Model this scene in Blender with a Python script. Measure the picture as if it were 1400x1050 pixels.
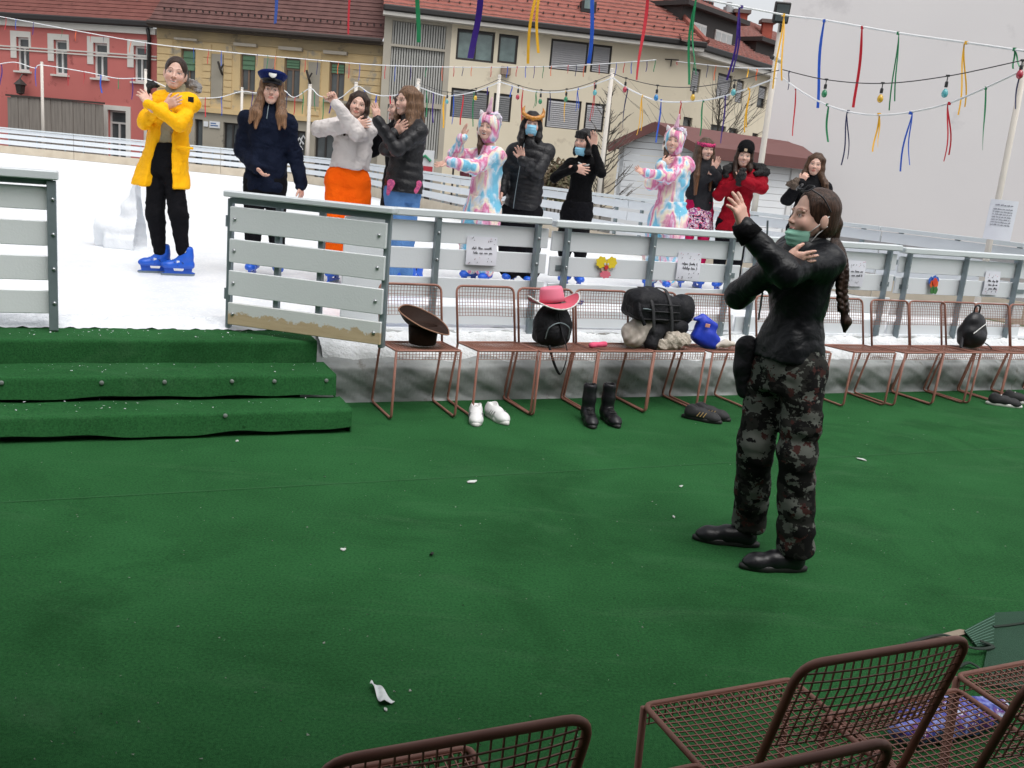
import bpy, math, random
import numpy as np
from mathutils import Vector, Matrix
for _o in list(bpy.data.objects): bpy.data.objects.remove(_o)
SC = bpy.context.scene
COL = SC.collection
R = math.radians
# ------------------------------------------------------------------ camera
FPX, CAM_H = 1300.0, 1.62
ROLL = math.atan(.0924)
PITCH = math.atan(300.3*math.cos(ROLL)/FPX)
_fw = Vector((0, math.cos(PITCH), -math.sin(PITCH)))
_u0 = Vector((0, math.sin(PITCH), math.cos(PITCH)))
_ex = Vector((1, 0, 0))*math.cos(ROLL)+_u0*math.sin(ROLL)
_up = Vector((-1, 0, 0))*math.sin(ROLL)+_u0*math.cos(ROLL)
cam_data = bpy.data.cameras.new('camera')
cam = bpy.data.objects.new('camera', cam_data); COL.objects.link(cam)
cam.matrix_world = Matrix(((_ex.x, _up.x, -_fw.x, 0), (_ex.y, _up.y, -_fw.y, 0), (_ex.z, _up.z, -_fw.z, CAM_H), (0, 0, 0, 1)))
cam_data.sensor_width = 36; cam_data.lens = 36*FPX/1400
cam_data.clip_start = .05; cam_data.clip_end = 600
SC.camera = cam
# ------------------------------------------------------------------ overcast sky and veiled sun
W = bpy.data.worlds.new('World'); SC.world = W; W.use_nodes = True
_n = W.node_tree; _bg = _n.nodes['Background']
_sky = _n.nodes.new('ShaderNodeTexSky'); _sky.sky_type = 'NISHITA'; _sky.sun_disc = False
_sky.sun_elevation = R(64); _sky.sun_rotation = R(145); _sky.air_density = 1.0; _sky.dust_density = 4.0; _sky.ozone_density = 1.0
_hs = _n.nodes.new('ShaderNodeHueSaturation'); _hs.inputs['Saturation'].default_value = .16
_n.links.new(_sky.outputs[0], _hs.inputs['Color']); _n.links.new(_hs.outputs[0], _bg.inputs[0])
_bg.inputs[1].default_value = .13
_sl = bpy.data.lights.new('sun', 'SUN'); _sl.energy = .8; _sl.angle = R(50); _sl.color = (1, .97, .93)
sun = bpy.data.objects.new('sun', _sl); COL.objects.link(sun)
# veiled sun high on the right, the direction of the sky's sun
_sd = Vector((math.sin(R(145))*math.cos(R(64)), math.cos(R(145))*math.cos(R(64)), math.sin(R(64))))
sun.rotation_euler = (-_sd).to_track_quat('-Z', 'Y').to_euler()
SC.view_settings.view_transform = 'Standard'; SC.view_settings.look = 'None'
SC.view_settings.exposure = 0.75; SC.view_settings.gamma = 1
# ------------------------------------------------------------------ layout helpers
def ray(px, py):
    return _fw+_ex*((px-700)/FPX)+_up*((525-py)/FPX)
def at(px, py, Y):                       # the point at world depth Y
    d = ray(px, py); t = Y/d.y
    return Vector((d.x*t, Y, CAM_H+d.z*t))
def atz(px, py, Z):                      # the point on the level Z
    d = ray(px, py); t = (Z-CAM_H)/d.z
    return Vector((d.x*t, d.y*t, Z))
TH = R(25)
FU = Vector((math.cos(TH), math.sin(TH), 0)); FN = Vector((-math.sin(TH), math.cos(TH), 0)); FO = Vector((-.489, 6.324, 0))
def fw(s, d, z):                         # rink-edge frame: along the edge, into the rink, up
    return FO+FU*s+FN*d+Vector((0, 0, z))
def onp(px, py, d):                      # (along, z) on the upright plane d of the rink edge
    r = ray(px, py); o = FO+FN*d
    t = o.dot(FN)/(r.x*FN.x+r.y*FN.y)
    return (Vector((r.x*t, r.y*t, 0))-FO).dot(FU), CAM_H+r.z*t
# ------------------------------------------------------------------ materials
def lin(c):                              # sRGB 0-255 to linear
    return tuple((x/255/12.92 if x/255 <= .04045 else ((x/255+.055)/1.055)**2.4) for x in c)
_M = {}
def pm(name, col, rough=.6, col2=None, vs=6., va=.5, bump=0., bs=60., metal=0., stretch=(1, 1, 1), detail=4., spec=.5, tint=False, sheen=0., trans=0., wear=None, wr=None):
    """noise-varied principled material; wear=(colour, scale, threshold) adds stains with their own shape"""
    if name in _M: return _M[name]
    m = bpy.data.materials.new(name); m.use_nodes = True; _M[name] = m
    nt = m.node_tree; N = nt.nodes; L = nt.links; b = N['Principled BSDF']
    b.inputs['Roughness'].default_value = rough; b.inputs['Metallic'].default_value = metal
    b.inputs['Specular IOR Level'].default_value = spec
    if sheen: b.inputs['Sheen Weight'].default_value = sheen
    if trans: b.inputs['Transmission Weight'].default_value = trans
    tc = N.new('ShaderNodeTexCoord'); mp = N.new('ShaderNodeMapping'); mp.inputs['Scale'].default_value = stretch
    L.new(tc.outputs['Object'], mp.inputs[0])
    nz = N.new('ShaderNodeTexNoise'); nz.inputs['Scale'].default_value = vs; nz.inputs['Detail'].default_value = detail
    L.new(mp.outputs[0], nz.inputs['Vector'])
    mx = N.new('ShaderNodeMix'); mx.data_type = 'RGBA'
    if col2 is None: col2 = tuple(c*.72 for c in col)
    mx.inputs[6].default_value = (*col, 1); mx.inputs[7].default_value = (*col2, 1)
    mr = N.new('ShaderNodeMapRange'); mr.inputs['From Min'].default_value = .5-.25/max(va, .01); mr.inputs['From Max'].default_value = .5+.25/max(va, .01)
    L.new(nz.outputs['Fac'], mr.inputs[0]); L.new(mr.outputs[0], mx.inputs[0])
    out = mx.outputs[2]
    if wear:
        nw = N.new('ShaderNodeTexNoise'); nw.inputs['Scale'].default_value = wear[1]; nw.inputs['Detail'].default_value = 8; nw.inputs['Roughness'].default_value = .65
        L.new(mp.outputs[0], nw.inputs['Vector'])
        r2 = N.new('ShaderNodeMapRange'); r2.inputs['From Min'].default_value = wear[2]; r2.inputs['From Max'].default_value = wear[2]+.08
        L.new(nw.outputs['Fac'], r2.inputs[0])
        m2 = N.new('ShaderNodeMix'); m2.data_type = 'RGBA'; L.new(r2.outputs[0], m2.inputs[0]); L.new(out, m2.inputs[6]); m2.inputs[7].default_value = (*wear[0], 1)
        out = m2.outputs[2]
    if tint:
        at_ = N.new('ShaderNodeAttribute'); at_.attribute_name = 'tint'
        m3 = N.new('ShaderNodeMix'); m3.data_type = 'RGBA'; m3.blend_type = 'MULTIPLY'; m3.inputs[0].default_value = 1
        L.new(out, m3.inputs[6]); L.new(at_.outputs['Color'], m3.inputs[7]); out = m3.outputs[2]
    L.new(out, b.inputs['Base Color'])
    if bump:
        nb = N.new('ShaderNodeTexNoise'); nb.inputs['Scale'].default_value = bs; nb.inputs['Detail'].default_value = 5
        L.new(mp.outputs[0], nb.inputs['Vector'])
        bp = N.new('ShaderNodeBump'); bp.inputs['Strength'].default_value = bump; bp.inputs['Distance'].default_value = .02
        L.new(nb.outputs['Fac'], bp.inputs['Height']); L.new(bp.outputs[0], b.inputs['Normal'])
        if wr:                            # soft cloth creases below the size of the modelled folds
            nw2 = N.new('ShaderNodeTexNoise'); nw2.inputs['Scale'].default_value = wr[0]; nw2.inputs['Detail'].default_value = 2; nw2.inputs['Distortion'].default_value = 1.6; L.new(mp.outputs[0], nw2.inputs['Vector'])
            b2 = N.new('ShaderNodeBump'); b2.inputs['Strength'].default_value = wr[1]; b2.inputs['Distance'].default_value = .05; L.new(nw2.outputs['Fac'], b2.inputs['Height']); L.new(b2.outputs[0], bp.inputs['Normal'])
    return m
# ------------------------------------------------------------------ mesh builder
def tag(o, label=None, cat=None, group=None, kind=None):
    if label: o['label'] = label
    if cat: o['category'] = cat
    if group: o['group'] = group
    if kind: o['kind'] = kind
    return o
def thing(name, loc, label, cat, group=None, rz=0):
    o = bpy.data.objects.new(name, None); COL.objects.link(o); o.location = loc; o.rotation_euler = (0, 0, rz)
    o.empty_display_size = .1
    return tag(o, label, cat, group)
def new_obj(name, me, mat, parent=None, loc=None, rot=None):
    o = bpy.data.objects.new(name, me); COL.objects.link(o)
    if mat is not None and not me.materials:
        for m in (mat if isinstance(mat, (list, tuple)) else [mat]): me.materials.append(m)
    if parent: o.parent = parent
    if loc is not None: o.location = loc
    if rot is not None: o.rotation_euler = rot
    return o
def copy_tree(o, parent=None):
    c = o.copy(); COL.objects.link(c); c.parent = parent
    for ch in list(o.children): copy_tree(ch, c)
    return c
def basis(x, z=None):
    x = Vector(x).normalized(); z = Vector(z) if z is not None else Vector((0, 0, 1))
    y = z.cross(x)
    if y.length < 1e-5: y = Vector((0, 1, 0)).cross(x)
    y.normalize(); z = x.cross(y)
    return Matrix((x, y, z)).transposed()
class MB:
    def __init__(s, off=(0, 0, 0)): s.v = []; s.f = []; s.mi = []; s.off = Vector(off); s.m = 0
    def _a(s, vs, fs):
        b = len(s.v); s.v += [tuple(Vector(p)-s.off) for p in vs]; s.f += [tuple(i+b for i in f) for f in fs]; s.mi += [s.m]*len(fs)
    def box(s, c, size, M=None, bev=0):
        hx, hy, hz = size[0]/2, size[1]/2, size[2]/2; c = Vector(c)
        if bev:
            e = min(bev, hx*.9, hy*.9, hz*.9); P = []; idx = {}
            for sx in (-1, 1):
                for sy in (-1, 1):
                    for sz in (-1, 1):
                        for ax in range(3):
                            p = [sx*(hx-e), sy*(hy-e), sz*(hz-e)]; p[ax] += (sx, sy, sz)[ax]*e
                            idx[(sx, sy, sz, ax)] = len(P); P.append(Vector(p))
            F = []
            for ax in range(3):
                a, b = [i for i in range(3) if i != ax]
                for sg in (-1, 1):
                    q = []
                    for (p, r) in ((-1, -1), (1, -1), (1, 1), (-1, 1)):
                        k = [0, 0, 0]; k[ax] = sg; k[a] = p; k[b] = r; q.append(idx[(*k, ax)])
                    if (sg < 0) != (ax == 1): q.reverse()
                    F.append(q)
                    for (a2, b2) in ((a, b), (b, a)):
                        if a2 > ax:
                            for s2 in (-1, 1):
                                k0 = [0, 0, 0]; k0[ax] = sg; k0[a2] = s2; k1 = list(k0); k0[b2] = -1; k1[b2] = 1
                                F.append([idx[(*k0, ax)], idx[(*k1, ax)], idx[(*k1, a2)], idx[(*k0, a2)]])
            for sx in (-1, 1):
                for sy in (-1, 1):
                    for sz in (-1, 1): F.append([idx[(sx, sy, sz, i)] for i in range(3)])
        else:
            P = [Vector((x*hx, y*hy, z*hz)) for z in (-1, 1) for (x, y) in ((-1, -1), (1, -1), (1, 1), (-1, 1))]
            F = [(3, 2, 1, 0), (4, 5, 6, 7), (0, 1, 5, 4), (1, 2, 6, 5), (2, 3, 7, 6), (3, 0, 4, 7)]
        if M is not None: P = [M @ p for p in P]
        s._a([p+c for p in P], F); return s
    def beam(s, a, b, w, h, up=(0, 0, 1), bev=0):      # box from a to b, w across, h along up
        a, b = Vector(a), Vector(b); M = basis(b-a, up)
        return s.box((a+b)/2, ((b-a).length, w, h), M, bev)
    def tube(s, path, r, n=8, cap=True, closed=False, flat=None):
        P = [Vector(p) for p in path]; k = len(P); rs = r if isinstance(r, (list, tuple)) else [r]*k
        V = []; F = []; prev = None
        for i in range(k):
            if closed: t = P[(i+1) % k]-P[i-1]
            else: t = P[min(i+1, k-1)]-P[max(i-1, 0)]
            if t.length < 1e-9: t = Vector((0, 0, 1))
            t.normalize()
            if prev is None:
                a = Vector((0, 0, 1)) if abs(t.z) < .9 else Vector((1, 0, 0))
                a = (a-t*a.dot(t)).normalized()
            else:
                a = prev-t*prev.dot(t)
                a = a.normalized() if a.length > 1e-6 else t.orthogonal().normalized()
            prev = a; b = t.cross(a)
            for j in range(n):
                g = 2*math.pi*(j+.5*(n == 4))/n
                V.append(P[i]+(a*math.cos(g)*(flat or 1)+b*math.sin(g))*rs[i])
        m = k if closed else k-1
        for i in range(m):
            for j in range(n):
                i2 = (i+1) % k
                F.append((i*n+j, i*n+(j+1) % n, i2*n+(j+1) % n, i2*n+j))
        if cap and not closed:
            F.append(tuple(range(n))[::-1]); F.append(tuple((k-1)*n+j for j in range(n)))
        s._a(V, F); return s
    def lathe(s, prof, c=(0, 0, 0), n=20, M=None, sx=1, sy=1):
        V = []; F = []; c = Vector(c)
        for (r, z) in prof:
            for j in range(n):
                p = Vector((r*math.cos(2*math.pi*j/n)*sx, r*math.sin(2*math.pi*j/n)*sy, z))
                V.append((M @ p if M is not None else p)+c)
        for i in range(len(prof)-1):
            for j in range(n): F.append((i*n+j, i*n+(j+1) % n, (i+1)*n+(j+1) % n, (i+1)*n+j))
        F.append(tuple(range(n))[::-1]); F.append(tuple((len(prof)-1)*n+j for j in range(n)))
        s._a(V, F); return s
    def prism(s, poly, d):                # planar polygon (3D points) pushed by vector d
        P = [Vector(p) for p in poly]; d = Vector(d); k = len(P)
        s._a(P+[p+d for p in P], [tuple(range(k))[::-1], tuple(range(k, 2*k))]+[(i, (i+1) % k, k+(i+1) % k, k+i) for i in range(k)]); return s
    def grid(s, fn, nu, nv, flip=False):
        V = [fn(i/nu, j/nv) for j in range(nv+1) for i in range(nu+1)]
        F = []
        for j in range(nv):
            for i in range(nu):
                q = (j*(nu+1)+i, j*(nu+1)+i+1, (j+1)*(nu+1)+i+1, (j+1)*(nu+1)+i)
                F.append(q[::-1] if flip else q)
        s._a(V, F); return s
    def mesh(s, name='mesh', smooth=False):
        me = bpy.data.meshes.new(name); me.from_pydata(s.v, [], s.f)
        me.polygons.foreach_set('material_index', s.mi)
        if smooth: me.polygons.foreach_set('use_smooth', [True]*len(s.f))
        me.update(); return me
    def build(s, name, mat, parent=None, smooth=False):
        me = s.mesh(name, smooth)
        return new_obj(name, me, mat, parent)
def fix_normals(o):
    import bmesh
    bm = bmesh.new(); bm.from_mesh(o.data); bmesh.ops.recalc_face_normals(bm, faces=bm.faces); bm.to_mesh(o.data); bm.free()
def hnoise(x, y, seed=0):                 # cheap smooth noise -1..1
    return (math.sin(x*1.7+seed*1.3+1.9*math.sin(y*.9+seed))+math.sin(y*2.3-seed*.7+1.3*math.sin(x*1.4-seed))+math.sin((x+y)*3.1+seed*2.1))/3
# ================================================================== SETTING
ICE_Z, DECK_Z = .44, .42
carpet = pm('green_carpet', lin((52, 108, 62)), .95, lin((42, 94, 51)), vs=3, va=.6, bump=.7, bs=420, spec=.08, wear=(lin((28, 70, 36)), 14, .66))
def carpet_nodes():
    nt = carpet.node_tree; N = nt.nodes; L = nt.links; b = N['Principled BSDF']
    src = b.inputs['Base Color'].links[0].from_socket
    nz = N.new('ShaderNodeTexNoise'); nz.inputs['Scale'].default_value = 95; nz.inputs['Detail'].default_value = 6; nz.inputs['Roughness'].default_value = .7
    tc = [x for x in N if x.type == 'TEX_COORD'][0]; L.new(tc.outputs['Object'], nz.inputs['Vector'])
    mr = N.new('ShaderNodeMapRange'); mr.inputs['From Min'].default_value = .3; mr.inputs['From Max'].default_value = .7; mr.inputs['To Min'].default_value = .6; mr.inputs['To Max'].default_value = 1.32
    L.new(nz.outputs['Fac'], mr.inputs[0])
    n2 = N.new('ShaderNodeTexNoise'); n2.inputs['Scale'].default_value = 1.1; n2.inputs['Detail'].default_value = 6; L.new(tc.outputs['Object'], n2.inputs['Vector'])
    m2 = N.new('ShaderNodeMapRange'); m2.inputs['From Min'].default_value = .3; m2.inputs['From Max'].default_value = .7; m2.inputs['To Min'].default_value = .86; m2.inputs['To Max'].default_value = 1.10
    L.new(n2.outputs['Fac'], m2.inputs[0])
    mu = N.new('ShaderNodeMath'); mu.operation = 'MULTIPLY'; L.new(mr.outputs[0], mu.inputs[0]); L.new(m2.outputs[0], mu.inputs[1])
    # dusty scuffs and trodden damp patches, each with its own outline
    for (sc, lo_, col, amt, st_) in ((.9, .56, lin((30, 74, 38)), .55, (1, 1, 1)), (2.6, .60, lin((74, 116, 80)), .35, (.5, 1.6, 1))):
        mp2 = N.new('ShaderNodeMapping'); mp2.inputs['Scale'].default_value = st_; mp2.inputs['Rotation'].default_value = (0, 0, .5); L.new(tc.outputs['Object'], mp2.inputs[0])
        n3 = N.new('ShaderNodeTexNoise'); n3.inputs['Scale'].default_value = sc; n3.inputs['Detail'].default_value = 9; n3.inputs['Roughness'].default_value = .68; n3.inputs['Distortion'].default_value = .8; L.new(mp2.outputs[0], n3.inputs['Vector'])
        r3 = N.new('ShaderNodeMapRange'); r3.inputs['From Min'].default_value = lo_-.06; r3.inputs['From Max'].default_value = lo_+.1; r3.inputs['To Max'].default_value = amt; L.new(n3.outputs['Fac'], r3.inputs[0])
        m3 = N.new('ShaderNodeMix'); m3.data_type = 'RGBA'; L.new(r3.outputs[0], m3.inputs[0]); L.new(src, m3.inputs[6]); m3.inputs[7].default_value = (*col, 1); src = m3.outputs[2]
    vm = N.new('ShaderNodeVectorMath'); vm.operation = 'SCALE'; L.new(src, vm.inputs[0]); L.new(mu.outputs[0], vm.inputs['Scale'])
    L.new(vm.outputs[0], b.inputs['Base Color'])
carpet_nodes()
paving = pm('town_square_paving', (.16, .155, .15), .85, (.11, .108, .1), vs=.8, va=.7)
icem = pm('rink_ice', (.84, .86, .88), .33, (.70, .74, .78), vs=5, va=.8, bump=.2, bs=22, spec=.35, wear=((.93, .94, .95), 38, .55))
snowm = pm('slush_snow', (.80, .82, .84), .8, (.60, .62, .63), vs=5, va=.9, bump=.8, bs=38, spec=.2, wear=((.42, .40, .37), 9, .63))
foil = pm('grey_plastic_sheet', (.34, .36, .355), .45, (.20, .212, .21), vs=4, va=.8, bump=.35, bs=14, spec=.45, stretch=(1, 1, .5), wear=((.13, .12, .105), 6, .60))
boardm = pm('white_board_paint', (.68, .71, .74), .45, (.61, .64, .67), vs=2.5, va=.5, bump=.06, bs=80, wear=((.46, .46, .45), 26, .72))
gateboard = pm('gate_board_paint', (.69, .72, .73), .5, (.63, .66, .67), vs=3, va=.6, bump=.08, bs=80, wear=((.25, .24, .22), 24, .70))
woodbare = pm('worn_plywood', (.56, .44, .28), .75, (.44, .33, .20), vs=7, va=.8, stretch=(1, 1, 6), bump=.15, bs=50)
def peeled():                             # white paint flaked away towards the lower edge of the board
    nt = woodbare.node_tree; N = nt.nodes; L = nt.links; b = N['Principled BSDF']; src = b.inputs['Base Color'].links[0].from_socket
    tc = [x for x in N if x.type == 'TEX_COORD'][0]; sp = N.new('ShaderNodeSeparateXYZ'); L.new(tc.outputs['Object'], sp.inputs[0])
    nz = N.new('ShaderNodeTexNoise'); nz.inputs['Scale'].default_value = 16; nz.inputs['Detail'].default_value = 9; nz.inputs['Roughness'].default_value = .7; L.new(tc.outputs['Object'], nz.inputs['Vector'])
    ma = N.new('ShaderNodeMath'); ma.operation = 'MULTIPLY_ADD'; L.new(nz.outputs['Fac'], ma.inputs[0]); ma.inputs[1].default_value = .16; L.new(sp.outputs['Z'], ma.inputs[2])
    mr = N.new('ShaderNodeMapRange'); mr.inputs['From Min'].default_value = .172; mr.inputs['From Max'].default_value = .182; L.new(ma.outputs[0], mr.inputs[0])
    mx = N.new('ShaderNodeMix'); mx.data_type = 'RGBA'; L.new(mr.outputs[0], mx.inputs[0]); L.new(src, mx.inputs[6]); mx.inputs[7].default_value = (.62, .64, .63, 1); L.new(mx.outputs[2], b.inputs['Base Color'])
peeled()
galv = pm('galvanised_steel', (.27, .32, .345), .45, (.20, .245, .265), vs=14, va=.7, metal=.55, bump=.05)
railm = pm('rail_paint', (.60, .64, .66), .4, (.52, .56, .58), vs=3, va=.5, wear=((.36, .37, .37), 30, .70))
boltm = pm('bolt_steel', (.45, .47, .48), .35, metal=.9)
g = MB(); g.grid(lambda a, b: Vector((-14+28*a, -9+24*b, 0)), 1, 1); o = g.build('ground', carpet); tag(o, kind='structure')
g = MB(); g.grid(lambda a, b: Vector((-300+600*a, -120+640*b, -.012)), 1, 1); o = g.build('square_paving', paving); tag(o, kind='structure')
# far-fence line in plan: back run, rounded corner, long slanting run, sharp right corner
FAR = [Vector(p) for p in ((-30, 34.6, 0), (-18.1, 33.0, 0), (-12.7, 32.3, 0), (-7.6, 31.2, 0), (-5.6, 29.2, 0), (-4.2, 26.0, 0), (-1.40, 19.6, 0), (1.55, 15.0, 0), (4.22, 11.5, 0), (5.35, 10.05, 0), (5.52, 9.50, 0))]
# ice: closed polygon from the rink edge to the far fence
edge = [fw(s, .36, 0) for s in (6.1, 4, 2, 0, -1, -2.4, -6, -26)]
# the field beside the ice, left of the frame, is closed by the same edge
poly = [Vector((p.x, p.y, ICE_Z)) for p in edge]+[Vector((p.x, p.y, ICE_Z)) for p in FAR]
g = MB(); g.prism([p-Vector((0, 0, .40)) for p in poly], (0, 0, .40)); o = g.build('ice_rink', icem); fix_normals(o); tag(o, kind='structure')
# plinth under the rink edge, wrapped in grey plastic sheet
st = MB()
def plin(a, b):
    s = -.95+9.5*a; prof = [(0, 0), (.004, .07), (-.012, .15), (.0, .235), (.05, .275), (.16, .315), (.27, .375), (.40, .44)]
    t = b*(len(prof)-1); i = min(int(t), len(prof)-2); q = t-i
    d = prof[i][0]+(prof[i+1][0]-prof[i][0])*q; z = prof[i][1]+(prof[i+1][1]-prof[i][1])*q
    w = .016*hnoise(s*5, z*9, 2)+.010*hnoise(s*17+z*8, z*23, 5)
    return fw(s, d-w*(z > .01)*(1 if z < .26 else .6), z+(.012*hnoise(s*9, d*14, 3) if z > .26 else 0))
st.grid(plin, 300, 36); o = st.build('plinth_sheet', foil, smooth=True); tag(o, 'low rink plinth wrapped in grey wrinkled plastic sheet behind the wall chairs', 'plinth')
plinth = o
# slush lying on the plinth, an uneven bank
st = MB()
def slush(a, b):
    s = -.80+9.2*a; d = .06+.36*b
    z = .292+.13*b+.05*math.sin(math.pi*min(1, b*1.1))+.018*hnoise(s*7, d*30, 1)+.010*hnoise(s*23, d*60, 4)
    if b < .06: z -= .05
    return fw(s, d+.03*hnoise(s*6, 2, 7)*(b < .2), z)
st.grid(slush, 420, 16); o = st.build('slush_bank', snowm, smooth=True); tag(o, 'rough bank of grey white slush along the foot of the near boards', 'slush', kind='stuff')
st = MB()
def slush2(a, b):
    s = -6+5.15*a; d = .285+.75*b
    return fw(s, d, .435+.022*math.exp(-((b-.25)/.2)**2)*(1+hnoise(s*11, d*22, 2))+.008*hnoise(s*31, d*37, 3)*(1-b)-.016*(b < .02)-.03*(b > .97))
st.grid(slush2, 300, 26); o = st.build('ice_edge_snow', snowm if False else pm('scraped_ice', (.82, .84, .86), .7, (.62, .65, .69), vs=14, va=.9, bump=.7, bs=45, spec=.2), smooth=True); tag(o, 'scraped snowy ice at the top of the green steps', 'snow', kind='stuff')
# ------------------------------------------------------------------ steps under green carpet
stp = thing('carpeted_steps', fw(-2.5, -.3, 0), 'three wide steps wrapped in green carpet leading up to the ice', 'steps')
off = stp.location
def step(front, zt, zb, right, back, sag, seed):
    b = MB(off)
    L0 = -7.0
    def fn(a, t):
        s = L0+(right-L0)*a
        # profile: back of tread -> rounded nose -> draped riser
        k = hnoise(s*2.2, seed, seed)*.5+hnoise(s*5.5, seed*2, 3)*.3
        if t < .5:
            q = t/.5; d = back+(front-back)*q; z = zt+.007*k*math.sin(math.pi*q)+.004*hnoise(s*7, d*12, seed)
        else:
            q = (t-.5)/.5; e = min(1, q*5)
            drop = zt-zb-sag*(1+k)
            d = front-.018*math.sin(e*math.pi/2)+.02*q*(k*.6)-(.022*q if sag > .01 else 0)
            z = zt-.02*e*e-(drop-.02)*max(0, (q-.2)/.8)*(q > .2)
        return fw(s, d, z)
    b.grid(fn, 140, 30)
    o = b.build('step', carpet, stp, smooth=True)
    b = MB(off); b.box(fw((L0+right-.012)/2, (front+back)/2+.04, (zt-.03+zb)/2), (right-L0-.02, abs(back-front)-.02, zt-.03-zb), Matrix.Rotation(TH, 3, 'Z')); b.build('step_core', pm('step_core_board', (.03, .055, .035), .9), stp)
    # right end cheek
    b = MB(off); b.prism([fw(right-.004, front-.016, zb), fw(right-.004, front-.016, zt-.012), fw(right-.004, front, zt), fw(right-.004, back, zt), fw(right-.004, back, zb)], FU*.008); b.build('end_cheek', carpet, stp)
    return o
step(-.03, DECK_Z, .28, -.87, .34, .0, 1.7)
step(-.36, .28, .14, -.82, -.03, .025, 4.1)
step(-.65, .14, .0, -.79, -.36, .03, 8.3)
for (px, py, d) in ((2, 523, -.385), (139, 523, -.385), (225, 522, -.385), (317, 521, -.385), (375, 521, -.385), (446, 520, -.385), (308, 568, -.675)):
    s_, z_ = onp(px, py, d)
    b = MB(off); b.lathe([(.011, -.012), (.012, 0), (.009, .002), (.001, .0025)], fw(s_, d-.010, z_), 10, basis(FU, FN*-1)); b.build('screw_washer', pm('dull_washer', (.22, .25, .23), .6, metal=.3), stp, smooth=True)
# ------------------------------------------------------------------ near boards of the rink
def fence_board(b, s0, s1, d, z0, z1, th=.02): b.box(fw((s0+s1)/2, d, (z0+z1)/2), (s1-s0, th, z1-z0), Matrix.Rotation(TH, 3, 'Z'), .004)
def bolt(parent, s, d, z, off):
    b = MB(off); b.lathe([(.011, -.004), (.011, .002), (.006, .007), (.001, .008)], fw(s, d, z), 8, basis(FU, FN*-1)); return b.build('bolt', boltm, parent, smooth=True)
BZ = ((1.043, 1.187), (.857, 1.003), (.658, .801), (.465, .598))
panels = ((-.62, .90, (.03, .80), 'white slatted rink panel beside the gate behind the chair with the brown hat'),
          (.93, 2.66, (1.045, 1.79, 2.53), 'white slatted rink panel carrying the yellow paper clown face'),
          (2.69, 4.34, (2.79, 3.5, 4.22), 'white slatted rink panel mostly hidden behind the person in camouflage trousers'),
          (4.37, 6.08, (4.46, 5.17, 5.87), 'white slatted rink panel carrying the blue and orange paper flower'))
for (s0, s1, posts, lab) in panels:
    t = thing('rink_barrier', fw((s0+s1)/2, .36, .44), lab, 'rink boards', 'near boards of the ice rink'); off = t.location
    dz = -.012*max(0, (s0+.6))/1.0*.8
    for (z0, z1) in BZ:
        b = MB(off); fence_board(b, s0, s1, .385, z0+dz, z1+dz); b.build('board', boardm, t)
    b = MB(off); b.box(fw((s0+s1)/2, .37, 1.243+dz), (s1-s0-.004, .09, .052), Matrix.Rotation(TH, 3, 'Z'), .008); b.build('rail', railm, t)
    for s in posts:
        b = MB(off)
        zt, zb = 1.216+dz, .40
        b.box(fw(s, .352, (zt+zb)/2), (.046, .03, zt-zb), Matrix.Rotation(TH, 3, 'Z'), .003)
        b.box(fw(s-.020, .325, (zt+zb)/2), (.006, .03, zt-zb), Matrix.Rotation(TH, 3, 'Z'))
        p = b.build('post', galv, t)
        for (z0, z1) in BZ: bolt(p, s+.004, .334, (z0+z1)/2+dz, off)
    for s in (s0+.10, s1-.10):
        if s0 > 0: 
            b = MB(off); b.box(fw(s, .372, .92+dz), (.10, .006, .04), Matrix.Rotation(TH, 3, 'Z')); b.build('joint_plate', galv, t)
# left panel, in the gate's board paint, with a heavy end post
t = thing('rink_barrier', fw(-3.2, .2, .42), 'grey slatted rink panel at the left edge above the green steps', 'rink boards', 'near boards of the ice rink'); off = t.location
for (z0, z1) in ((1.124, 1.256), (.918, 1.061), (.717, .859), (.52, .657)):
    b = MB(off); fence_board(b, -5.2, -2.40, .23, z0, z1); b.build('board', gateboard, t)
b = MB(off); b.box(fw(-3.77, .2, 1.325), (2.86, .09, .05), Matrix.Rotation(TH, 3, 'Z'), .006); b.build('rail', railm, t)
b = MB(off); b.box(fw(-3.77, .215, 1.283), (2.80, .04, .03), Matrix.Rotation(TH, 3, 'Z')); b.build('rail_bar', galv, t)
for s in (-2.378, -3.5, -4.6):
    b = MB(off); b.box(fw(s, .2, .86), (.05, .05, .87), Matrix.Rotation(TH, 3, 'Z'), .004); p = b.build('post', galv, t)
    for z in (1.19, .99, .79, .59): bolt(p, s+.006, .172, z, off)
# gate swung out, hinged to the fence on the right
GA, GB = Vector((-1.86, 6.02, 0)), Vector((-.815, 5.79, 0))
gx = (GB-GA).normalized(); gm = basis(gx); gy = gm @ Vector((0, 1, 0))
t = thing('rink_gate', (GA+GB)/2+Vector((0, 0, .44)), 'grey slatted gate with a bare plywood bottom board swung open beside the steps', 'gate'); off = t.location
GL = (GB-GA).length
for i, (z0, z1) in enumerate(((1.055, 1.21), (.862, 1.01), (.652, .81), (.462, .605))):
    b = MB(off); b.box(GA+gx*(GL/2+.0)+Vector((0, 0, (z0+z1)/2))-gy*.02, (GL-.03, .022, z1-z0), gm, .004)
    p = b.build('board', gateboard if i < 3 else woodbare, t)
    if i == 3: p['label'] = 'bare plywood bottom board with peeling grey paint'
    for q in (.05, GL-.06):
        bb = MB(off); bb.lathe([(.012, -.003), (.012, .003), (.006, .008), (.001, .009)], GA+gx*q+Vector((0, 0, (z0+z1)/2))-gy*.033, 8, basis(gx, -gy)); bb.build('bolt', boltm, p, smooth=True)
b = MB(off); b.box(GA+gx*GL/2+Vector((0, 0, 1.285)), (GL+.05, .10, .036), gm, .006); b.build('rail', railm, t)
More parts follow.
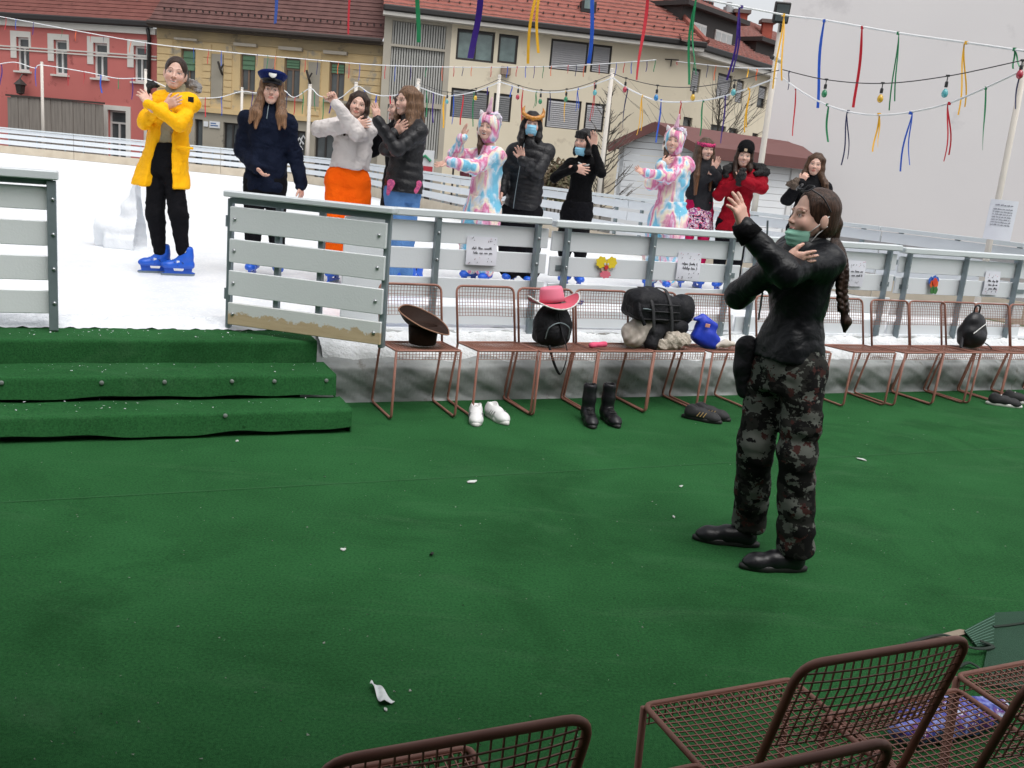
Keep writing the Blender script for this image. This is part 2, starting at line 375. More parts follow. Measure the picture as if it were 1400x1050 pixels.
b = MB(off); b.box(GA+gx*GL/2+Vector((0, 0, 1.245))+gy*.01, (GL, .04, .035), gm, .003); b.build('rail_bar', galv, t)
for i, q in enumerate((.0, .33, .62, GL-.02)):
    b = MB(off); zb = (.42, .46, .46, .44)[i]
    b.box(GA+gx*q+Vector((0, 0, (1.255+zb)/2))+gy*(.012 if i in (0, 3) else .014), (.035 if i else .03, .04, 1.255-zb), gm, .003); b.build('stile', galv, t)
b = MB(off)
for z in (.62, 1.08): b.tube([GA+Vector((0, 0, z))-gx*.02, GA+Vector((0, 0, z+.07))-gx*.02], .010, 8)
b.build('hinge', galv, t)
# ------------------------------------------------------------------ far boards
FARL = {4: 'far white board panel cut by the left edge of the picture', 5: 'far white board panel in front of the grey plank hoarding', 6: 'far white board panel left of the yellow jacket below the red house', 7: 'far white board panel just right of the yellow jacket', 8: 'far white board panel behind the peaked cap wearer', 9: 'far white board panel between the navy fleece and the orange trousers', 10: 'narrow far board panel behind the orange trousers, farther one', 11: 'narrow far board panel behind the orange trousers, nearer one', 12: 'far white board panel behind the blue jeans', 13: 'far white board panel right of the blue jeans', 14: 'far white board panel left of the pink unicorn suit', 15: 'far white board panel behind the pink unicorn suit and gold horns', 16: 'far white board panel behind the black dress', 17: 'far white board panel behind the pale unicorn suit and printed skirt', 18: 'far white board panel behind the red parka and the braid', 19: 'far white board panel below the grey gable wall', 20: 'far white board panel in the right corner of the rink'}; kfar = -1
kick = pm('yellowed_kick_board', (.60, .53, .42), .7, (.45, .38, .29), vs=3, va=.8)
for i in range(len(FAR)-1):
    a, c = FAR[i], FAR[i+1]; Lf = (c-a).length; dr = (c-a).normalized(); n_ = Vector((-dr.y, dr.x, 0)); M = basis(dr)
    nseg = max(1, round(Lf/2.3))
    for k in range(nseg):
        p0 = a+dr*(Lf*k/nseg); p1 = a+dr*(Lf*(k+1)/nseg-.02); mid = (p0+p1)/2; l = (p1-p0).length
        kfar += 1
        if kfar not in FARL: continue
        t = thing('rink_barrier', mid+Vector((0, 0, ICE_Z)), '', 'rink boards', 'far boards of the ice rink'); off = t.location
        tag(t, FARL[kfar])
        for (z0, z1) in ((1.12, 1.24), (.94, 1.07), (.74, .88)):
            b = MB(off); b.box(mid+Vector((0, 0, (z0+z1)/2)), (l, .02, z1-z0), M); b.build('board', boardm, t)
        b = MB(off); b.box(mid+Vector((0, 0, .57)), (l, .02, .24), M); b.build('kick_board', kick, t)
        b = MB(off); b.box(mid+Vector((0, 0, 1.275)), (l, .1, .045), M); b.build('rail', railm, t)
        for q in (.12, .5, .88):
            b = MB(off); b.box(p0+dr*(l*q)+n_*.035+Vector((0, 0, .85)), (.045, .04, .8), M); b.build('post', galv, t)

# ------------------------------------------------------------------ unseen house and awning, added behind the viewer to shade carpet and upright faces
shadem = pm('shade_building_render', (.30, .28, .25), .9)
g = MB(); g.box((0, -9.5, 5), (40, 6, 10)); o = g.build('added_shade_building', shadem); tag(o, kind='structure')
g = MB(); g.prism([(-9, -6.5, 3.3), (9, -6.5, 3.3), (9, 1.5, 2.9), (-9, 1.5, 2.9)], (0, 0, .06)); o = g.build('added_shade_awning', pm('shade_awning_cloth', (.12, .11, .10), .9)); fix_normals(o); tag(o, kind='structure')

# faint butt joints where the carpet rolls meet
for d in (-1.55,):
    g = MB(); g.grid(lambda a, b: fw(-7+17*a, d+.005*b+.012*math.sin(a*9+d), .004), 40, 1); o = g.build('carpet_joint', pm('carpet_joint_tone', lin((36, 84, 45)), .95, lin((44, 96, 53)), vs=9, va=.9)); tag(o, kind='structure')
# ================================================================== BUILDINGS round the square
glassm = pm('window_glass', (.045, .052, .055), .12, (.10, .115, .12), vs=1.3, va=.9, spec=.8)
glass_pale = pm('curtained_glass', (.20, .28, .27), .2, (.10, .14, .14), vs=2.2, va=.9, spec=.7)  # paler grey-green glass tone
whitefr = pm('white_window_frame', (.72, .72, .70), .5)
darkfr = pm('dark_window_frame', (.028, .024, .022), .5)
brownfr = pm('brown_window_frame', (.20, .13, .09), .6)
shutterg = pm('green_roller_shutter', (.12, .24, .14), .7, (.09, .17, .10), vs=4)
shutterm = pm('grey_slat_shutter', (.36, .36, .37), .55, (.30, .30, .31), vs=5)
blackpipe = pm('black_gutter_metal', (.018, .016, .016), .5)
trim = pm('pale_trim', (.62, .60, .56), .75, (.52, .50, .46), vs=2)
class Facade:
    def __init__(s, px0, Y0, px1, Y1, pyr=190):
        a, b = at(px0, pyr, Y0), at(px1, pyr, Y1)
        s.o = Vector((a.x, a.y, 0)); d = Vector((b.x-a.x, b.y-a.y, 0)); s.L = d.length; s.u = d.normalized(); s.n = Vector((s.u.y, -s.u.x, 0)); s.M = basis(s.u)
    def uv(s, px, py):
        r = ray(px, py); t = s.o.dot(s.n)/(r.x*s.n.x+r.y*s.n.y)
        return (Vector((r.x*t, r.y*t, 0))-s.o).dot(s.u), CAM_H+r.z*t
    def pt(s, u, z, out=0): return s.o+s.u*u+s.n*out+Vector((0, 0, z))
    def rect(s, x0, y0, x1, y1):
        my, mx = (y0+y1)/2, (x0+x1)/2
        return s.uv(x0, my)[0], s.uv(x1, my)[0], s.uv(mx, y1)[1], s.uv(mx, y0)[1]
    def slab(s, b, u0, u1, z0, z1, o0, o1, bev=0):
        b.box(s.pt((u0+u1)/2, (z0+z1)/2, (o0+o1)/2), (u1-u0, o1-o0, z1-z0), s.M, bev); return b
def wall(par, F, u0, u1, z0, z1, holes, mat, depth=.18, name='wall'):
    b = MB(par.location)
    us = sorted({u0, u1, *[h[0] for h in holes], *[h[1] for h in holes]}); zs = sorted({z0, z1, *[h[2] for h in holes], *[h[3] for h in holes]})
    us = [u for u in us if u0 <= u <= u1]; zs = [z for z in zs if z0 <= z <= z1]
    inside = lambda u, z: any(h[0] < u < h[1] and h[2] < z < h[3] for h in holes)
    for i in range(len(us)-1):
        for j in range(len(zs)-1):
            if not inside((us[i]+us[i+1])/2, (zs[j]+zs[j+1])/2):
                b._a([F.pt(us[i], zs[j]), F.pt(us[i+1], zs[j]), F.pt(us[i+1], zs[j+1]), F.pt(us[i], zs[j+1])], [(0, 1, 2, 3)])
    for h in holes:
        a0, a1, c0, c1 = h; q = [(a0, c0), (a1, c0), (a1, c1), (a0, c1)]
        for k in range(4):
            (ua, za), (ub, zb) = q[k], q[(k+1) % 4]
            b._a([F.pt(ua, za), F.pt(ub, zb), F.pt(ub, zb, -depth), F.pt(ua, za, -depth)], [(0, 1, 2, 3)])
    return b.build(name, mat, par)
def window(par, F, h, fr, pane, cols=2, rows=(), shutter=None, sill=None, fw_=.07, dep=.12, slats=0, shm=None, name='window'):
    u0, u1, z0, z1 = h; off = par.location
    b = MB(off)
    F.slab(b, u0, u1, z1-fw_, z1, -dep-.05, -dep+.03); F.slab(b, u0, u1, z0, z0+fw_, -dep-.05, -dep+.03)
    F.slab(b, u0, u0+fw_, z0+fw_, z1-fw_, -dep-.05, -dep+.03); F.slab(b, u1-fw_, u1, z0+fw_, z1-fw_, -dep-.05, -dep+.03)
    tr = rows[0]*(z1-z0)+z0 if rows else None
    if tr: F.slab(b, u0+fw_, u1-fw_, tr-fw_*.5, tr+fw_*.5, -dep-.04, -dep+.04)
    top = tr-fw_*.5 if tr else z1-fw_
    for k in range(1, cols):
        uc = u0+(u1-u0)*k/cols; F.slab(b, uc-fw_*.5, uc+fw_*.5, z0+fw_, top, -dep-.045, -dep+.035)
    w = b.build(name, fr, par)
    zr = [(z0+fw_, top)]+([(tr+fw_*.5, z1-fw_)] if tr else [])
    for i, (a, c) in enumerate(zr):
        n = cols if i == 0 else 1
        for k in range(n):
            x0 = u0+(u1-u0)*k/n; x1 = u0+(u1-u0)*(k+1)/n
            b = MB(off); F.slab(b, x0+.02, x1-.02, a-.01, c+.01, -dep-.035, -dep-.02); b.build('pane', pane, w)
    if shutter:
        zt = z1-fw_; zb = z1-(z1-z0)*shutter; b = MB(off); n = max(3, int((zt-zb)/(slats or .12)))
        for k in range(n):
            za = zt-(zt-zb)*(k+1)/n; zc = zt-(zt-zb)*k/n
            b._a([F.pt(u0+fw_, za, -dep+.10), F.pt(u1-fw_, za, -dep+.10), F.pt(u1-fw_, zc, -dep+.05), F.pt(u0+fw_, zc, -dep+.05)], [(0, 1, 2, 3)])
            b._a([F.pt(u0+fw_, za, -dep+.03), F.pt(u1-fw_, za, -dep+.03), F.pt(u1-fw_, za, -dep+.10), F.pt(u0+fw_, za, -dep+.10)], [(0, 1, 2, 3)])
        b.build('shutter', shm or shutterm, w)
    if sill:
        b = MB(off); F.slab(b, u0-.12, u1+.12, z0-.09, z0-.002, .0, .14); b.build('sill', sill, w)
    return w
def tile_mat(name, c1, c2, edge_tone, pitch):
    m = pm(name, c1, .85, c2, vs=2.2, va=.9, spec=.2, wear=(tuple(x*.55 for x in c1), 3.1, .58))
    return m
def roof(par, e0, e1, r0, r1, mat, edge, pitch=.34, rise=.05, name='roof', cols=.26):
    """overlapping tile courses from eave e0-e1 to ridge r0-r1, each course lifted at its lower edge; tiles slightly curved across"""
    off = par.location; e0, e1, r0, r1 = map(Vector, (e0, e1, r0, r1))
    L = max((r0-e0).length, (r1-e1).length); n = max(2, round(L/pitch)); b = MB(off)
    nu = Vector((e1-e0)).cross(r0-e0).normalized()
    if nu.z < 0: nu = -nu
    nc = max(2, int((e1-e0).length/cols))
    for k in range(n):
        a0 = e0+(r0-e0)*(k/n); a1 = e1+(r1-e1)*(k/n); c0 = e0+(r0-e0)*((k+1)/n); c1 = e1+(r1-e1)*((k+1)/n)
        m = max(2, int((a1-a0).length/cols))
        V = []; F = []
        for i in range(m+1):
            q = i/m; w = .5*rise*(i % 2)
            V += [a0.lerp(a1, q)+nu*(rise+w), c0.lerp(c1, q)+nu*(w*.3), a0.lerp(a1, q)-nu*.02]
        b.m = 0; b._a(V, [(3*i, 3*i+3, 3*i+4, 3*i+1) for i in range(m)])
        b.m = 1; b._a(V, [(3*i+2, 3*i+5, 3*i+3, 3*i) for i in range(m)])
    me = b.mesh(name); o = new_obj(name, me, [mat, edge], par); return o
def tubep(par, pts, r, mat, name, n=8):
    b = MB(par.location); b.tube(pts, r, n); return b.build(name, mat, par, smooth=True)
# ------------------------------------------------------------------ red house
F = Facade(-150, 51, 214, 47)
t = thing('red_house', F.pt(F.L/2, 0), 'brick red rendered town house with white window surrounds at the left edge', 'house')
redw = pm('red_render', lin((188, 108, 102)), .85, lin((176, 98, 93)), vs=.9, va=.6, bump=.1, bs=20, wear=(lin((150, 80, 77)), 1.6, .60))
zc = F.uv(100, 36)[1]; ze = zc+.15
wins = [F.rect(*r) for r in ((-83, 42, -64, 87), (-31, 47, -13, 91), (23, 51, 40, 97), (74, 55, 92, 102), (128, 59, 147, 107), (183, 63, 201, 112))]
door = F.rect(148, 151, 173, 192); door = (door[0], door[1], .1, door[3])
wall(t, F, 0, F.L, 0, zc, wins+[door], redw, .22)
for h in wins:
    w = window(t, F, h, whitefr, glassm, 2, (.70,), sill=trim, dep=.16, fw_=.09)
    b = MB(t.location); zs = F.uv(100, 70)[1]-.3
    F.slab(b, h[0]-.34, h[0]-.003, h[3]-1.0, h[3]+.28, .0, .035); F.slab(b, h[1]+.003, h[1]+.12, h[3]-.5, h[3]+.28, .0, .035); F.slab(b, h[0]-.003, h[1]+.003, h[3]+.003, h[3]+.28, .0, .033); b.build('surround', trim, w)
b = MB(t.location); F.slab(b, 0, F.L, zc-.16, zc+.12, 0, .16); b.build('cornice', trim, t)
for dz in (0, .14):
    b = MB(t.location); z = F.uv(100, 69.5)[1]-dz; F.slab(b, 0, F.L, z-.03, z+.03, 0, .05); b.build('string_course', trim, t)
b = MB(t.location); F.slab(b, 0, F.L-.1, zc+.13, zc+.42, .05, .42, .06); b.build('gutter', blackpipe, t)
w = window(t, F, door, pm('stone_frame', (.62, .60, .58), .8), glassm, 2, (.75,), fw_=.09, dep=.18, name='door')
b = MB(t.location); F.slab(b, door[0]-.25, door[0], 0, door[3]+.22, 0, .06); F.slab(b, door[1], door[1]+.25, 0, door[3]+.22, 0, .06); F.slab(b, door[0], door[1], door[3], door[3]+.22, 0, .058); b.build('door_surround', trim, t)
redroof = tile_mat('brown_red_roof', lin((118, 76, 70)), lin((102, 62, 58)), None, .3)
roofedge = pm('roof_tile_edge', lin((92, 52, 46)), .9)
roof(t, F.pt(-1, zc+.4, .3), F.pt(F.L, zc+.4, .3), F.pt(-1, zc+2.0, -1.6), F.pt(F.L, zc+2.0, -1.6), redroof, roofedge, .3, .02)
b = MB(t.location); F.slab(b, -1, F.L, zc+1.5, zc+4.6, -1.9, -1.5); b.build('dormer_wall', pm('dark_dormer_sheet', (.035, .028, .026), .6), t)
b = MB(t.location); b.prism([F.pt(-1, zc+4.6, -.9), F.pt(F.L, zc+4.6, -.9), F.pt(F.L, zc+7.5, -6), F.pt(-1, zc+7.5, -6)], (0, 0, -.2)); fix_normals(b.build('dormer_roof', redroof, t))
F2 = Facade(-150, 52.6, 214, 48.6)
for r in ((-75, -25, -30, 1), (-18, -22, 38, 4.5), (46, -20, 95, 7.5), (103, -16, 160, 10), (168, -12, 194, 12.5)):
    h = F2.rect(*r); hh = (F.uv(r[0], 0)[0], F.uv(r[2], 0)[0]); F3 = F
    u0, u1 = F2.uv(r[0], r[3])[0], F2.uv(r[2], r[3])[0]; z0 = F2.uv((r[0]+r[2])/2, r[3])[1]
    b = MB(t.location); n = max(2, round((u1-u0)/.62)); zt = z0+1.5
    for k in range(n+1): F2.slab(b, u0+(u1-u0)*k/n-.05, u0+(u1-u0)*k/n+.05, z0, zt, .3, .4)
    F2.slab(b, u0-.05, u1+.05, z0-.12, z0, .3, .42); F2.slab(b, u0-.05, u1+.05, zt, zt+.1, .3, .4)
    w = b.build('dormer_window', whitefr, t)
    for k in range(n):
        b = MB(t.location); F2.slab(b, u0+(u1-u0)*k/n+.05, u0+(u1-u0)*(k+1)/n-.05, z0, zt, .25, .33); b.build('pane', glass_pale, w)
tubep(t, [F.pt(F.L-.35, zc+.1, .25), F.pt(F.L-.35, zc-.3, .12), F.pt(F.L-.35, 0, .12)], .09, blackpipe, 'downpipe')
# wall lantern of the red house
u, z = F.uv(37, 117); ln = thing('wall_lantern', F.pt(u, z-.35, .45), 'black old-fashioned lantern on the red house above the grey plank hoarding', 'lantern')
b = MB(ln.location); b.lathe([(.02, .3), (.30, .05), (.34, .0), (.26, -.02), (.20, -.38), (.22, -.40), (.05, -.48)], F.pt(u, z, .45), 6); b.build('lantern_body', darkfr, ln)
b = MB(ln.location); b.tube([F.pt(u, z+.3, .45), F.pt(u, z+.5, .3), F.pt(u, z+.5, .0)], .03, 6); b.build('bracket', darkfr, ln)
# plank hoarding
t = thing('plank_hoarding', F.pt(F.uv(75, 160)[0], 0, .8), 'weathered grey plank hoarding standing before the red house', 'hoarding')
plank = pm('weathered_plank', (.24, .215, .19), .9, (.16, .142, .125), vs=3, va=.9, stretch=(3, 3, .3))
FH = Facade(-150, 50, 214, 46.1)
ua, ub = FH.uv(11, 150)[0], FH.uv(142, 160)[0]; npk = 26
for k in range(npk):
    x0 = ua+(ub-ua)*k/npk; x1 = ua+(ub-ua)*(k+1)/npk-.015; zt = FH.uv(11+131*(k+.5)/npk, 129+14*(k+.5)/npk)[1]-.01
    if k == 0: zt -= .12
    b = MB(t.location); FH.slab(b, x0, x1, .03, zt, 0, .03+.012*(k % 3)); b.build('plank', plank, t)
b = MB(t.location); FH.slab(b, ua-.05, ub+.02, FH.uv(75, 136)[1]-.02, FH.uv(75, 136)[1]+.06, -.06, .10); b.build('top_rail', pm('dark_timber', (.05, .04, .035), .9), t)
# ------------------------------------------------------------------ tan house
F = Facade(214, 46.6, 517, 45.4)
t = thing('tan_house', F.pt(F.L/2, 0), 'old ochre house with peeling plaster, green blinds and dark brown tiled roof', 'house')
tanw = pm('ochre_plaster', lin((204, 178, 132)), .9, lin((188, 166, 126)), vs=1.2, va=.8, bump=.2, bs=14, wear=(lin((158, 148, 130)), 1.15, .56))
greyw = pm('grey_base_render', lin((158, 152, 138)), .9, lin((138, 132, 120)), vs=1, va=.8, wear=(lin((112, 106, 98)), 1.8, .60))
ze = F.uv(365, 44)[1]; zb = F.uv(365, 158)[1]
wins = [F.rect(*r) for r in ((247, 67, 267, 115), (328, 73, 349, 125), (388, 79, 410, 134), (449.5, 85, 471, 137))]
shops = [F.rect(*r) for r in ((266, 163, 277, 200), (305, 168, 328, 204), (404, 179, 417, 215), (430, 182, 457, 222))]
shops = [(a, b_, .15, d) for (a, b_, c, d) in shops]
wall(t, F, 0, F.L, zb, ze, wins, tanw, .25); wall(t, F, 0, F.L, 0, zb, shops, greyw, .25, 'base_wall')
b = MB(t.location); F.slab(b, 0, F.L, zb-.10, zb+.12, 0, .12); b.build('belt_course', tanw, t)
zl = F.uv(365, 64)[1]; b = MB(t.location); F.slab(b, 0, F.L, zl, ze-.01, .004, .05); b.build('frieze', pm('stained_frieze', lin((168, 148, 112)), .9, lin((146, 132, 106)), vs=1.1, va=.9, wear=(lin((126, 114, 94)), 1.6, .58)), t)
for k, ((x0, y0, x1, y1), h, gsh) in enumerate(zip(((241, 53, 272, 56), (322, 60, 353, 64), (383, 65, 415, 69.5), (444, 70.5, 476, 75)), wins, (.60, .42, .25, .28))):
    w = window(t, F, h, brownfr, glassm, 2, (.72,), shutter=gsh, slats=.3, shm=shutterg, dep=.2, fw_=.08)
    b = MB(t.location); r = F.rect(x0, y0, x1, y1); F.slab(b, r[0], r[1], r[2], r[3], 0, .25); b.build('hood_mould', pm('dirty_stone', (.44, .40, .33), .9, (.33, .29, .24)), w)
    b = MB(t.location); F.slab(b, h[0]-.2, h[1]+.2, h[2]-.13, h[2]-.003, .0, .16); b.build('sill', greyw, w)
# courses of render blocks, with a worn grey pier panel between the windows
bx = [0, *[v for h in wins for v in (h[0]-.35, h[1]+.35)], F.L]
for k in range(0, len(bx)-1, 2):
    n = 9; zt = zl-.05; z0 = zb+.2
    for j in range(n):
        b = MB(t.location); a = z0+(zt-z0)*j/n; c = z0+(zt-z0)*(j+1)/n-.035
        wd = bx[k+1]-bx[k]
        if wd < .25: continue
        if 0 < k < 8 and wd > 1.1:
            m = bx[k]+wd/2; b2 = MB(t.location)
            F.slab(b, bx[k]+.03, m-.32, a, c, 0, .045); F.slab(b2, m+.32, bx[k+1]-.03, a, c, 0, .045); b2.build('render_block', tanw, t)
        else: F.slab(b, bx[k]+.03, bx[k+1]-.03, a, c, 0, .045)
        b.build('render_block', tanw, t)
    if 0 < k < 8:
        m = (bx[k]+bx[k+1])/2; b = MB(t.location); F.slab(b, m-.28, m+.28, zb+.6, zl-.5, 0, .06); b.build('pier_panel', greyw, t)
for k, h in enumerate(shops): window(t, F, h, darkfr, glassm, 1 if k in (0, 2) else 2, (), dep=.2, fw_=.08, name='shop_door' if k in (0, 2) else 'shop_window')
for (x0, y0, x1, y1) in ((279, 166, 285, 173), (287, 166, 301, 175)):
    b = MB(t.location); r = F.rect(x0, y0, x1, y1); F.slab(b, *r, .01, .06); sg = b.build('shop_sign', pm('white_sign', (.70, .72, .74), .4), t)
    if x1-x0 > 10:
        b = MB(t.location)
        for j in range(2): F.slab(b, r[0]+.06, r[1]-.08-.1*j, r[2]+.08+.1*j, r[2]+.13+.1*j, .061, .066)
        b.build('sign_lettering', pm('blue_print', (.05, .12, .30), .5), sg)
# chalk-like white marks on the dark shop door
h = shops[2]; b = MB(t.location)
for k, (a, c) in enumerate(((.3, .80), (.55, .74), (.72, .86), (.45, .62))):
    u = h[0]+(h[1]-h[0])*a; z = h[2]+(h[3]-h[2])*c; b.tube([F.pt(u-.12, z-.12, -.12), F.pt(u, z+.1, -.12), F.pt(u+.1, z-.05, -.12)], .045, 5)
b.build('door_graphic', pm('white_sign', (.7, .7, .7)), t)
darkroof = tile_mat('dark_brown_tiles', lin((104, 76, 72)), lin((80, 58, 56)), None, .3)
roof(t, F.pt(-.2, ze-.05, .55), F.pt(F.L+.1, ze-.05, .55), F.pt(-.2, ze+6.5, -6.5), F.pt(F.L+.1, ze+6.5, -6.5), darkroof, pm('dark_tile_edge', lin((128, 96, 92)), .9, lin((90, 60, 58)), vs=9), .30, .035, cols=.24)
b = MB(t.location); F.slab(b, -.2, F.L+.1, ze-.14, ze+.06, .5, .72, .05); b.build('gutter', pm('brown_gutter', (.035, .026, .022), .5), t)
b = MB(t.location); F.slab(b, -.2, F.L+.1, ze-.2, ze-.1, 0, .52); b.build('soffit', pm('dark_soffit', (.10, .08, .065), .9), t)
for k in range(34):
    b = MB(t.location); u = .3+k*(F.L-.5)/33; d = .8; b.box(F.pt(u, ze+.7, -.1), (.04, .10, .08), F.M); b.build('snow_guard', blackpipe, t)
for (px, py) in ((305, 96), (425, 108)):                    # rusted brackets on the wall
    u, z = F.uv(px, py); b = MB(t.location); b.tube([F.pt(u, z-.2, .05), F.pt(u, z, .3), F.pt(u-.1, z+.35, .35)], .05, 6); b.tube([F.pt(u, z, .3), F.pt(u+.15, z+.25, .3)], .04, 6); b.build('iron_bracket', darkfr, t)
# ------------------------------------------------------------------ beige block
F = Facade(517, 45, 931, 47.6)
t = thing('beige_block', F.pt(F.L/2, 0), 'beige three storey block with louvred end bay, roller shutters and red tiled roof', 'building')
beige = pm('beige_render', lin((218, 208, 186)), .9, lin((208, 198, 176)), vs=.8, va=.7, bump=.1, bs=18, wear=(lin((188, 176, 156)), .9, .60))
conc = pm('grey_concrete', lin((176, 170, 156)), .9, lin((156, 150, 138)), vs=1, va=.8)
ze = F.uv(720, 44)[1]
up_ = [F.rect(*r) for r in ((624, 41, 676, 84), (681, 47, 708, 87), (752, 55, 804, 97), (808, 61, 836, 100))]
lo_ = [F.rect(*r) for r in ((616, 122, 668, 162), (674, 128, 699, 166), (746, 136, 794, 176), (799, 141, 826, 180))]
u_l = F.uv(613, 110)[0]
wall(t, F, u_l, F.L, 0, ze, up_+lo_, beige, .2)
lv = [F.rect(*r) for r in ((522, 31, 612, 63), (518, 66, 610, 139), (514, 145, 604, 214))]
lv = [(.35, u_l-.25, max(a[2], .2), a[3]) for a in lv]
wall(t, F, 0, u_l, 0, ze, lv, conc, .3, 'bay_wall')
louv = pm('grey_louvre', (.44, .44, .41), .6, (.34, .34, .32), vs=2)
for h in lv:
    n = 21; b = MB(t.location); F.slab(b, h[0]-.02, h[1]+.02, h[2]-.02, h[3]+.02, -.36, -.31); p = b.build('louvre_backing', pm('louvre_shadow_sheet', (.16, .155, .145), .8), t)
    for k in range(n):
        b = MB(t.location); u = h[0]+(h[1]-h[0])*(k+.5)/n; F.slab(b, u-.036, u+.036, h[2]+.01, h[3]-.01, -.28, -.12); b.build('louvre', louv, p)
for k, h in enumerate(up_): window(t, F, h, darkfr, glass_pale, 2 if k == 0 else 1, (), shutter=(.10 if k < 2 else .96), dep=.12, fw_=.1, slats=.09)
for k, h in enumerate(lo_): window(t, F, h, darkfr, glassm, 2 if k % 2 == 0 else 1, (), shutter=(.97 if k != 3 else .9), dep=.12, fw_=.1, slats=.09, shm=pm('dark_slat_shutter', (.16, .165, .17), .55) if k < 2 else shutterm)
b = MB(t.location); F.slab(b, -.1, F.L+.4, ze-.02, ze+.14, 0, .55); b.build('soffit', trim, t)
b = MB(t.location); F.slab(b, -.1, F.L+.5, ze+.15, ze+.42, .35, .66, .05); b.build('gutter', blackpipe, t)
tile = tile_mat('red_clay_tiles', lin((150, 94, 84)), lin((130, 78, 70)), None, .34)
tedge = pm('sky_lit_tile_edge', lin((208, 184, 178)), .9, lin((176, 134, 126)), vs=5, va=.9)  # sky reflection on the tile edges, painted in as a pale tone
e0, e1 = F.pt(-.1, ze+.32, .55), F.pt(F.L+.5, ze+.32, .55)
r1 = at(840, -75, 53.5)
roof(t, e0, e1, F.pt(-.1, ze+5.6, -6.5), r1, tile, tedge, .36, .05)
roof(t, e1, e1+Vector((.9, 6, 0)), r1, r1+Vector((0, 5, 0)), tile, tedge, .36, .05, 'roof_hip')
bm_ = MB(t.location); bm_.tube([e1+Vector((0, 0, .1)), r1+Vector((0, 0, .1))], .14, 6); bm_.build('hip_ridge', tile, t)
for k in range(30):
    for rw in (0, 1):
        b = MB(t.location); u = .4+k*(F.L-.4)/29+(.3 if rw else 0); b.box(F.pt(u, ze+.95+rw*.55, -.15-rw*.68), (.05, .12, .08), F.M); b.build('snow_guard', blackpipe, t)
# dormer and skylight on the main roof
Fd = Facade(517, 46, 931, 48.6)
h = Fd.rect(628, -40, 695, 10); b = MB(t.location); Fd.slab(b, h[0]-.05, h[1]+.05, h[2]-.1, h[3]+.3, -2.5, -.02); dm = b.build('dormer', pm('dormer_grey', (.17, .17, .17), .6), t)
for (a, c) in ((.06, .40), (.46, .80)):
    hh = (h[0]+(h[1]-h[0])*a, h[0]+(h[1]-h[0])*c, h[2]+.12, h[3]); b = MB(t.location)
    Fd.slab(b, hh[0], hh[1], hh[2], hh[3], -.02, .05); fr = b.build('dormer_frame', whitefr, dm)
    b = MB(t.location); Fd.slab(b, hh[0]+.1, hh[1]-.1, hh[2]+.1, hh[3]-.1, .045, .06); b.build('pane', glassm, dm)
h = Fd.rect(795, 4, 811, 14); b = MB(t.location); b.box(Fd.pt((h[0]+h[1])/2, h[2]+.1, .12), (h[1]-h[0]+.15, .5, .5), Fd.M); sk = b.build('skylight', blackpipe, t)
b = MB(t.location); b.box(Fd.pt((h[0]+h[1])/2, h[2]+.22, .14), (h[1]-h[0]-.1, .5, .42), Fd.M); b.build('pane', glass_pale, sk)
# things fixed to the wall
u, z = F.uv(691, 97); b = MB(t.location); F.slab(b, u-.22, u+.22, z-.18, z+.18, .02, .25); b.build('air_vent', pm('vent_tan', (.30, .22, .17), .8), t)
for (a, bq) in ((.2, .2),):
    u, z = F.uv(917, 82); b = MB(t.location); b.tube([F.pt(u-.3, z, .05), F.pt(u+.3, z, .3)], .03, 5); b.tube([F.pt(u, z-.3, .1), F.pt(u, z, .1)], .03, 5); b.build('wall_bracket', darkfr, t)
# ------------------------------------------------------------------ wing of the beige block, receding to the right
F = Facade(927, 48, 1075, 57)
t = thing('beige_wing', F.pt(F.L/2, 0), 'beige wing with dark dormers and red tiled roof receding behind the white shed', 'building')
ze = F.uv(990, 88)[1]
ws = [F.rect(*r) for r in ((930, 89, 940, 123), (945, 93, 957, 126), (980, 101, 1000, 136), (1006, 109, 1016, 141), (1036, 117, 1047, 148))]
wl = [F.rect(*r) for r in ((932, 160, 946, 180), (971, 171, 992, 190), (996, 175, 1008, 192), (1028, 182, 1036, 196))]
wall(t, F, 0, F.L, 0, ze, ws+wl, beige, .2)
for k, h in enumerate(ws): window(t, F, h, darkfr, glassm, 1, (), shutter=(.96 if k < 4 else .55), dep=.12, fw_=.12, slats=.1)
for k, h in enumerate(wl): window(t, F, h, darkfr, glassm, 1, (), dep=.12, fw_=.12)
b = MB(t.location); F.slab(b, -.3, F.L, ze-.02, ze+.2, 0, .5); b.build('soffit', trim, t)
b = MB(t.location); F.slab(b, -.3, F.L, ze+.21, ze+.5, .3, .62, .05); b.build('gutter', blackpipe, t)
q0, q1 = at(905, -22, 56), at(1075, 50, 64)
roof(t, F.pt(-1.6, ze+.4, .5), F.pt(F.L, ze+.4, .5), q0, q1, tile, tedge, .36, .05)
Fq = Facade(927, 49.2, 1075, 58.2)
dark = pm('dark_dormer_sheet', (.035, .028, .026), .6)
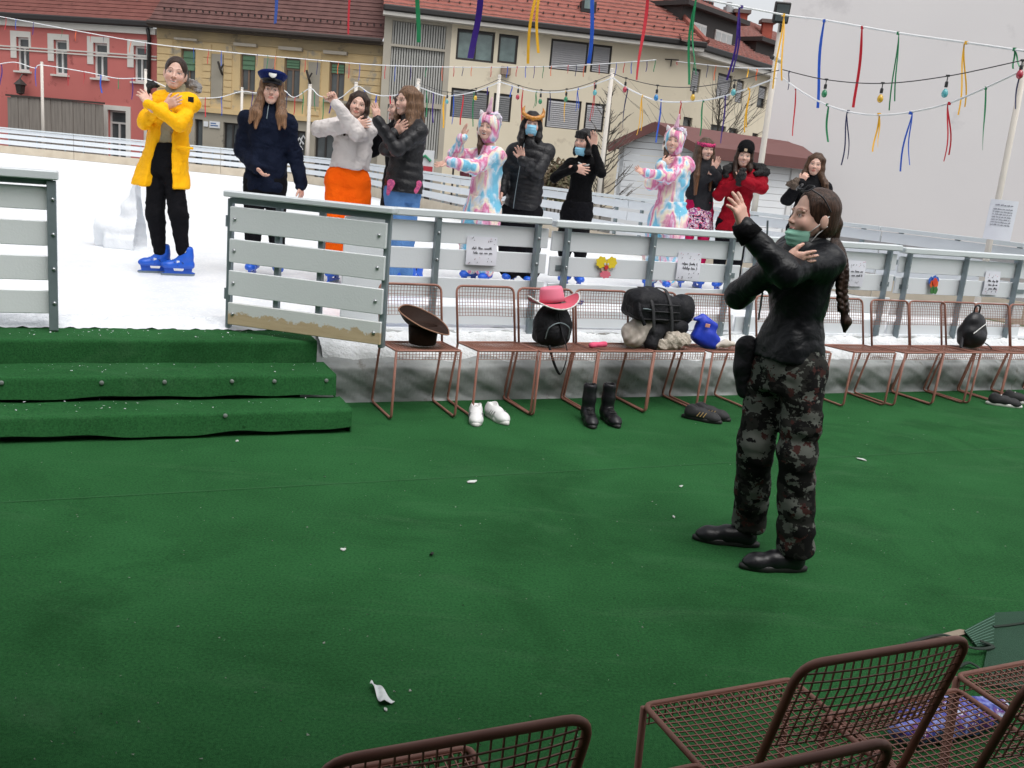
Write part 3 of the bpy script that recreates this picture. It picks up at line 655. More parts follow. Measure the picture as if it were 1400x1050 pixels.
for (x0, x1, ys) in ((930, 1010, (20, 62)), (1032, 1070, (62, 88))):
    h = Fq.rect(x0, ys[0], x1, ys[1]); b = MB(t.location)
    Fq.slab(b, h[0], h[1], h[2]-.5, h[3], -4, 0); dm = b.build('dormer', dark, t)
    b = MB(t.location); Fq.slab(b, h[0]-.25, h[1]+.3, h[3], h[3]+.22, -4, .45); b.build('dormer_roof', dark, dm)
    if x0 < 1000:
        for (a, c) in ((939, 964), (976, 999)):
            ym = 44 if a < 950 else 56; r = Fq.rect(a, ym-13, c, ym+14); b = MB(t.location); Fq.slab(b, *r, .0, .06); b.build('dormer_frame', whitefr, dm)
            for k in range(3):
                b = MB(t.location); ua = r[0]+(r[1]-r[0])*k/3+.05; ub = r[0]+(r[1]-r[0])*(k+1)/3-.05; Fq.slab(b, ua, ub, r[2]+.1, r[3]-.1, .05, .075); b.build('pane', pm('curtain_white', (.48, .50, .50), .4, (.32, .35, .35), vs=2), dm)
brick = pm('chimney_brick', lin((158, 82, 66)), .9, lin((130, 62, 50)), vs=4, va=.9)
for (x0, y0, x1, y1, nm) in ((956, -14, 977, 22, 'brick'), (1003, 20, 1021, 34, 'brick'), (1040, 33, 1056, 50, 'brick')):
    a = at(x0, y1, 60); c = at(x1, y0, 60); b = MB(t.location); w_ = c.x-a.x
    b.box(((a.x+c.x)/2, 60, (a.z-1.5+c.z)/2), (w_, w_, c.z-a.z+1.5)); ch = b.build('chimney', brick, t)
    b = MB(t.location); b.box(((a.x+c.x)/2, 60, c.z+.1), (w_+.3, w_+.3, .2)); b.build('chimney_cap', pm('cap_concrete', (.16, .13, .12), .9), ch)
    if x0 < 960:
        for k in range(4):
            b = MB(t.location); b.box((a.x+w_*(k+.5)/4, 60-w_/2-.02, at(960, 3, 60).z), (w_*.14, .1, .55)); b.build('flue_opening', darkfr, ch)
a = at(988, 27, 60); c = at(1002, 14, 60); b = MB(t.location)
b.lathe([((c.x-a.x)*.45, -.6), ((c.x-a.x)*.45, .3), ((c.x-a.x)*.6, .32), ((c.x-a.x)*.6, .62), ((c.x-a.x)*.35, .64), ((c.x-a.x)*.35, .9)], ((a.x+c.x)/2, 60, (a.z+c.z)/2-.2), 12); b.build('metal_cowl', pm('dull_zinc', (.40, .42, .43), .5, metal=.4), t)
# ------------------------------------------------------------------ tall blank grey gable on the right
F = Facade(1036, 29, 1700, 27.0, 240)
t = thing('grey_gable_building', F.pt(F.L/2, 0), 'tall building showing one blank pale grey gable wall on the right', 'building')
gw = pm('pale_grey_render', lin((212, 209, 209)), .9, lin((205, 202, 203)), vs=.35, va=.7, bump=.08, bs=30, wear=(lin((196, 193, 194)), .55, .60))
b = MB(t.location); b.prism([F.pt(0, -.01), F.pt(F.L, -.01), F.pt(F.L, -.01, -14), F.pt(6.5, -.01, -14)], (0, 0, 16)); o = b.build('gable_wall', gw, t); fix_normals(o)
b = MB(t.location); b.prism([F.pt(-.3, 16, .3), F.pt(F.L, 16, .3), F.pt(F.L, 16, -14), F.pt(6.5, 16, -14)], (0, 0, .3)); fix_normals(b.build('roof', darkroof, t))
b = MB(t.location); F.slab(b, -.0, F.L, .01, .55, .003, .04); b.build('base_course', pm('plinth_grey', (.30, .30, .31), .9), t)
# ------------------------------------------------------------------ white shed with brown roof
corner = at(946, 203, 25); left = at(845, 200, 25.6); right = at(1106, 224, 27.6)
t = thing('white_shed', Vector((corner.x, 25.5, 0)), 'white boarded shed with brown roof behind the skaters', 'shed')
Fs = Facade(946, 25, 1106, 27.6, 215); Fg = Facade(845, 25.6, 946, 25.0, 215)
brownr = pm('brown_sheet_roof', lin((104, 66, 62)), .7, lin((92, 56, 54)), vs=2)
wsid = pm('white_siding', (.76, .78, .80), .6, (.70, .72, .74), vs=2)
zeL = Fg.uv(846, 199)[1]; zeR = Fg.uv(944, 204)[1]; zA = Fg.uv(897, 177)[1]; uA = Fg.uv(897, 177)[0]; zE = (zeL+zeR)/2
zS = Fs.uv(1030, 214)[1]
n = 17                                                       # boards of the gable end, clipped by the roof line
for k in range(n):
    z0 = zA*k/n; z1 = zA*(k+1)/n-.012
    if z0 < zE: ua, ub = 0, Fg.L
    else:
        q = (z0-zE)/(zA-zE); ua = uA*q; ub = Fg.L-(Fg.L-uA)*q
    b = MB(t.location); Fg.slab(b, ua, ub, z0, z1, -.03, 0); b.build('siding_board', wsid, t)
n = 13
for k in range(n):
    b = MB(t.location); Fs.slab(b, 0, Fs.L, zS*k/n, zS*(k+1)/n-.012, -.03, 0); b.build('siding_board', wsid, t)
b = MB(t.location); a = Fs.rect(1076, 232, 1112, 300); Fs.slab(b, a[0], min(a[1], Fs.L-.05), .05, a[3], .005, .06); dr = b.build('garage_door', pm('white_door_frame', (.74, .74, .74), .5), t)
for k in range(7):
    b = MB(t.location); zz = .12+(a[3]-.3)*k/7; Fs.slab(b, a[0]+.18, min(a[1], Fs.L)-.12, zz, zz+(a[3]-.3)/7-.02, .06, .085); b.build('door_board', wsid, dr)
# roof: two slopes of the gable carried back along the side wall
gx_ = Fs.u; ap = Fg.pt(uA, zA+.06, .25); el = Fg.pt(-.25, zE-.12, .25); er = Fg.pt(Fg.L+.2, zS-.02, .3)
end = Fs.u*(Fs.L+.3)
rd = at(1090, 201, 29.2)
b = MB(t.location); b.prism([er, er+end, rd, ap], (0, 0, .12)); o = b.build('roof', brownr, t); fix_normals(o)
bk = rd-ap
b = MB(t.location); b.prism([el, ap, rd, el+bk], (0, 0, .12)); fix_normals(b.build('roof', brownr, t))
b = MB(t.location); b.beam(el, ap, .06, .22); b.build('barge_board', brownr, t)
b = MB(t.location); b.beam(ap, er, .06, .22); b.build('barge_board', brownr, t)
b = MB(t.location); b.beam(er-Vector((0, 0, .05)), er+end-Vector((0, 0, .05)), .06, .26); b.build('fascia', brownr, t)
b = MB(t.location); b.box(Fg.pt(.1, zE/2, -1), (.1, 2.0, zE-.02), Fg.M); b.build('side_wall', wsid, t)
# ------------------------------------------------------------------ bare trees and a shrub
bark = pm('grey_bark', (.13, .115, .095), .9, (.08, .07, .06), vs=9)
def bare_tree(base, top, nb, spread, label, seed, r0=.05):
    rnd = random.Random(seed); t = thing('bare_tree', base, label, 'tree'); off = t.location
    L = (top-base).length; tr = [base.lerp(top, k/8)+Vector((.04*math.sin(k*1.9+seed), .04*math.cos(k*1.3), 0))*L*.12 for k in range(9)]
    b = MB(off); b.tube(tr, [r0*(1-.85*k/8) for k in range(9)], 7); b.build('trunk', bark, t, smooth=True)
    b = MB(off)
    for i in range(nb):
        q = .2+.78*i/nb; p = base.lerp(top, q); a = rnd.uniform(0, 6.28); l = spread*(1.15-q)*rnd.uniform(.6, 1.2)
        pts = [p+Vector((math.cos(a)*l*s_, math.sin(a)*l*s_, l*(.45*s_+.55*s_*s_))) for s_ in (0, .3, .6, 1)]
        b.tube(pts, [.016, .012, .009, .004], 4)
        for j in range(4):
            pp = pts[1].lerp(pts[3], rnd.random()); a2 = a+rnd.uniform(-1, 1); l2 = l*.45
            b.tube([pp, pp+Vector((math.cos(a2)*l2*.5, math.sin(a2)*l2*.5, l2*.3)), pp+Vector((math.cos(a2)*l2, math.sin(a2)*l2, l2*.75))], [.008, .006, .003], 3)
    b.build('branches', bark, t, smooth=True)
    return t
bare_tree(Vector((at(822, 262, 20).x, 20, 0)), at(838, 118, 20), 46, .75, 'slim bare young tree beside the pale pole left of the white shed', 3, .06)
bare_tree(Vector((at(985, 200, 33).x, 33, 0)), at(985, 128, 33), 40, 3.0, 'bare tree rising behind the brown roof of the white shed', 8, .08)
bush = pm('shrub_leaf', (.07, .10, .04), .7, (.14, .07, .05), vs=3, va=1)
c = at(762, 246, 24); t = thing('garden_shrub', Vector((c.x, 24, 0)), 'low green and reddish shrub in front of the beige block', 'shrub'); b = MB(t.location); rnd = random.Random(4)
for k in range(1500):
    a, e = rnd.uniform(0, 6.28), rnd.uniform(-.3, 1.5); rr = rnd.uniform(.6, 1.0)*(1+.2*math.sin(a*3)); p = Vector((c.x+.55*rr*math.cos(a)*math.cos(e), 24+.5*rr*math.sin(a)*math.cos(e), c.z-.35+.75*rr*math.sin(e)))
    d1 = Vector((rnd.gauss(0, 1), rnd.gauss(0, 1), rnd.gauss(0, 1))).normalized()*.07; d2 = d1.orthogonal().normalized()*.035
    b._a([p-d1, p+d2, p+d1, p-d2], [(0, 1, 2, 3)])
b.build('foliage', bush, t)
b = MB(t.location)
for k in range(5): b.tube([(c.x+.05*k-.1, 24, 0), (c.x+.15*(k-2), 24, c.z)], .02, 5)
b.build('stems', bark, t)
# ================================================================== POLES, GARLANDS, LAMP STRINGS
polem = pm('pale_pole_wood', (.62, .58, .53), .8, (.50, .46, .41), vs=5, va=.8, stretch=(3, 3, .4), bump=.1)
poles = {}
def pole(px, py, Y, r, label, key, low=ICE_Z-.5, rb=None):
    r *= .8
    p = at(px, py, Y); b0 = Vector((p.x, p.y, low)); t = thing('garland_pole', b0, label, 'pole', 'poles carrying the garlands')
    b = MB(b0); b.tube([b0, b0.lerp(p, .5), p], [rb or r*1.25, r*1.1, r], 10); b.build('shaft', polem, t, smooth=True)
    b = MB(b0); b.lathe([(r*1.02, -.02), (r*1.08, 0), (r*1.08, .03), (r*.8, .04)], p, 10); b.build('pole_cap', polem, t)
    poles[key] = p; return t
for (px, py, Y, r, lab, key) in (
    (57, 86, 35.2, 0.062, 'pale garland pole in front of the grey plank hoarding', 'a'),
    (199, 96, 34.5, 0.062, 'pale garland pole half hidden behind the person in the yellow jacket', 'b'),
    (331, 121, 33.4, 0.056, 'pale garland pole just left of the blue peaked cap', 'c'),
    (384, 120, 32.6, 0.056, 'pale garland pole half hidden just right of the blue peaked cap', 'd'),
    (424, 117, 31.6, 0.068, 'pale garland pole between the peaked cap and the raised fist', 'e'),
    (487, 114, 28.6, 0.062, 'pale garland pole behind the head of the person in the pale hoodie', 'f'),
    (572, 110, 24.1, 0.056, 'pale garland pole behind the long fair hair of the dark padded jacket', 'g'),
    (683, 105, 19.8, 0.040, 'pale garland pole behind the pink unicorn horn', 'h'),
    (837, 97, 16.4, 0.043, 'pale garland pole right of the person with a hand on their head', 'i'),
    (1069, 26, 13.2, 0.046, 'tall leaning-looking pole with a floodlight beside the red jacket', 'j'),
    (1402, 88, 10.2, 0.037, 'garland pole with a pinned paper at the right edge', 'k')):
    pole(px, py, Y, r, lab, key)
# floodlight
p = poles['j']; t = thing('floodlight', p, 'black rectangular floodlight on top of the tall pole', 'floodlight')
b = MB(p); b.box(p+Vector((-.04, -.10, .06)), (.20, .07, .26), Matrix.Rotation(.2, 3, 'X'), .01); b.build('housing', blackpipe, t)
b = MB(p); b.box(p+Vector((-.04, -.142, .052)), (.16, .008, .20), Matrix.Rotation(.2, 3, 'X')); b.build('lens', glassm, t)
b = MB(p); b.tube([p+Vector((0, 0, -.2)), p+Vector((-.02, -.08, -.08))], .015, 6); b.build('bracket', blackpipe, t)
p = at(1056, 82, 12.5); t = thing('security_camera', p, 'small white camera clamped to the tall pole below the floodlight', 'camera')
b = MB(p); b.tube([p+Vector((.10, 0, 0)), p+Vector((-.02, -.08, .02))], .035, 10); b.build('camera_body', whitefr, t, smooth=True)
b = MB(p); b.tube([p+Vector((-.015, -.078, .019)), p+Vector((-.035, -.1, .022))], .03, 10); b.build('lens', darkfr, t, smooth=True)
cordw = pm('white_tape', (.78, .79, .80), .6); cable = pm('black_cable', (.02, .02, .022), .5)
RC = {'b': ('blue_ribbon', lin((28, 84, 190))), 'r': ('red_ribbon', lin((190, 24, 44))), 'g': ('green_ribbon', lin((14, 122, 74))), 'p': ('purple_ribbon', lin((52, 22, 118))), 'y': ('yellow_ribbon', lin((238, 180, 40))), 'n': ('navy_ribbon', lin((38, 40, 82))), 'o': ('orange_ribbon', lin((226, 100, 50)))}
RC = {k: pm(v[0], v[1], .45, tuple(x*.8 for x in v[1]), vs=30) for k, v in RC.items()}
def spl(pts, n=10):                       # Catmull-Rom through 3-D points
    P = [Vector(p) for p in pts]; out = []
    for i in range(len(P)-1):
        a, b, c, d = P[max(i-1, 0)], P[i], P[i+1], P[min(i+2, len(P)-1)]
        for k in range(n):
            s = k/n; out.append(.5*((2*b)+(c-a)*s+(2*a-5*b+4*c-d)*s*s+(3*b-a-3*c+d)*s**3))
    return out+[P[-1]]
def ribbon(par, top, bot, col, w, dbl, seed):
    rnd = random.Random(seed); off = par.location; b = MB(off); L = (top-bot).length
    strands = 2 if dbl else 1
    for k in range(strands):
        e = bot+Vector((rnd.uniform(-.5, .5)*w*.8+(k-.5)*w*.9*dbl, rnd.uniform(-.03, .03)*L, (.12*L if k else 0)))
        tw = rnd.uniform(-1.2, 1.2); V = []; F = []; n = 10
        for i in range(n+1):
            q = i/n; c = top.lerp(e, q)+Vector((.25*w*math.sin(q*5+seed), .4*w*math.sin(q*4+seed*2), 0)); an = .35*math.sin(seed)+tw*q
            hw = w*.31*(.55+.45*min(1, q*4))*(1 if not dbl else .5); d = Vector((math.cos(an), math.sin(an), 0))*hw; nn = Vector((-math.sin(an), math.cos(an), 0))*.0012
            V += [c-d-nn, c+d-nn, c+d+nn, c-d+nn]
        for i in range(n):
            for j in range(4): F.append((4*i+j, 4*i+(j+1) % 4, 4*i+4+(j+1) % 4, 4*i+4+j))
        F += [(3, 2, 1, 0), (4*n, 4*n+1, 4*n+2, 4*n+3)]
        b._a(V, F)
    b.tube([top+Vector((0, 0, .012)), top-Vector((0, 0, .02))], w*.35, 6)
    return b.build('ribbon', RC[col], par)
def garland(name, pts, r, label, rib, w=.03, flat=.25, group='ribbon garlands'):
    P = spl([at(*p) for p in pts]); t = thing(name, P[0], label, 'garland', group)
    b = MB(t.location); b.tube(P, r*1.05, 6, flat=.9); b.build('cord', cordw, t, smooth=True)
    for i, q in enumerate(rib):
        x0, y0, x1, y1, col = q[:5]; dbl = len(q) > 5 and q[5]
        # depth of the cord where this ribbon hangs
        xs = [p[0] for p in pts]; Y = float(np.interp(x0, xs, [p[2] for p in pts])); top = at(x0, y0, Y); bot = at(x1, y1, Y)
        ww = w*(q[6] if len(q) > 6 else 1)
        ribbon(t, top, Vector((top.x, bot.y, bot.z)).lerp(bot, .8), col, ww, dbl, i*1.7+x0*.01)
    return t
def lamps(pts, bulbs, label):
    P = spl([at(*p) for p in pts]); t = thing('lamp_string', P[0], label, 'lamp string', 'strings of coloured bulbs')
    b = MB(t.location); b.tube(P, .0055, 6); b.build('cable', cable, t, smooth=True)
    for (x, yc, yb, col) in bulbs:
        Y = float(np.interp(x, [p[0] for p in pts], [p[2] for p in pts])); c = at(x, yc, Y); e = at(x-1, yb, Y); e = Vector((c.x, c.y, e.z)); d = (c.z-e.z)
        b = MB(t.location); b.tube([c, c-Vector((0, 0, d*.3))], .006, 5); b.lathe([(.012, 0), (.018, -.01), (.018, -d*.3), (.014, -d*.32)], c-Vector((0, 0, d*.28)), 8); b.lathe([(.022, -.006), (.022, .012)], c, 6); s = b.build('socket', cable, t)
        b = MB(t.location); b.lathe([(.012, .03), (.028, .008), (.034, -.02), (.028, -.045), (.012, -.058), (.001, -.06)], e+Vector((0, 0, .03)), 12)
        m = {'r': (.45, .03, .06), 'g': (.02, .22, .09), 'b': (.02, .22, .52), 'y': (.70, .42, .03), 'c': (.10, .42, .46)}[col]
        b.build('bulb', pm('bulb_glass_'+col, m, .15, tuple(x*.7 for x in m), spec=.8), s, smooth=True)
    return t
# high near garland
garland('ribbon_garland', ((250, -130, 5.6), (480, -95, 6.6), (740, -52, 8.4), (950, -4, 10.6), (1071, 20, 12.4), (1130, 28, 12.1), (1228, 45, 11.4), (1320, 58, 10.8), (1402, 70, 10.2)), .012,
        'white cord with long bright ribbons strung high across the top of the picture',
        ((380, -112, 380, 33, 'b', 0, 1.7), (479, -95, 477, 47, 'r', 0, .8), (573, -80, 569, 58, 'g', 0, 1.7), (660, -65, 651, 80, 'p', 0, 2.6), (740, -52, 732, 88, 'y', 1, 2.6), (814, -35, 804, 87, 'b', 0, 1.9), (886, -18, 874, 110, 'r', 0, 2.0), (950, -4, 943, 116, 'g', 1, 2.8), (1013, 9, 1001, 110, 'p', 1, 2.6), (1071, 20, 1062, 122, 'y', 1, 2.2), (1127, 28, 1119, 148, 'b', 0, 1.8), (1179, 37, 1170, 147, 'r', 0, 1.7), (1228, 45, 1219, 151, 'g', 1, 1.6), (1321, 58, 1315, 158, 'y', 1, 1.8), (1387, 67, 1392, 95, 'g', 1, 1.8)), .03)
# spans between the poles
garland('ribbon_garland', ((1069, 106, 12.4), (1097, 126, 12.0), (1132, 144, 11.6), (1172, 155, 11.2), (1212, 157, 10.9), (1257, 151, 10.7), (1300, 140, 10.5), (1347, 120, 10.2), (1398, 96, 10.0)), .011,
        'sagging white ribbon garland before the grey gable wall',
        ((1079, 98, 1077, 123, 'n', 0, .7), (1088, 121, 1085, 186, 'r', 0, 1), (1131, 143, 1131, 194, 'g', 0, 1.5), (1160, 152, 1153, 226, 'n', 1, 1.6), (1202, 156, 1198, 208, 'y', 1, 2), (1245, 154, 1238, 235, 'b', 1, 1.9), (1298, 141, 1292, 221, 'r', 1, 1.7), (1348, 120, 1347, 206, 'g', 0, 1.3), (1394, 98, 1389, 149, 'n', 0, 1.0)), .03)
lamps(((1069, 95, 12.4), (1130, 109, 11.7), (1207, 114, 11.0), (1296, 104, 10.5), (1400, 82, 10.0)), ((1130, 109, 130, 'g'), (1207, 114, 137, 'y'), (1296, 104, 130, 'c'), (1398, 83, 104, 'r')), 'black cable with coloured bulbs before the grey gable wall')
garland('ribbon_garland', ((838, 106, 15.3), (857, 120, 15.0), (887, 134, 14.6), (910, 139, 14.3), (940, 139, 14.0), (975, 135, 13.6), (1020, 122, 13.1), (1062, 106, 12.6)), .011,
        'sagging white ribbon garland between the two pale poles above the white shed',
        ((858, 121, 851, 176, 'n', 0, 1.2), (879, 131, 872, 185, 'y', 1, 1.6), (904, 137, 898, 195, 'b', 0, 1.2), (931, 139, 930, 163, 'r', 0, 1), (962, 138, 957, 186, 'g', 0, 1.2), (992, 131, 985, 196, 'p', 0, 1.2), (1024, 121, 1019, 181, 'y', 1, 1.8)), .03)
lamps(((838, 100, 15.3), (856, 107, 15.0), (899, 117, 14.4), (949, 119, 13.9), (1005, 110, 13.2), (1065, 96, 12.6)), ((856, 107, 124, 'r'), (899, 117, 135, 'b'), (949, 119, 135, 'y'), (1005, 110, 128, 'c')), 'black cable with coloured bulbs above the white shed')
garland('ribbon_garland', ((684, 112, 18.1), (725, 124, 17.3), (760, 126, 16.7), (797, 120, 16.1), (836, 107, 15.4)), .011,
        'sagging white ribbon garland above the gold horned headpiece',
        ((700, 117, 698, 133, 'b', 0, 1.1), (715, 121, 712, 165, 'r', 0, 1.2), (734, 125, 731, 148, 'g', 1, 1.4), (752, 126, 752, 165, 'n', 0, 1), (774, 125, 771, 167, 'y', 0, 1.3), (791, 121, 789, 152, 'b', 1, 1.3), (813, 114, 809, 166, 'r', 1, 1.3)), .03)
lamps(((684, 108, 18.1), (725, 121, 17.3), (760, 124, 16.7), (797, 117, 16.1), (836, 102, 15.4)), ((709, 117, 134, 'r'), (740, 123, 140, 'g'), (775, 122, 137, 'g'), (815, 111, 128, 'c')), 'black cable with coloured bulbs above the gold horned headpiece')
garland('ribbon_garland', ((573, 119, 22.4), (600, 129, 20.9), (616, 131, 20.2), (650, 125, 19.1), (683, 112, 18.2)), .012,
        'sagging white ribbon garland left of the pink unicorn horn',
        ((583, 124, 583, 160, 'g', 0, 1.2), (592, 127, 592, 168, 'p', 0, 1.2), (608, 131, 606, 175, 'y', 0, 1.8), (621, 130, 619, 170, 'b', 0, 1.2), (633, 129, 631, 171, 'r', 0, 1.2), (648, 126, 646, 173, 'g', 0, 1.2), (667, 119, 666, 130, 'p', 0, 1)), .035)
lamps(((573, 114, 22.4), (612, 126, 20.3), (650, 121, 19.1), (683, 108, 18.2)), ((612, 126, 140, 'c'), (651, 121, 135, 'y')), 'black cable with coloured bulbs left of the pink unicorn horn')
garland('ribbon_garland', ((272, 134, 32), (300, 133, 31.9), (331, 125, 31.8), (352, 127, 31.4), (384, 122, 31), (402, 133, 30.5), (424, 121, 30), (437, 131, 29.2), (462, 135, 28), (487, 118, 27), (505, 127, 25.7), (525, 131, 24.7), (550, 128, 23.5), (572, 116, 22.5)), .014,
        'white ribbon garland strung pole to pole before the ochre house',
        ((281, 134, 279, 160, 'r', 0, 1), (303, 133, 302, 158, 'b', 0, 1), (345, 126, 344, 150, 'p', 0, .9), (393, 128, 391, 148, 'n', 0, 1), (404, 133, 402, 157, 'r', 0, 1), (414, 126, 413, 156, 'g', 0, 1), (430, 126, 430, 152, 'g', 0, .8), (443, 133, 441, 163, 'g', 0, 1), (452, 134, 450, 155, 'p', 0, 1.2), (498, 123, 498, 148, 'b', 0, 1), (515, 130, 513, 160, 'b', 0, 1.3), (534, 131, 532, 163, 'r', 0, 1.3), (545, 129, 544, 150, 'b', 0, 1.2), (560, 123, 559, 150, 'p', 0, 1)), .05)
garland('ribbon_garland', ((-20, 92, 34), (18, 85, 33.9), (47, 93, 33.7), (58, 89, 33.6), (120, 99, 33.3), (160, 107, 33.1), (200, 108, 32.9), (235, 122, 32.5), (272, 134, 32)), .016,
        'white ribbon garland strung low before the red house',
        ((2, 89, 1, 116, 'p', 0, 1.3), (49, 92, 48, 118, 'b', 0, 1.1), (93, 95, 93, 117, 'r', 0, .8), (115, 98, 114, 118, 'r', 0, 1), (138, 103, 137, 127, 'b', 0, 1.5), (162, 107, 161, 122, 'g', 0, .8), (181, 108, 180, 136, 'p', 0, 1.1)), .05)
garland('ribbon_garland', ((-20, 19, 30), (30, 28, 30), (110, 43, 29), (210, 60, 28), (320, 72, 27), (420, 81, 26), (520, 89, 25), (640, 92, 24), (750, 91, 23), (830, 87, 22), (897, 82, 21.5)), .012,
        'thin white cord with short ribbons crossing the house fronts high up',
        tuple((x, float(np.interp(x, (0, 30, 110, 210, 320, 420, 520, 640, 750, 830, 897), (23, 28, 43, 60, 72, 81, 89, 92, 91, 87, 82))), x-1.5, float(np.interp(x, (0, 200, 520, 900), (36, 76, 110, 100)))+3*math.sin(x), 'rbpgornorb'[i % 10], 0, .8) for i, x in enumerate((8, 22, 46, 85, 104, 124, 142, 179, 199, 265, 285, 303, 352, 366, 377, 418, 434, 463, 478, 492, 527, 541, 562, 583, 605, 621, 633, 645, 672, 694, 707, 719, 731, 743, 754, 777, 788, 799, 820, 843, 854, 864, 885, 896))), .035)
garland('ribbon_garland', ((925, 84, 21.0), (960, 88, 19), (1000, 92, 16), (1056, 94, 12.7)), .009, 'thin white cord with short ribbons running to the tall pole',
        ((926, 84, 925, 89, 'r', 0, .8), (949, 87, 947, 98, 'g', 0, .8), (968, 89, 965, 106, 'n', 0, .8), (979, 90, 976, 110, 'o', 0, .8), (996, 92, 995, 96, 'y', 0, .8), (1023, 93, 1021, 107, 'y', 0, .8), (1035, 94, 1034, 110, 'o', 0, .8)), .03)
# ================================================================== SOFT SHAPES: smooth-union distance fields meshed by surface nets
def V3(p): return np.array([p[0], p[1], p[2]], dtype=np.float64)
class Field:
    def __init__(s, lo, hi, h):
        s.h = h; s.lo = V3(lo)-2.5*h; n = np.ceil((V3(hi)-s.lo)/h).astype(int)+4
        s.v = np.full(tuple(n), .3, np.float32)
        s.ax = [s.lo[i]+np.arange(n[i])*h for i in range(3)]
    def _sub(s, lo, hi):
        i0 = [max(0, int((lo[i]-s.lo[i])/s.h)-1) for i in range(3)]; i1 = [min(s.v.shape[i], int((hi[i]-s.lo[i])/s.h)+3) for i in range(3)]
        if any(a >= b for a, b in zip(i0, i1)): return None
        sl = tuple(slice(a, b) for a, b in zip(i0, i1))
        return sl, s.ax[0][sl[0]][:, None, None], s.ax[1][sl[1]][None, :, None], s.ax[2][sl[2]][None, None, :]
    def _mix(s, sl, d, k, neg=False):
        a = s.v[sl]; d = d.astype(np.float32)
        if neg:
            d = -d; h = np.maximum(k-np.abs(a-d), 0)/k; s.v[sl] = np.maximum(a, d)+h*h*k*.25
        else:
            h = np.maximum(k-np.abs(a-d), 0)/k; s.v[sl] = np.minimum(a, d)-h*h*k*.25
        return s
    def cone(s, a, b, ra, rb, k=.02, sq=None, quilt=None, neg=False, fold=None):
        a, b = V3(a), V3(b); m = max(ra, rb)+k+.01; q = s._sub(np.minimum(a, b)-m, np.maximum(a, b)+m)
        if q is None: return s
        sl, X, Y, Z = q; ab = b-a; L2 = max(ab.dot(ab), 1e-9)
        px, py, pz = X-a[0], Y-a[1], Z-a[2]; t = np.clip((px*ab[0]+py*ab[1]+pz*ab[2])/L2, 0, 1)
        dx, dy, dz = px-ab[0]*t, py-ab[1]*t, pz-ab[2]*t; d2 = dx*dx+dy*dy+dz*dz
        if sq is not None:                # sq = (direction, factor): thinner along direction
            n = V3(sq[0]); n = n/np.linalg.norm(n); w = dx*n[0]+dy*n[1]+dz*n[2]; d2 = d2+w*w*(1/sq[1]**2-1)
        r = ra+(rb-ra)*t
        d = np.sqrt(d2)-r
        if sq is not None: d = d*np.clip(sq[1]*1.3, .3, 1)
        if quilt: d = d-quilt[1]*np.abs(np.sin(math.pi*t*math.sqrt(L2)/quilt[0]))
        if fold:                          # slanting sleeve folds, strongest at the joint (fold[2]: 1 at the b end, 0 at the a end)
            w = t if fold[2] else 1-t; d = d-fold[1]*(.25+w*w)*(1-1.4*np.abs(np.sin(math.pi*t*math.sqrt(L2)/fold[0]+22*dx+15*dy+3*np.sin(9*t))))
        return s._mix(sl, d, k, neg)
    def chain(s, pts, rs, k=.02, **kw):
        for i in range(len(pts)-1): s.cone(pts[i], pts[i+1], rs[i], rs[i+1], k, **kw)
        return s
    def ell(s, c, r, M=None, k=.02, neg=False):
        c = V3(c); m = max(r)+k+.01; q = s._sub(c-m, c+m)
        if q is None: return s
        sl, X, Y, Z = q; x, y, z = X-c[0], Y-c[1], Z-c[2]
        if M is not None:                 # columns of M are the ellipsoid's axes
            x, y, z = (x*M[0][i]+y*M[1][i]+z*M[2][i] for i in range(3))
        k0 = np.sqrt((x/r[0])**2+(y/r[1])**2+(z/r[2])**2); k1 = np.sqrt((x/r[0]**2)**2+(y/r[1]**2)**2+(z/r[2]**2)**2)+1e-9
        return s._mix(sl, k0*(k0-1)/k1, k, neg)
    def box(s, c, size, M=None, r=.01, k=.01, neg=False):
        c = V3(c); hx = [v/2-r for v in size]; m = math.sqrt(sum(v*v for v in size))/2+k+.01; q = s._sub(c-m, c+m)
        if q is None: return s
        sl, X, Y, Z = q; x, y, z = X-c[0], Y-c[1], Z-c[2]
        if M is not None: x, y, z = (x*M[0][i]+y*M[1][i]+z*M[2][i] for i in range(3))
        qx, qy, qz = np.abs(x)-hx[0], np.abs(y)-hx[1], np.abs(z)-hx[2]
        d = np.sqrt(np.maximum(qx, 0)**2+np.maximum(qy, 0)**2+np.maximum(qz, 0)**2)+np.minimum(np.maximum(np.maximum(qx, qy), qz), 0)-r
        return s._mix(sl, d, k, neg)
    def sect(s, secs, yaw=0, k=.02, pw=2.3, quilt=None, neg=False):
        """stack of elliptical sections (x, y, z, rx, ry), z falling or rising; yaw turns the ellipses"""
        S = sorted(secs, key=lambda q: q[2]); zz = [q[2] for q in S]
        lo = np.array([min(q[0]-max(q[3], q[4]) for q in S), min(q[1]-max(q[3], q[4]) for q in S), zz[0]])-k-.02; hi = np.array([max(q[0]+max(q[3], q[4]) for q in S), max(q[1]+max(q[3], q[4]) for q in S), zz[-1]])+k+.02
        q = s._sub(lo, hi)
        if q is None: return s
        sl, X, Y, Z = q; zf = Z[0, 0, :]
        # smooth (cosine) interpolation between sections
        idx = np.clip(np.searchsorted(zz, zf)-1, 0, len(zz)-2); za = np.array(zz)[idx]; zb = np.array(zz)[idx+1]; t = np.clip((zf-za)/(zb-za), 0, 1)
        g = lambda j: (np.array([p[j] for p in S])[idx]*(1-t)+np.array([p[j] for p in S])[idx+1]*t)[None, None, :]
        cx, cy, rx, ry = g(0), g(1), g(3), g(4); x, y = X-cx, Y-cy; c_, s_ = math.cos(yaw), math.sin(yaw)
        u, w = x*c_+y*s_, -x*s_+y*c_
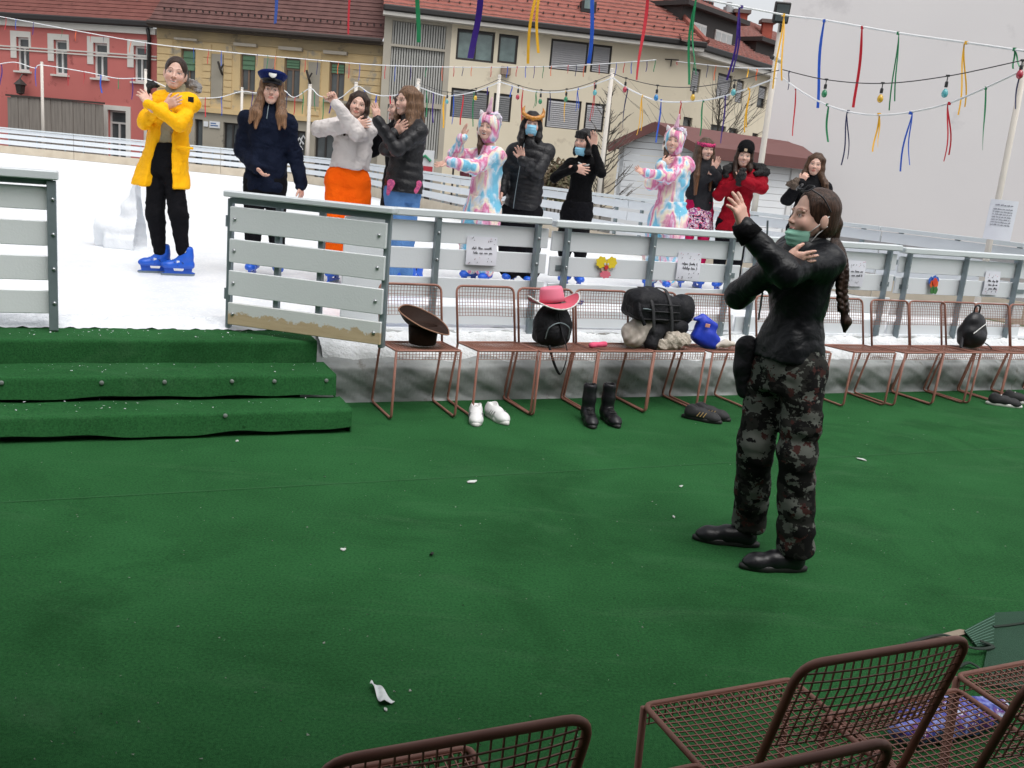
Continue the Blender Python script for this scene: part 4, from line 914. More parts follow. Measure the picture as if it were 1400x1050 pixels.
        k0 = (np.abs(u/rx)**pw+np.abs(w/ry)**pw)**(1/pw); d = (k0-1)*np.minimum(rx, ry)
        if quilt: d = d-quilt[1]*np.abs(np.sin(math.pi*(Z+quilt[2]*x)/quilt[0]))
        e = np.maximum(Z-zz[-1], zz[0]-Z)
        d = np.where((d > 0) & (e > 0), np.sqrt(d*d+e*e), np.maximum(d, e))
        return s._mix(sl, d, k, neg)
    def cut(s, p, n, box=None):           # keep what lies behind the plane (p, n)
        n = V3(n); n = n/np.linalg.norm(n); lo, hi = (V3(box[0]), V3(box[1])) if box else (s.lo, s.lo+np.array(s.v.shape)*s.h)
        q = s._sub(lo, hi)
        if q is None: return s
        sl, X, Y, Z = q; d = (X-p[0])*n[0]+(Y-p[1])*n[1]+(Z-p[2])*n[2]; s.v[sl] = np.maximum(s.v[sl], d.astype(np.float32)); return s
    def noise(s, amp, scale, seed=0, stretch=(1, 1, 1), n=5, ridge=False):
        rg = np.random.RandomState(seed); X, Y, Z = s.ax[0][:, None, None]*stretch[0], s.ax[1][None, :, None]*stretch[1], s.ax[2][None, None, :]*stretch[2]; acc = 0
        near = np.abs(s.v) < .06
        if not near.any(): return s
        ii = np.nonzero(near); x, y, z = s.ax[0][ii[0]]*stretch[0], s.ax[1][ii[1]]*stretch[1], s.ax[2][ii[2]]*stretch[2]
        wx = .35*np.sin((y+z)*scale*.7+seed); acc = np.zeros_like(x)
        for i in range(n):
            kv = rg.normal(size=3); kv = kv/np.linalg.norm(kv)*scale*(1+.55*i); w_ = np.sin(kv[0]*x+kv[1]*y+kv[2]*z+rg.uniform(0, 6.28)+wx*3); acc += ((1-2*np.abs(w_)) if ridge else w_)/(1+.5*i)
        s.v[ii] += (amp*acc/2.2).astype(np.float32); return s
    def mesh(s):
        v = s.v; h = s.h; sg = v < 0; n = v.shape
        c = np.zeros((n[0]-1, n[1]-1, n[2]-1), np.int8)
        cor = [(i, j, k) for i in (0, 1) for j in (0, 1) for k in (0, 1)]
        for (i, j, k) in cor: c += sg[i:n[0]-1+i, j:n[1]-1+j, k:n[2]-1+k]
        act = (c > 0) & (c < 8); I = np.argwhere(act)
        if len(I) == 0: return np.zeros((0, 3)), np.zeros((0, 4), int)
        vals = {q: v[I[:, 0]+q[0], I[:, 1]+q[1], I[:, 2]+q[2]] for q in cor}
        acc = np.zeros((len(I), 3)); cnt = np.zeros(len(I))
        for a in cor:
            for ax in range(3):
                if a[ax] == 0:
                    b = list(a); b[ax] = 1; b = tuple(b); va, vb = vals[a], vals[b]; m = (va < 0) != (vb < 0)
                    t = np.where(m, va/np.where(m, va-vb, 1), 0); p = np.tile(np.array(a, float), (len(I), 1)); p[:, ax] += t
                    acc += p*m[:, None]; cnt += m
        P = s.lo+(I+acc/cnt[:, None])*h
        vid = np.full(act.shape, -1, np.int64); vid[act] = np.arange(len(I)); Q = []
        for ax in range(3):
            a0 = [slice(None)]*3; a1 = [slice(None)]*3; a0[ax] = slice(0, -1); a1[ax] = slice(1, None)
            d = sg[tuple(a0)].astype(np.int8)-sg[tuple(a1)].astype(np.int8); E = np.argwhere(d != 0); o1, o2 = (ax+1) % 3, (ax+2) % 3
            E = E[(E[:, o1] > 0) & (E[:, o2] > 0) & (E[:, o1] < n[o1]-1) & (E[:, o2] < n[o2]-1)]
            if not len(E): continue
            s_ = d[E[:, 0], E[:, 1], E[:, 2]]
            def at_(p, q):
                e = E.copy(); e[:, o1] -= p; e[:, o2] -= q; return vid[e[:, 0], e[:, 1], e[:, 2]]
            q = np.stack([at_(1, 1), at_(0, 1), at_(0, 0), at_(1, 0)], 1); q[s_ < 0] = q[s_ < 0][:, ::-1]; Q.append(q)
        Q = np.concatenate(Q); return P, Q[(Q >= 0).all(1)]
def np_mesh(name, parts, off=(0, 0, 0), tints=None, relax=1):
    """join (verts, quads) pieces into one smooth mesh; tints: list of per-vertex colours"""
    vs, fs, b = [], [], 0
    for (P, Q) in parts:
        if relax and len(Q):
            for _ in range(relax):
                acc = np.zeros_like(P); cnt = np.zeros(len(P))
                for j in range(4):
                    np.add.at(acc, Q[:, j], P[Q[:, (j+1) % 4]]); np.add.at(cnt, Q[:, j], 1)
                P = P*.5+.5*acc/np.maximum(cnt, 1)[:, None]
        vs.append(P); fs.append(Q+b); b += len(P)
    P = np.concatenate(vs)-V3(off); Q = np.concatenate(fs)
    me = bpy.data.meshes.new(name); me.vertices.add(len(P)); me.vertices.foreach_set('co', P.astype(np.float32).ravel())
    me.loops.add(len(Q)*4); me.loops.foreach_set('vertex_index', Q.astype(np.int32).ravel())
    me.polygons.add(len(Q)); me.polygons.foreach_set('loop_start', np.arange(0, len(Q)*4, 4, dtype=np.int32))
    try: me.polygons.foreach_set('loop_total', np.full(len(Q), 4, np.int32))
    except Exception: pass
    me.polygons.foreach_set('use_smooth', np.ones(len(Q), bool)); me.update(calc_edges=True)
    if tints is not None:
        ca = me.color_attributes.new('tint', 'FLOAT_COLOR', 'POINT'); c = np.concatenate(tints); c = np.concatenate([c, np.ones((len(c), 1))], 1).astype(np.float32); ca.data.foreach_set('color', c.ravel())
    return me
def soft(name, F, mat, parent, relax=1, off=None):
    return new_obj(name, np_mesh(name, [F.mesh()], off if off is not None else (parent.location if parent else (0, 0, 0)), relax=relax), mat, parent)
# ================================================================== CHAIRS
rust = pm('brown_powder_coat', lin((150, 104, 90)), .5, lin((126, 84, 71)), vs=12, va=.7, spec=.4)
def rnd_path(pts, r=.03, n=5):            # polyline with rounded corners
    P = [Vector(p) for p in pts]; out = [P[0]]
    for i in range(1, len(P)-1):
        a, b, c = P[i-1], P[i], P[i+1]; d1 = (a-b); d2 = (c-b); q = min(r, d1.length*.45, d2.length*.45); s, e = b+d1.normalized()*q, b+d2.normalized()*q
        for k in range(n+1):
            t = k/n; out.append(s*(1-t)**2+b*2*t*(1-t)+e*t*t)
    return out+[P[-1]]
HW = .212                                 # half width; local: +y is where the sitter looks
def chair_proto():
    t = bpy.data.objects.new('wire_chair', None); COL.objects.link(t)
    # each side: front leg, floor runner, rear leg rising into the back upright
    for sx in (-1, 1):
        b = MB(); x = sx*HW
        b.tube(rnd_path([(x, .235, .445), (x, .215, .012), (x, -.225, .012), (x, -.115, .425)], .035), .0085, 8); b.build('side_frame', rust, t, smooth=True)
    b = MB(); b.tube(rnd_path([(-HW, -.115, .425), (-HW, -.215, .80), (HW, -.215, .80), (HW, -.115, .425)], .05, 6), .0085, 8); b.build('back_frame', rust, t, smooth=True)
    b = MB(); b.tube(rnd_path([(-HW, -.115, .435), (-HW, .235, .450), (HW, .235, .450), (HW, -.115, .435), (-HW, -.115, .435)], .02, 3), .007, 8); b.build('seat_frame', rust, t, smooth=True)
    b = MB()                               # back wires, slightly dished
    def bk(u, v): return Vector((u*HW, -.215+.10*(1-v)*.52-.018*(1-u*u)*(1 if v < 1 else 0), .80-(1-v)*.195))
    for k in range(1, 20): b.tube([bk(-1+2*k/20, q/3) for q in range(4)], .0019, 4, cap=False)
    for k in range(0, 9): b.tube([bk(-1+2*q/6, k/9) for q in range(7)], .0019, 4, cap=False)
    b.build('back_mesh', rust, t)
    b = MB()                               # seat wires, dished, turned down at the front edge
    def st(u, v): return Vector((u*HW, -.115+.35*v, .435+.015*v-.012*(1-u*u)*math.sin(math.pi*min(1, v))))
    for k in range(1, 20):
        u = -1+2*k/20; b.tube([st(u, q/4) for q in range(5)]+[Vector((u*HW, .240, .425)), Vector((u*HW, .238, .395))], .0019, 4, cap=False)
    for k in range(1, 22): b.tube([st(-1+2*q/6, k/21.5) for q in range(7)], .0019, 4, cap=False)
    for z in (.428, .412, .396): b.tube([(-HW, .240, z), (HW, .240, z)], .0019, 4, cap=False)
    b.build('seat_mesh', rust, t)
    return t
proto = chair_proto(); _used = [0]
def put_chair(p, rz, label, group):
    o = proto if not _used[0] else copy_tree(proto); _used[0] = 1
    o.location = p; o.rotation_euler = (0, 0, rz); tag(o, label, 'chair', group); return o
CH = {}
wall_labels = ('brown wire chair holding the upturned brown hat', 'brown wire chair with nothing on it behind the white sneakers', 'brown wire chair holding the black backpack and pink hat', 'brown wire chair behind the black lace-up boots', 'brown wire chair under the heap of jackets', 'brown wire chair holding the blue bag',
               'brown wire chair hidden behind the person in camouflage trousers', 'brown wire chair just right of the long braid', 'brown wire chair second to the right of the braid', 'brown wire chair left of the small black backpack', 'brown wire chair holding the small black backpack', 'brown wire chair right of the small black backpack', 'brown wire chair at the right edge of the row by the plinth')
for i, (s, lab) in enumerate(zip((-.265, .275, .715, 1.165, 1.60, 2.07, 2.75, 3.42, 3.92, 4.36, 4.74, 5.13, 5.58), wall_labels)):
    d = -.235+.012*math.sin(i*2.1); p = fw(s, d, 0); CH[i] = p
    put_chair(p, TH+math.pi+.02*math.sin(i*1.7), lab, 'wire chairs in a row along the plinth')
def fg(right_top, lab):                   # place by the rear right top corner of the back
    q = right_top; p = Vector((q.x, q.y, 0))-FU*HW+FN*.215; return put_chair(p, TH, lab, 'wire chairs in the foreground')
fg(atz(810, 979, .80), 'brown wire chair at the bottom centre of the picture, only its back showing')
fg(atz(1327, 871, .80), 'brown wire chair in the foreground with its whole back and empty seat showing')
fg(atz(1224, 1011, .80), 'nearest brown wire chair, just the top of its back at the bottom edge')
q = atz(1128, 982, .445); put_chair(Vector((q.x, q.y, 0))+FU*HW-FN*.235, TH, 'brown wire chair in the foreground holding the blue patterned plastic bag', 'wire chairs in the foreground')
q = atz(1308, 926, .445); put_chair(Vector((q.x, q.y, 0))+FU*HW-FN*.235, TH, 'brown wire chair cut off by the right edge in the foreground', 'wire chairs in the foreground')
# ================================================================== THINGS LEFT ON THE CHAIRS
def seat_pt(i, x, y, z=.452):             # x to the right as seen, y towards the viewer, on chair i
    return CH[i]+FU*x-FN*y+Vector((0, 0, z))
blackcloth = pm('black_nylon', (.007, .007, .009), .6, (.014, .014, .017), vs=9, bump=.2, bs=30, spec=.2, wr=(12, .25))
blackleather = pm('black_leather', (.006, .006, .008), .36, (.012, .012, .014), vs=8, bump=.12, bs=60, spec=.35)
# brown hat standing on its crown
hatm = pm('dark_brown_felt', (.030, .016, .011), .6, (.018, .010, .008), vs=6, bump=.1, bs=90, spec=.1)
p = seat_pt(0, .02, .04); t = thing('cowboy_hat', p, 'dark brown wide-brimmed hat lying crown down on a wire chair', 'hat')
b = MB(p)
b.lathe([(.001, .0), (.075, .0), (.088, .01), (.092, .06), (.098, .125), (.090, .125), (.082, .02), (.001, .015)], p, 28, None, 1, .82); b.build('crown', hatm, t, smooth=True)
def brim(top):
    def fn(a, r):
        g = a*2*math.pi; R0 = .092+.070*r; x, y = R0*math.cos(g), R0*math.sin(g)*.84; c = math.cos(g)
        z = .122+.012*r+.055*r*r*max(0, math.sin(g))*1.0-.03*r*r*max(0, c)+.05*r*r*max(0, -c)+(.004 if top else 0)
        return p+Vector((x*1.02, y, z-.16*x*r))
    return fn
b = MB(p); b.grid(brim(False), 40, 8); b.grid(brim(True), 40, 8, True); b.build('brim', hatm, t, smooth=True)
b = MB(p); b.tube([brim(True)(k/40, 1)-Vector((0, 0, .002)) for k in range(40)], .0045, 6, closed=True); b.build('brim_edge', pm('tan_leather', (.30, .15, .09), .6), t, smooth=True)
# black backpack with the pink hat
p = seat_pt(2, -.02, -.02); t = thing('black_backpack', p, 'rounded black backpack standing on a wire chair under the pink hat', 'backpack')
F = Field(p-Vector((.2, .2, .02)), p+Vector((.2, .2, .36)), .008); Mz = [list(r) for r in Matrix.Rotation(TH, 3, 'Z')]
F.ell(p+Vector((0, 0, .14)), (.135, .085, .15), Mz, .03); F.box(p+Vector((0, 0, .09)), (.25, .16, .18), Mz, .05, .05); F.ell(p-FN*.07+Vector((0, 0, .09)), (.09, .05, .07), Mz, .02); F.noise(.006, 28, 3); soft('bag_body', F, blackcloth, t)
b = MB(p); b.tube(spl([p-FN*.09+FU*-.02+Vector((0, 0, .27)), p-FN*.12+FU*.01+Vector((0, 0, .12)), p-FN*.20+FU*.03+Vector((0, 0, -.02)), p-FN*.22+FU*-.01+Vector((0, 0, -.16)), p-FN*.21+FU*-.06+Vector((0, 0, -.10)), p-FN*.16+FU*-.09+Vector((0, 0, .02))]), .010, 6, flat=.4); b.build('strap', blackcloth, t, smooth=True)
b = MB(p); b.tube(spl([p+FU*-.04+Vector((0, 0, .285)), p+FU*-.03-FN*.03+Vector((0, 0, .325)), p+FU*.03-FN*.03+Vector((0, 0, .325)), p+FU*.04+Vector((0, 0, .285))]), .008, 6); b.build('handle', blackcloth, t, smooth=True)
b = MB(p); b.tube(spl([p+FU*-.085-FN*.085+Vector((0, 0, .05)), p+FU*-.075-FN*.108+Vector((0, 0, .13)), p-FN*.112+Vector((0, 0, .165)), p+FU*.075-FN*.108+Vector((0, 0, .13)), p+FU*.085-FN*.085+Vector((0, 0, .05))]), .004, 5); b.build('pocket_zip', galv, t, smooth=True)
pinkf = pm('pink_felt', lin((226, 128, 150)), .7, lin((214, 106, 132)), vs=6); p2 = p+Vector((0, 0, .27))+FU*-.005
t = thing('pink_cowboy_hat', p2, 'pink cowboy hat with white braided edge perched on the black backpack', 'hat')
Mh = Matrix.Rotation(-.10, 3, 'Y') @ Matrix.Rotation(TH, 3, 'Z')
b = MB(p2); b.lathe([(.088, .0), (.085, .03), (.078, .085), (.07, .10), (.045, .095), (.02, .082), (.001, .080)], p2+Vector((-.012, 0, .02)), 28, Matrix.Rotation(-.18, 3, 'Y'), 1, .85); b.build('crown', pinkf, t, smooth=True)
def brim2(off):
    def fn(a, r):
        g = a*2*math.pi; R0 = .084+.085*r; x, y = R0*math.cos(g), R0*math.sin(g)*.9
        return p2+Mh @ Vector((x*1.08, y, .012+.055*r*r*abs(math.cos(g))**2-.028*r*r*abs(math.sin(g))+off))
    return fn
b = MB(p2); b.grid(brim2(0), 44, 8); b.grid(brim2(.004), 44, 8, True); b.build('brim', pm('deep_pink_felt', lin((206, 84, 104)), .7), t, smooth=True)
b = MB(p2); b.tube([brim2(.002)(k/60, 1) for k in range(60)], [.004+.0025*(k % 2) for k in range(60)], 6, closed=True); b.build('edge_braid', whitefr, t, smooth=True)
# pink roll next to it
p = seat_pt(3, -.17, .12); t = thing('pink_scarf', p, 'small rolled pink scarf on the seat beside the pink hat', 'scarf')
F = Field(p-Vector((.09, .06, .02)), p+Vector((.09, .06, .07)), .006); F.cone(p+FU*-.05+Vector((0, 0, .02)), p+FU*.05+Vector((0, 0, .026)), .02, .018); F.noise(.004, 60, 4); soft('scarf_roll', F, pm('rose_knit', lin((226, 84, 120)), .8), t)
p = seat_pt(3, -.20, .0, .70); q = fw(onp(787, 428, .33)[0], .33, onp(787, 428, .33)[1])
# heap of jackets and a black rucksack on top
p = seat_pt(4, -.13, .02); t = thing('fur_trimmed_jacket', p, 'crumpled cream and black jacket with fur trim under the black rucksack', 'jacket')
F = Field(p-Vector((.32, .3, .02)), p+Vector((.36, .3, .3)), .009)
for (x, y, z, r) in ((-.12, 0, .09, .09), (-.05, .02, .13, .09), (-.16, .05, .05, .06)): F.ell(p+FU*x-FN*y+Vector((0, 0, z)), (r*1.1, r, r*.9), None, .05)
F.noise(.012, 26, 7, ridge=True); soft('jacket_lining', F, pm('cream_lining', (.52, .47, .42), .8, (.30, .26, .22), vs=12, va=.9), t)
F = Field(p-Vector((.32, .3, .05)), p+Vector((.40, .3, .3)), .009)
F.chain([p+FU*.06-FN*.02+Vector((0, 0, .20)), p+FU*-.02-FN*.08+Vector((0, 0, .10)), p+FU*-.06-FN*.12+Vector((0, 0, .02))], [.075, .06, .05], .04); F.ell(p+FU*.15+Vector((0, 0, .14)), (.14, .1, .09), None, .04); F.noise(.010, 24, 9); soft('jacket_shell', F, blackcloth, t)
F = Field(p-Vector((.32, .35, .05)), p+Vector((.42, .3, .3)), .007)
rng = random.Random(5)
F.chain([p+FU*.02-FN*.13+Vector((0, 0, .03)), p+FU*.12-FN*.12+Vector((0, 0, .055)), p+FU*.24-FN*.09+Vector((0, 0, .06))], [.04, .055, .045], .04); F.noise(.013, 55, 12, n=7)
soft('fur_trim', F, pm('pale_fur', (.52, .47, .40), .95, (.30, .25, .20), vs=30, va=1, bump=.6, bs=80), t, relax=0)
p = seat_pt(4, -.10, .0, .64); t = thing('black_rucksack', p, 'big black rucksack lying on top of the heap of jackets', 'rucksack')
F = Field(p-Vector((.34, .3, .12)), p+Vector((.34, .3, .25)), .009)
MR = Matrix.Rotation(TH, 3, 'Z') @ Matrix.Rotation(.10, 3, 'Y'); mr = [list(r) for r in MR]
F.box(p+FU*-.03+Vector((0, 0, .08)), (.40, .26, .19), mr, .06, .04); F.ell(p+FU*-.06+Vector((0, 0, .13)), (.17, .12, .09), mr, .05); F.ell(p+FU*.22+Vector((0, 0, .06)), (.10, .11, .12), mr, .04); F.box(p+FU*-.08-FN*.12+Vector((0, 0, .05)), (.26, .06, .11), mr, .025, .02); F.noise(.009, 20, 2); soft('bag_body', F, blackcloth, t)
b = MB(p); b.tube(spl([p+FU*-.20-FN*.10+Vector((0, 0, .16)), p+FU*-.21-FN*.15+Vector((0, 0, .06)), p+FU*-.17-FN*.16+Vector((0, 0, -.02))]), .014, 6, flat=.4); b.build('strap', blackcloth, t, smooth=True)
pip = pm('worn_black_webbing', (.020, .020, .023), .7)
for k, (zo, sg) in enumerate(((.02, 1), (.075, 1), (.125, .8))):
    b = MB(p); b.tube(spl([p+FU*(-.235*sg)-FN*.02+Vector((0, 0, zo+.02)), p+FU*(-.19*sg)-FN*.125+Vector((0, 0, zo)), p+FU*-.04-FN*.158+Vector((0, 0, zo)), p+FU*.10-FN*.140+Vector((0, 0, zo-.008)), p+FU*.17-FN*.09+Vector((0, 0, zo-.012))]), .0045, 5); b.build('seam_piping', pip, t, smooth=True)
for x in (-.12, .03):
    b = MB(p); b.tube(spl([p+FU*x+FN*.06+Vector((0, 0, .215)), p+FU*x-FN*.06+Vector((0, 0, .215)), p+FU*x-FN*.145+Vector((0, 0, .13)), p+FU*(x+.01)-FN*.17+Vector((0, 0, .03)), p+FU*(x+.02)-FN*.175+Vector((0, 0, -.06))]), .014, 6, flat=.3); b.build('compression_strap', pip, t, smooth=True)
b = MB(p); b.lathe([(.001, .012), (.02, .01), (.034, .0), (.03, -.006)], p+FU*-.045-FN*.10+Vector((0, 0, .175)), 16, basis(FU, (-FN+Vector((0, 0, .9))).normalized()), 1, .7); b.build('white_badge', whitefr, t, smooth=True)
b = MB(p); b.tube([p+FU*(-.20+.02*k)-FN*(.163-.0008*k*k)+Vector((0, 0, .095-.0006*k*k)) for k in range(14)], .004, 5); b.build('zip', galv, t)
# blue bag
bluec = pm('blue_nylon', lin((28, 62, 196)), .5, lin((20, 44, 160)), vs=7, bump=.2, bs=30)
p = seat_pt(5, -.17, .03); t = thing('blue_gym_bag', p, 'bright blue drawstring bag leaning on a wire chair', 'bag')
F = Field(p-Vector((.25, .25, .02)), p+Vector((.3, .25, .3)), .008)
mb_ = [list(r) for r in Matrix.Rotation(TH, 3, 'Z') @ Matrix.Rotation(.45, 3, 'Y')]; F.box(p+FU*.01+Vector((0, 0, .112)), (.16, .09, .20), mb_, .035, .03); F.box(p+FU*.06+Vector((0, 0, .055)), (.18, .11, .11), mb_, .04, .05); F.cone(p+FU*-.08+Vector((0, 0, .20)), p+FU*-.02+Vector((0, 0, .215)), .016, .02, .03); F.noise(.006, 26, 5); soft('bag_body', F, bluec, t)
b = MB(p); b.box(p+FU*-.012-FN*.068+Vector((0, 0, .165)), (.042, .006, .026), MR, .002); b.build('leather_patch', pm('pink_tan_patch', lin((214, 150, 132)), .6), t)
p = seat_pt(5, .0, .08); t = thing('cream_cap', p, 'crumpled cream cloth lying against the blue bag', 'cloth')
F = Field(p-Vector((.12, .1, .02)), p+Vector((.14, .1, .08)), .006); F.chain([p+FU*-.06+Vector((0, 0, .015)), p+Vector((0, 0, .03)), p+FU*.08+Vector((0, 0, .03))], [.018, .026, .015], .02); F.noise(.006, 50, 6); soft('cloth_folds', F, pm('cream_cotton', (.62, .57, .5), .85), t)
# small black backpack far right
p = seat_pt(10, -.02, .0); t = thing('small_black_backpack', p, 'small black leather backpack with white zip on a chair at the right', 'backpack')
F = Field(p-Vector((.3, .25, .04)), p+Vector((.25, .25, .36)), .008); F.ell(p+Vector((0, 0, .15)), (.12, .08, .15), Mz, .03); F.box(p+Vector((0, 0, .09)), (.23, .15, .17), Mz, .05, .05); F.ell(p-FN*.07+Vector((0, 0, .09)), (.085, .04, .065), Mz, .015); F.noise(.005, 26, 8); soft('bag_body', F, blackleather, t)
b = MB(p); b.tube(spl([p+FU*(-.085+.016*k)-FN*(.085)+Vector((0, 0, .13+.011*k)) for k in range(9)]), .004, 5); b.build('zip', whitefr, t)
b = MB(p); b.tube(spl([p+FU*-.03+Vector((0, 0, .29)), p+FU*-.02+Vector((0, 0, .35)), p+FU*.03+Vector((0, 0, .35)), p+FU*.035+Vector((0, 0, .29))]), .008, 6); b.build('handle', blackleather, t, smooth=True)
b = MB(p); b.tube(spl([p+FU*-.11+Vector((0, 0, .10)), p+FU*-.16-FN*.05+Vector((0, 0, .05)), p+FU*-.21-FN*.09+Vector((0, 0, .012))]), .014, 6, flat=.4); b.build('strap', blackleather, t, smooth=True)
b = MB(p); b.tube(spl([p+FU*.10+Vector((0, 0, .06)), p+FU*.15-FN*.05+Vector((0, 0, .03)), p+FU*.15-FN*.10+Vector((0, 0, .004))]), .012, 6, flat=.4); b.build('strap', blackleather, t, smooth=True)
# bag at the right edge (dark blue and white)
p = seat_pt(12, .0, .05); t = thing('dark_patterned_bag', p, 'dark blue and white bag on the last chair at the right edge', 'bag')
F = Field(p-Vector((.2, .2, .02)), p+Vector((.2, .2, .1)), .008); F.ell(p+Vector((0, 0, .035)), (.13, .09, .04), None, .02); F.noise(.010, 40, 3); soft('bag_body', F, pm('navy_white_print', (.02, .025, .06), .6, (.45, .46, .52), vs=26, va=3), t)
p = fw(6.02, -.05, 0); t = thing('black_coat', p+Vector((0, 0, .45)), 'dark coat hanging at the right edge by the last chair', 'coat')
F = Field(p+Vector((-.2, -.2, .4)), p+Vector((.3, .3, 1.0)), .012); F.chain([p+Vector((.05, 0, .92)), p+Vector((.04, 0, .7)), p+Vector((.03, 0, .48))], [.05, .08, .09], .04, sq=(FN, .5)); F.noise(.012, 20, 3, (1, 1, .3)); soft('coat_cloth', F, pm('dark_brown_coat', (.025, .018, .016), .8), t)
# ================================================================== SHOES ON THE CARPET
def shoe_field(L, kind):                  # local: toe towards -y, sole on z=0
    F = Field((-.07, -L/2-.03, -.01), (.07, L/2+.03, .34 if kind == 'boot' else .17), .0048); w = .043
    F.chain([(0, L/2-.045, .04), (0, 0, .04), (0, -L/2+.06, .035)], [.036, .036, .040], .02); F.ell((0, -L/2+.058, .030), (.043, .060, .032), None, .02)
    F.chain([(0, L/2-.05, .06), (0, .0, .055)], [.036, .032], .03); F.cone((0, L/2-.055, .05), (0, L/2-.06, .085), .037, .036, .02)
    if kind == 'boot': F.chain([(0, L/2-.062, .08), (0, L/2-.065, .15), (0, L/2-.06, .23)], [.040, .041, .046], .03); F.ell((0, L/2-.06, .255), (.033, .036, .04), None, .006, True)
    else: F.ell((0, L/2-.065, .112), (.026, .045, .036), None, .008, True)
    F.cut((0, 0, .004), (0, 0, -1)); return F
_sm = {}
def make_shoe(L, kind, upper, sole, lace, stripes=None):
    key = (L, kind, upper.name)
    if key not in _sm: _sm[key] = np_mesh('upper', [shoe_field(L, kind).mesh()], relax=1); _sm[key].materials.append(upper)
    b = MB()                               # sole: outline loft
    def so(a, z):
        g = a*2*math.pi; y = math.sin(g); x = math.cos(g); wy = .043*(1 if y < 0 else .86)*(1-.14*math.exp(-((y-.15)/.3)**2)); return Vector((x*wy*(1.04 if z < .5 else 1), y*(L/2+.006), 0))
    for k in range(1):
        V = []; n = 26
        for (s, z) in ((.96, .0), (1.05, .004), (1.05, .02), (.98, .027)): V += [Vector((so(j/n, 0).x*s, so(j/n, 0).y*s*(1 if s > 1 else .99), z)) for j in range(n)]
        F = [(i*n+j, i*n+(j+1) % n, (i+1)*n+(j+1) % n, (i+1)*n+j) for i in range(3) for j in range(n)]+[tuple(range(n))[::-1], tuple(3*n+j for j in range(n))]; b._a(V, F)
    sm = b.mesh('sole', True); sm.materials.append(sole)
    b = MB()
    for k in range(5 if kind != 'boot' else 8):
        y = -.03+.016*k; z = .078+.004*k
        if kind == 'boot' and k > 3: y = L/2-.105+.002*k; z = .10+.026*(k-4)
        elif kind == 'boot': y = -.04+.018*k; z = .080+.006*k
        else: y = -L/2+.115+.015*k; z = .066+.006*k
        b.tube([(-.022, y+.004, z-.006), (0, y-.006, z+.004), (.022, y+.004, z-.006)], .0035, 5)
    lm = b.mesh('laces', True); lm.materials.append(lace)
    stm = None
    if stripes:
        b = MB()
        for sx in (-1, 1):
            for k in range(3):
                y = -.022+.022*k; b.tube([(sx*.0375, y-.012, .068), (sx*.0455, y+.006, .036)], .0045, 4, flat=.6)
        stm = b.mesh('stripes'); stm.materials.append(stripes)
    return _sm[key], sm, lm, stm
def put_shoe(ms, p, rz, label, group, name='shoe', tilt=0, parent=None):
    if parent is None: t = thing(name, p, label, 'shoe', group, rz)
    else:
        t = bpy.data.objects.new(name, None); COL.objects.link(t); t.parent = parent; t.location = Vector(p)-parent.location; t.rotation_euler = (0, 0, rz)
    for nm, me in zip(('upper', 'sole', 'laces', 'stripes'), ms):
        if me: new_obj(nm, me, None, t)
    return t
wl_, bl_ = pm('white_leather', (.72, .72, .71), .5, (.62, .62, .62), vs=9), pm('black_suede', (.012, .012, .014), .75, (.02, .02, .022), vs=9)
rub = pm('black_rubber', (.012, .012, .012), .6); wsole = pm('white_rubber', (.72, .71, .68), .6)
ws_ = make_shoe(.26, 'low', wl_, wsole, whitefr, pm('grey_stripe', (.35, .35, .36), .6))
bs_ = make_shoe(.27, 'boot', blackleather, rub, pm('black_lace', (.02, .02, .02), .8))
gs_ = make_shoe(.265, 'low', bl_, rub, bl_, pm('gold_stripe', (.60, .40, .16), .4))
ns_ = make_shoe(.27, 'low', bl_, wsole, whitefr)
put_shoe(ws_, atz(650, 576, 0), TH-.35, 'left white sneaker of the pair on the green carpet', 'shoes left on the carpet', 'sneaker')
put_shoe(ws_, atz(679, 574, 0), TH+.12, 'right white sneaker of the pair on the green carpet', 'shoes left on the carpet', 'sneaker')
put_shoe(bs_, atz(805, 579, 0), TH-.30, 'left black lace-up boot of the pair on the carpet', 'shoes left on the carpet', 'boot')
put_shoe(bs_, atz(834, 578, 0), TH-.12, 'right black lace-up boot of the pair on the carpet', 'shoes left on the carpet', 'boot')
put_shoe(gs_, atz(959, 575, 0), TH+.75, 'nearer black sneaker with gold stripes on the carpet', 'shoes left on the carpet', 'sneaker')
put_shoe(gs_, atz(971, 572, 0), TH+.80, 'farther black sneaker with gold stripes on the carpet', 'shoes left on the carpet', 'sneaker')
put_shoe(ns_, atz(1372, 555, 0), TH+.95, 'black sneaker with white sole at the right edge', 'shoes left on the carpet', 'sneaker')
put_shoe(ns_, atz(1391, 551, 0), TH+.95, 'second black and white sneaker cut by the right edge', 'shoes left on the carpet', 'sneaker')
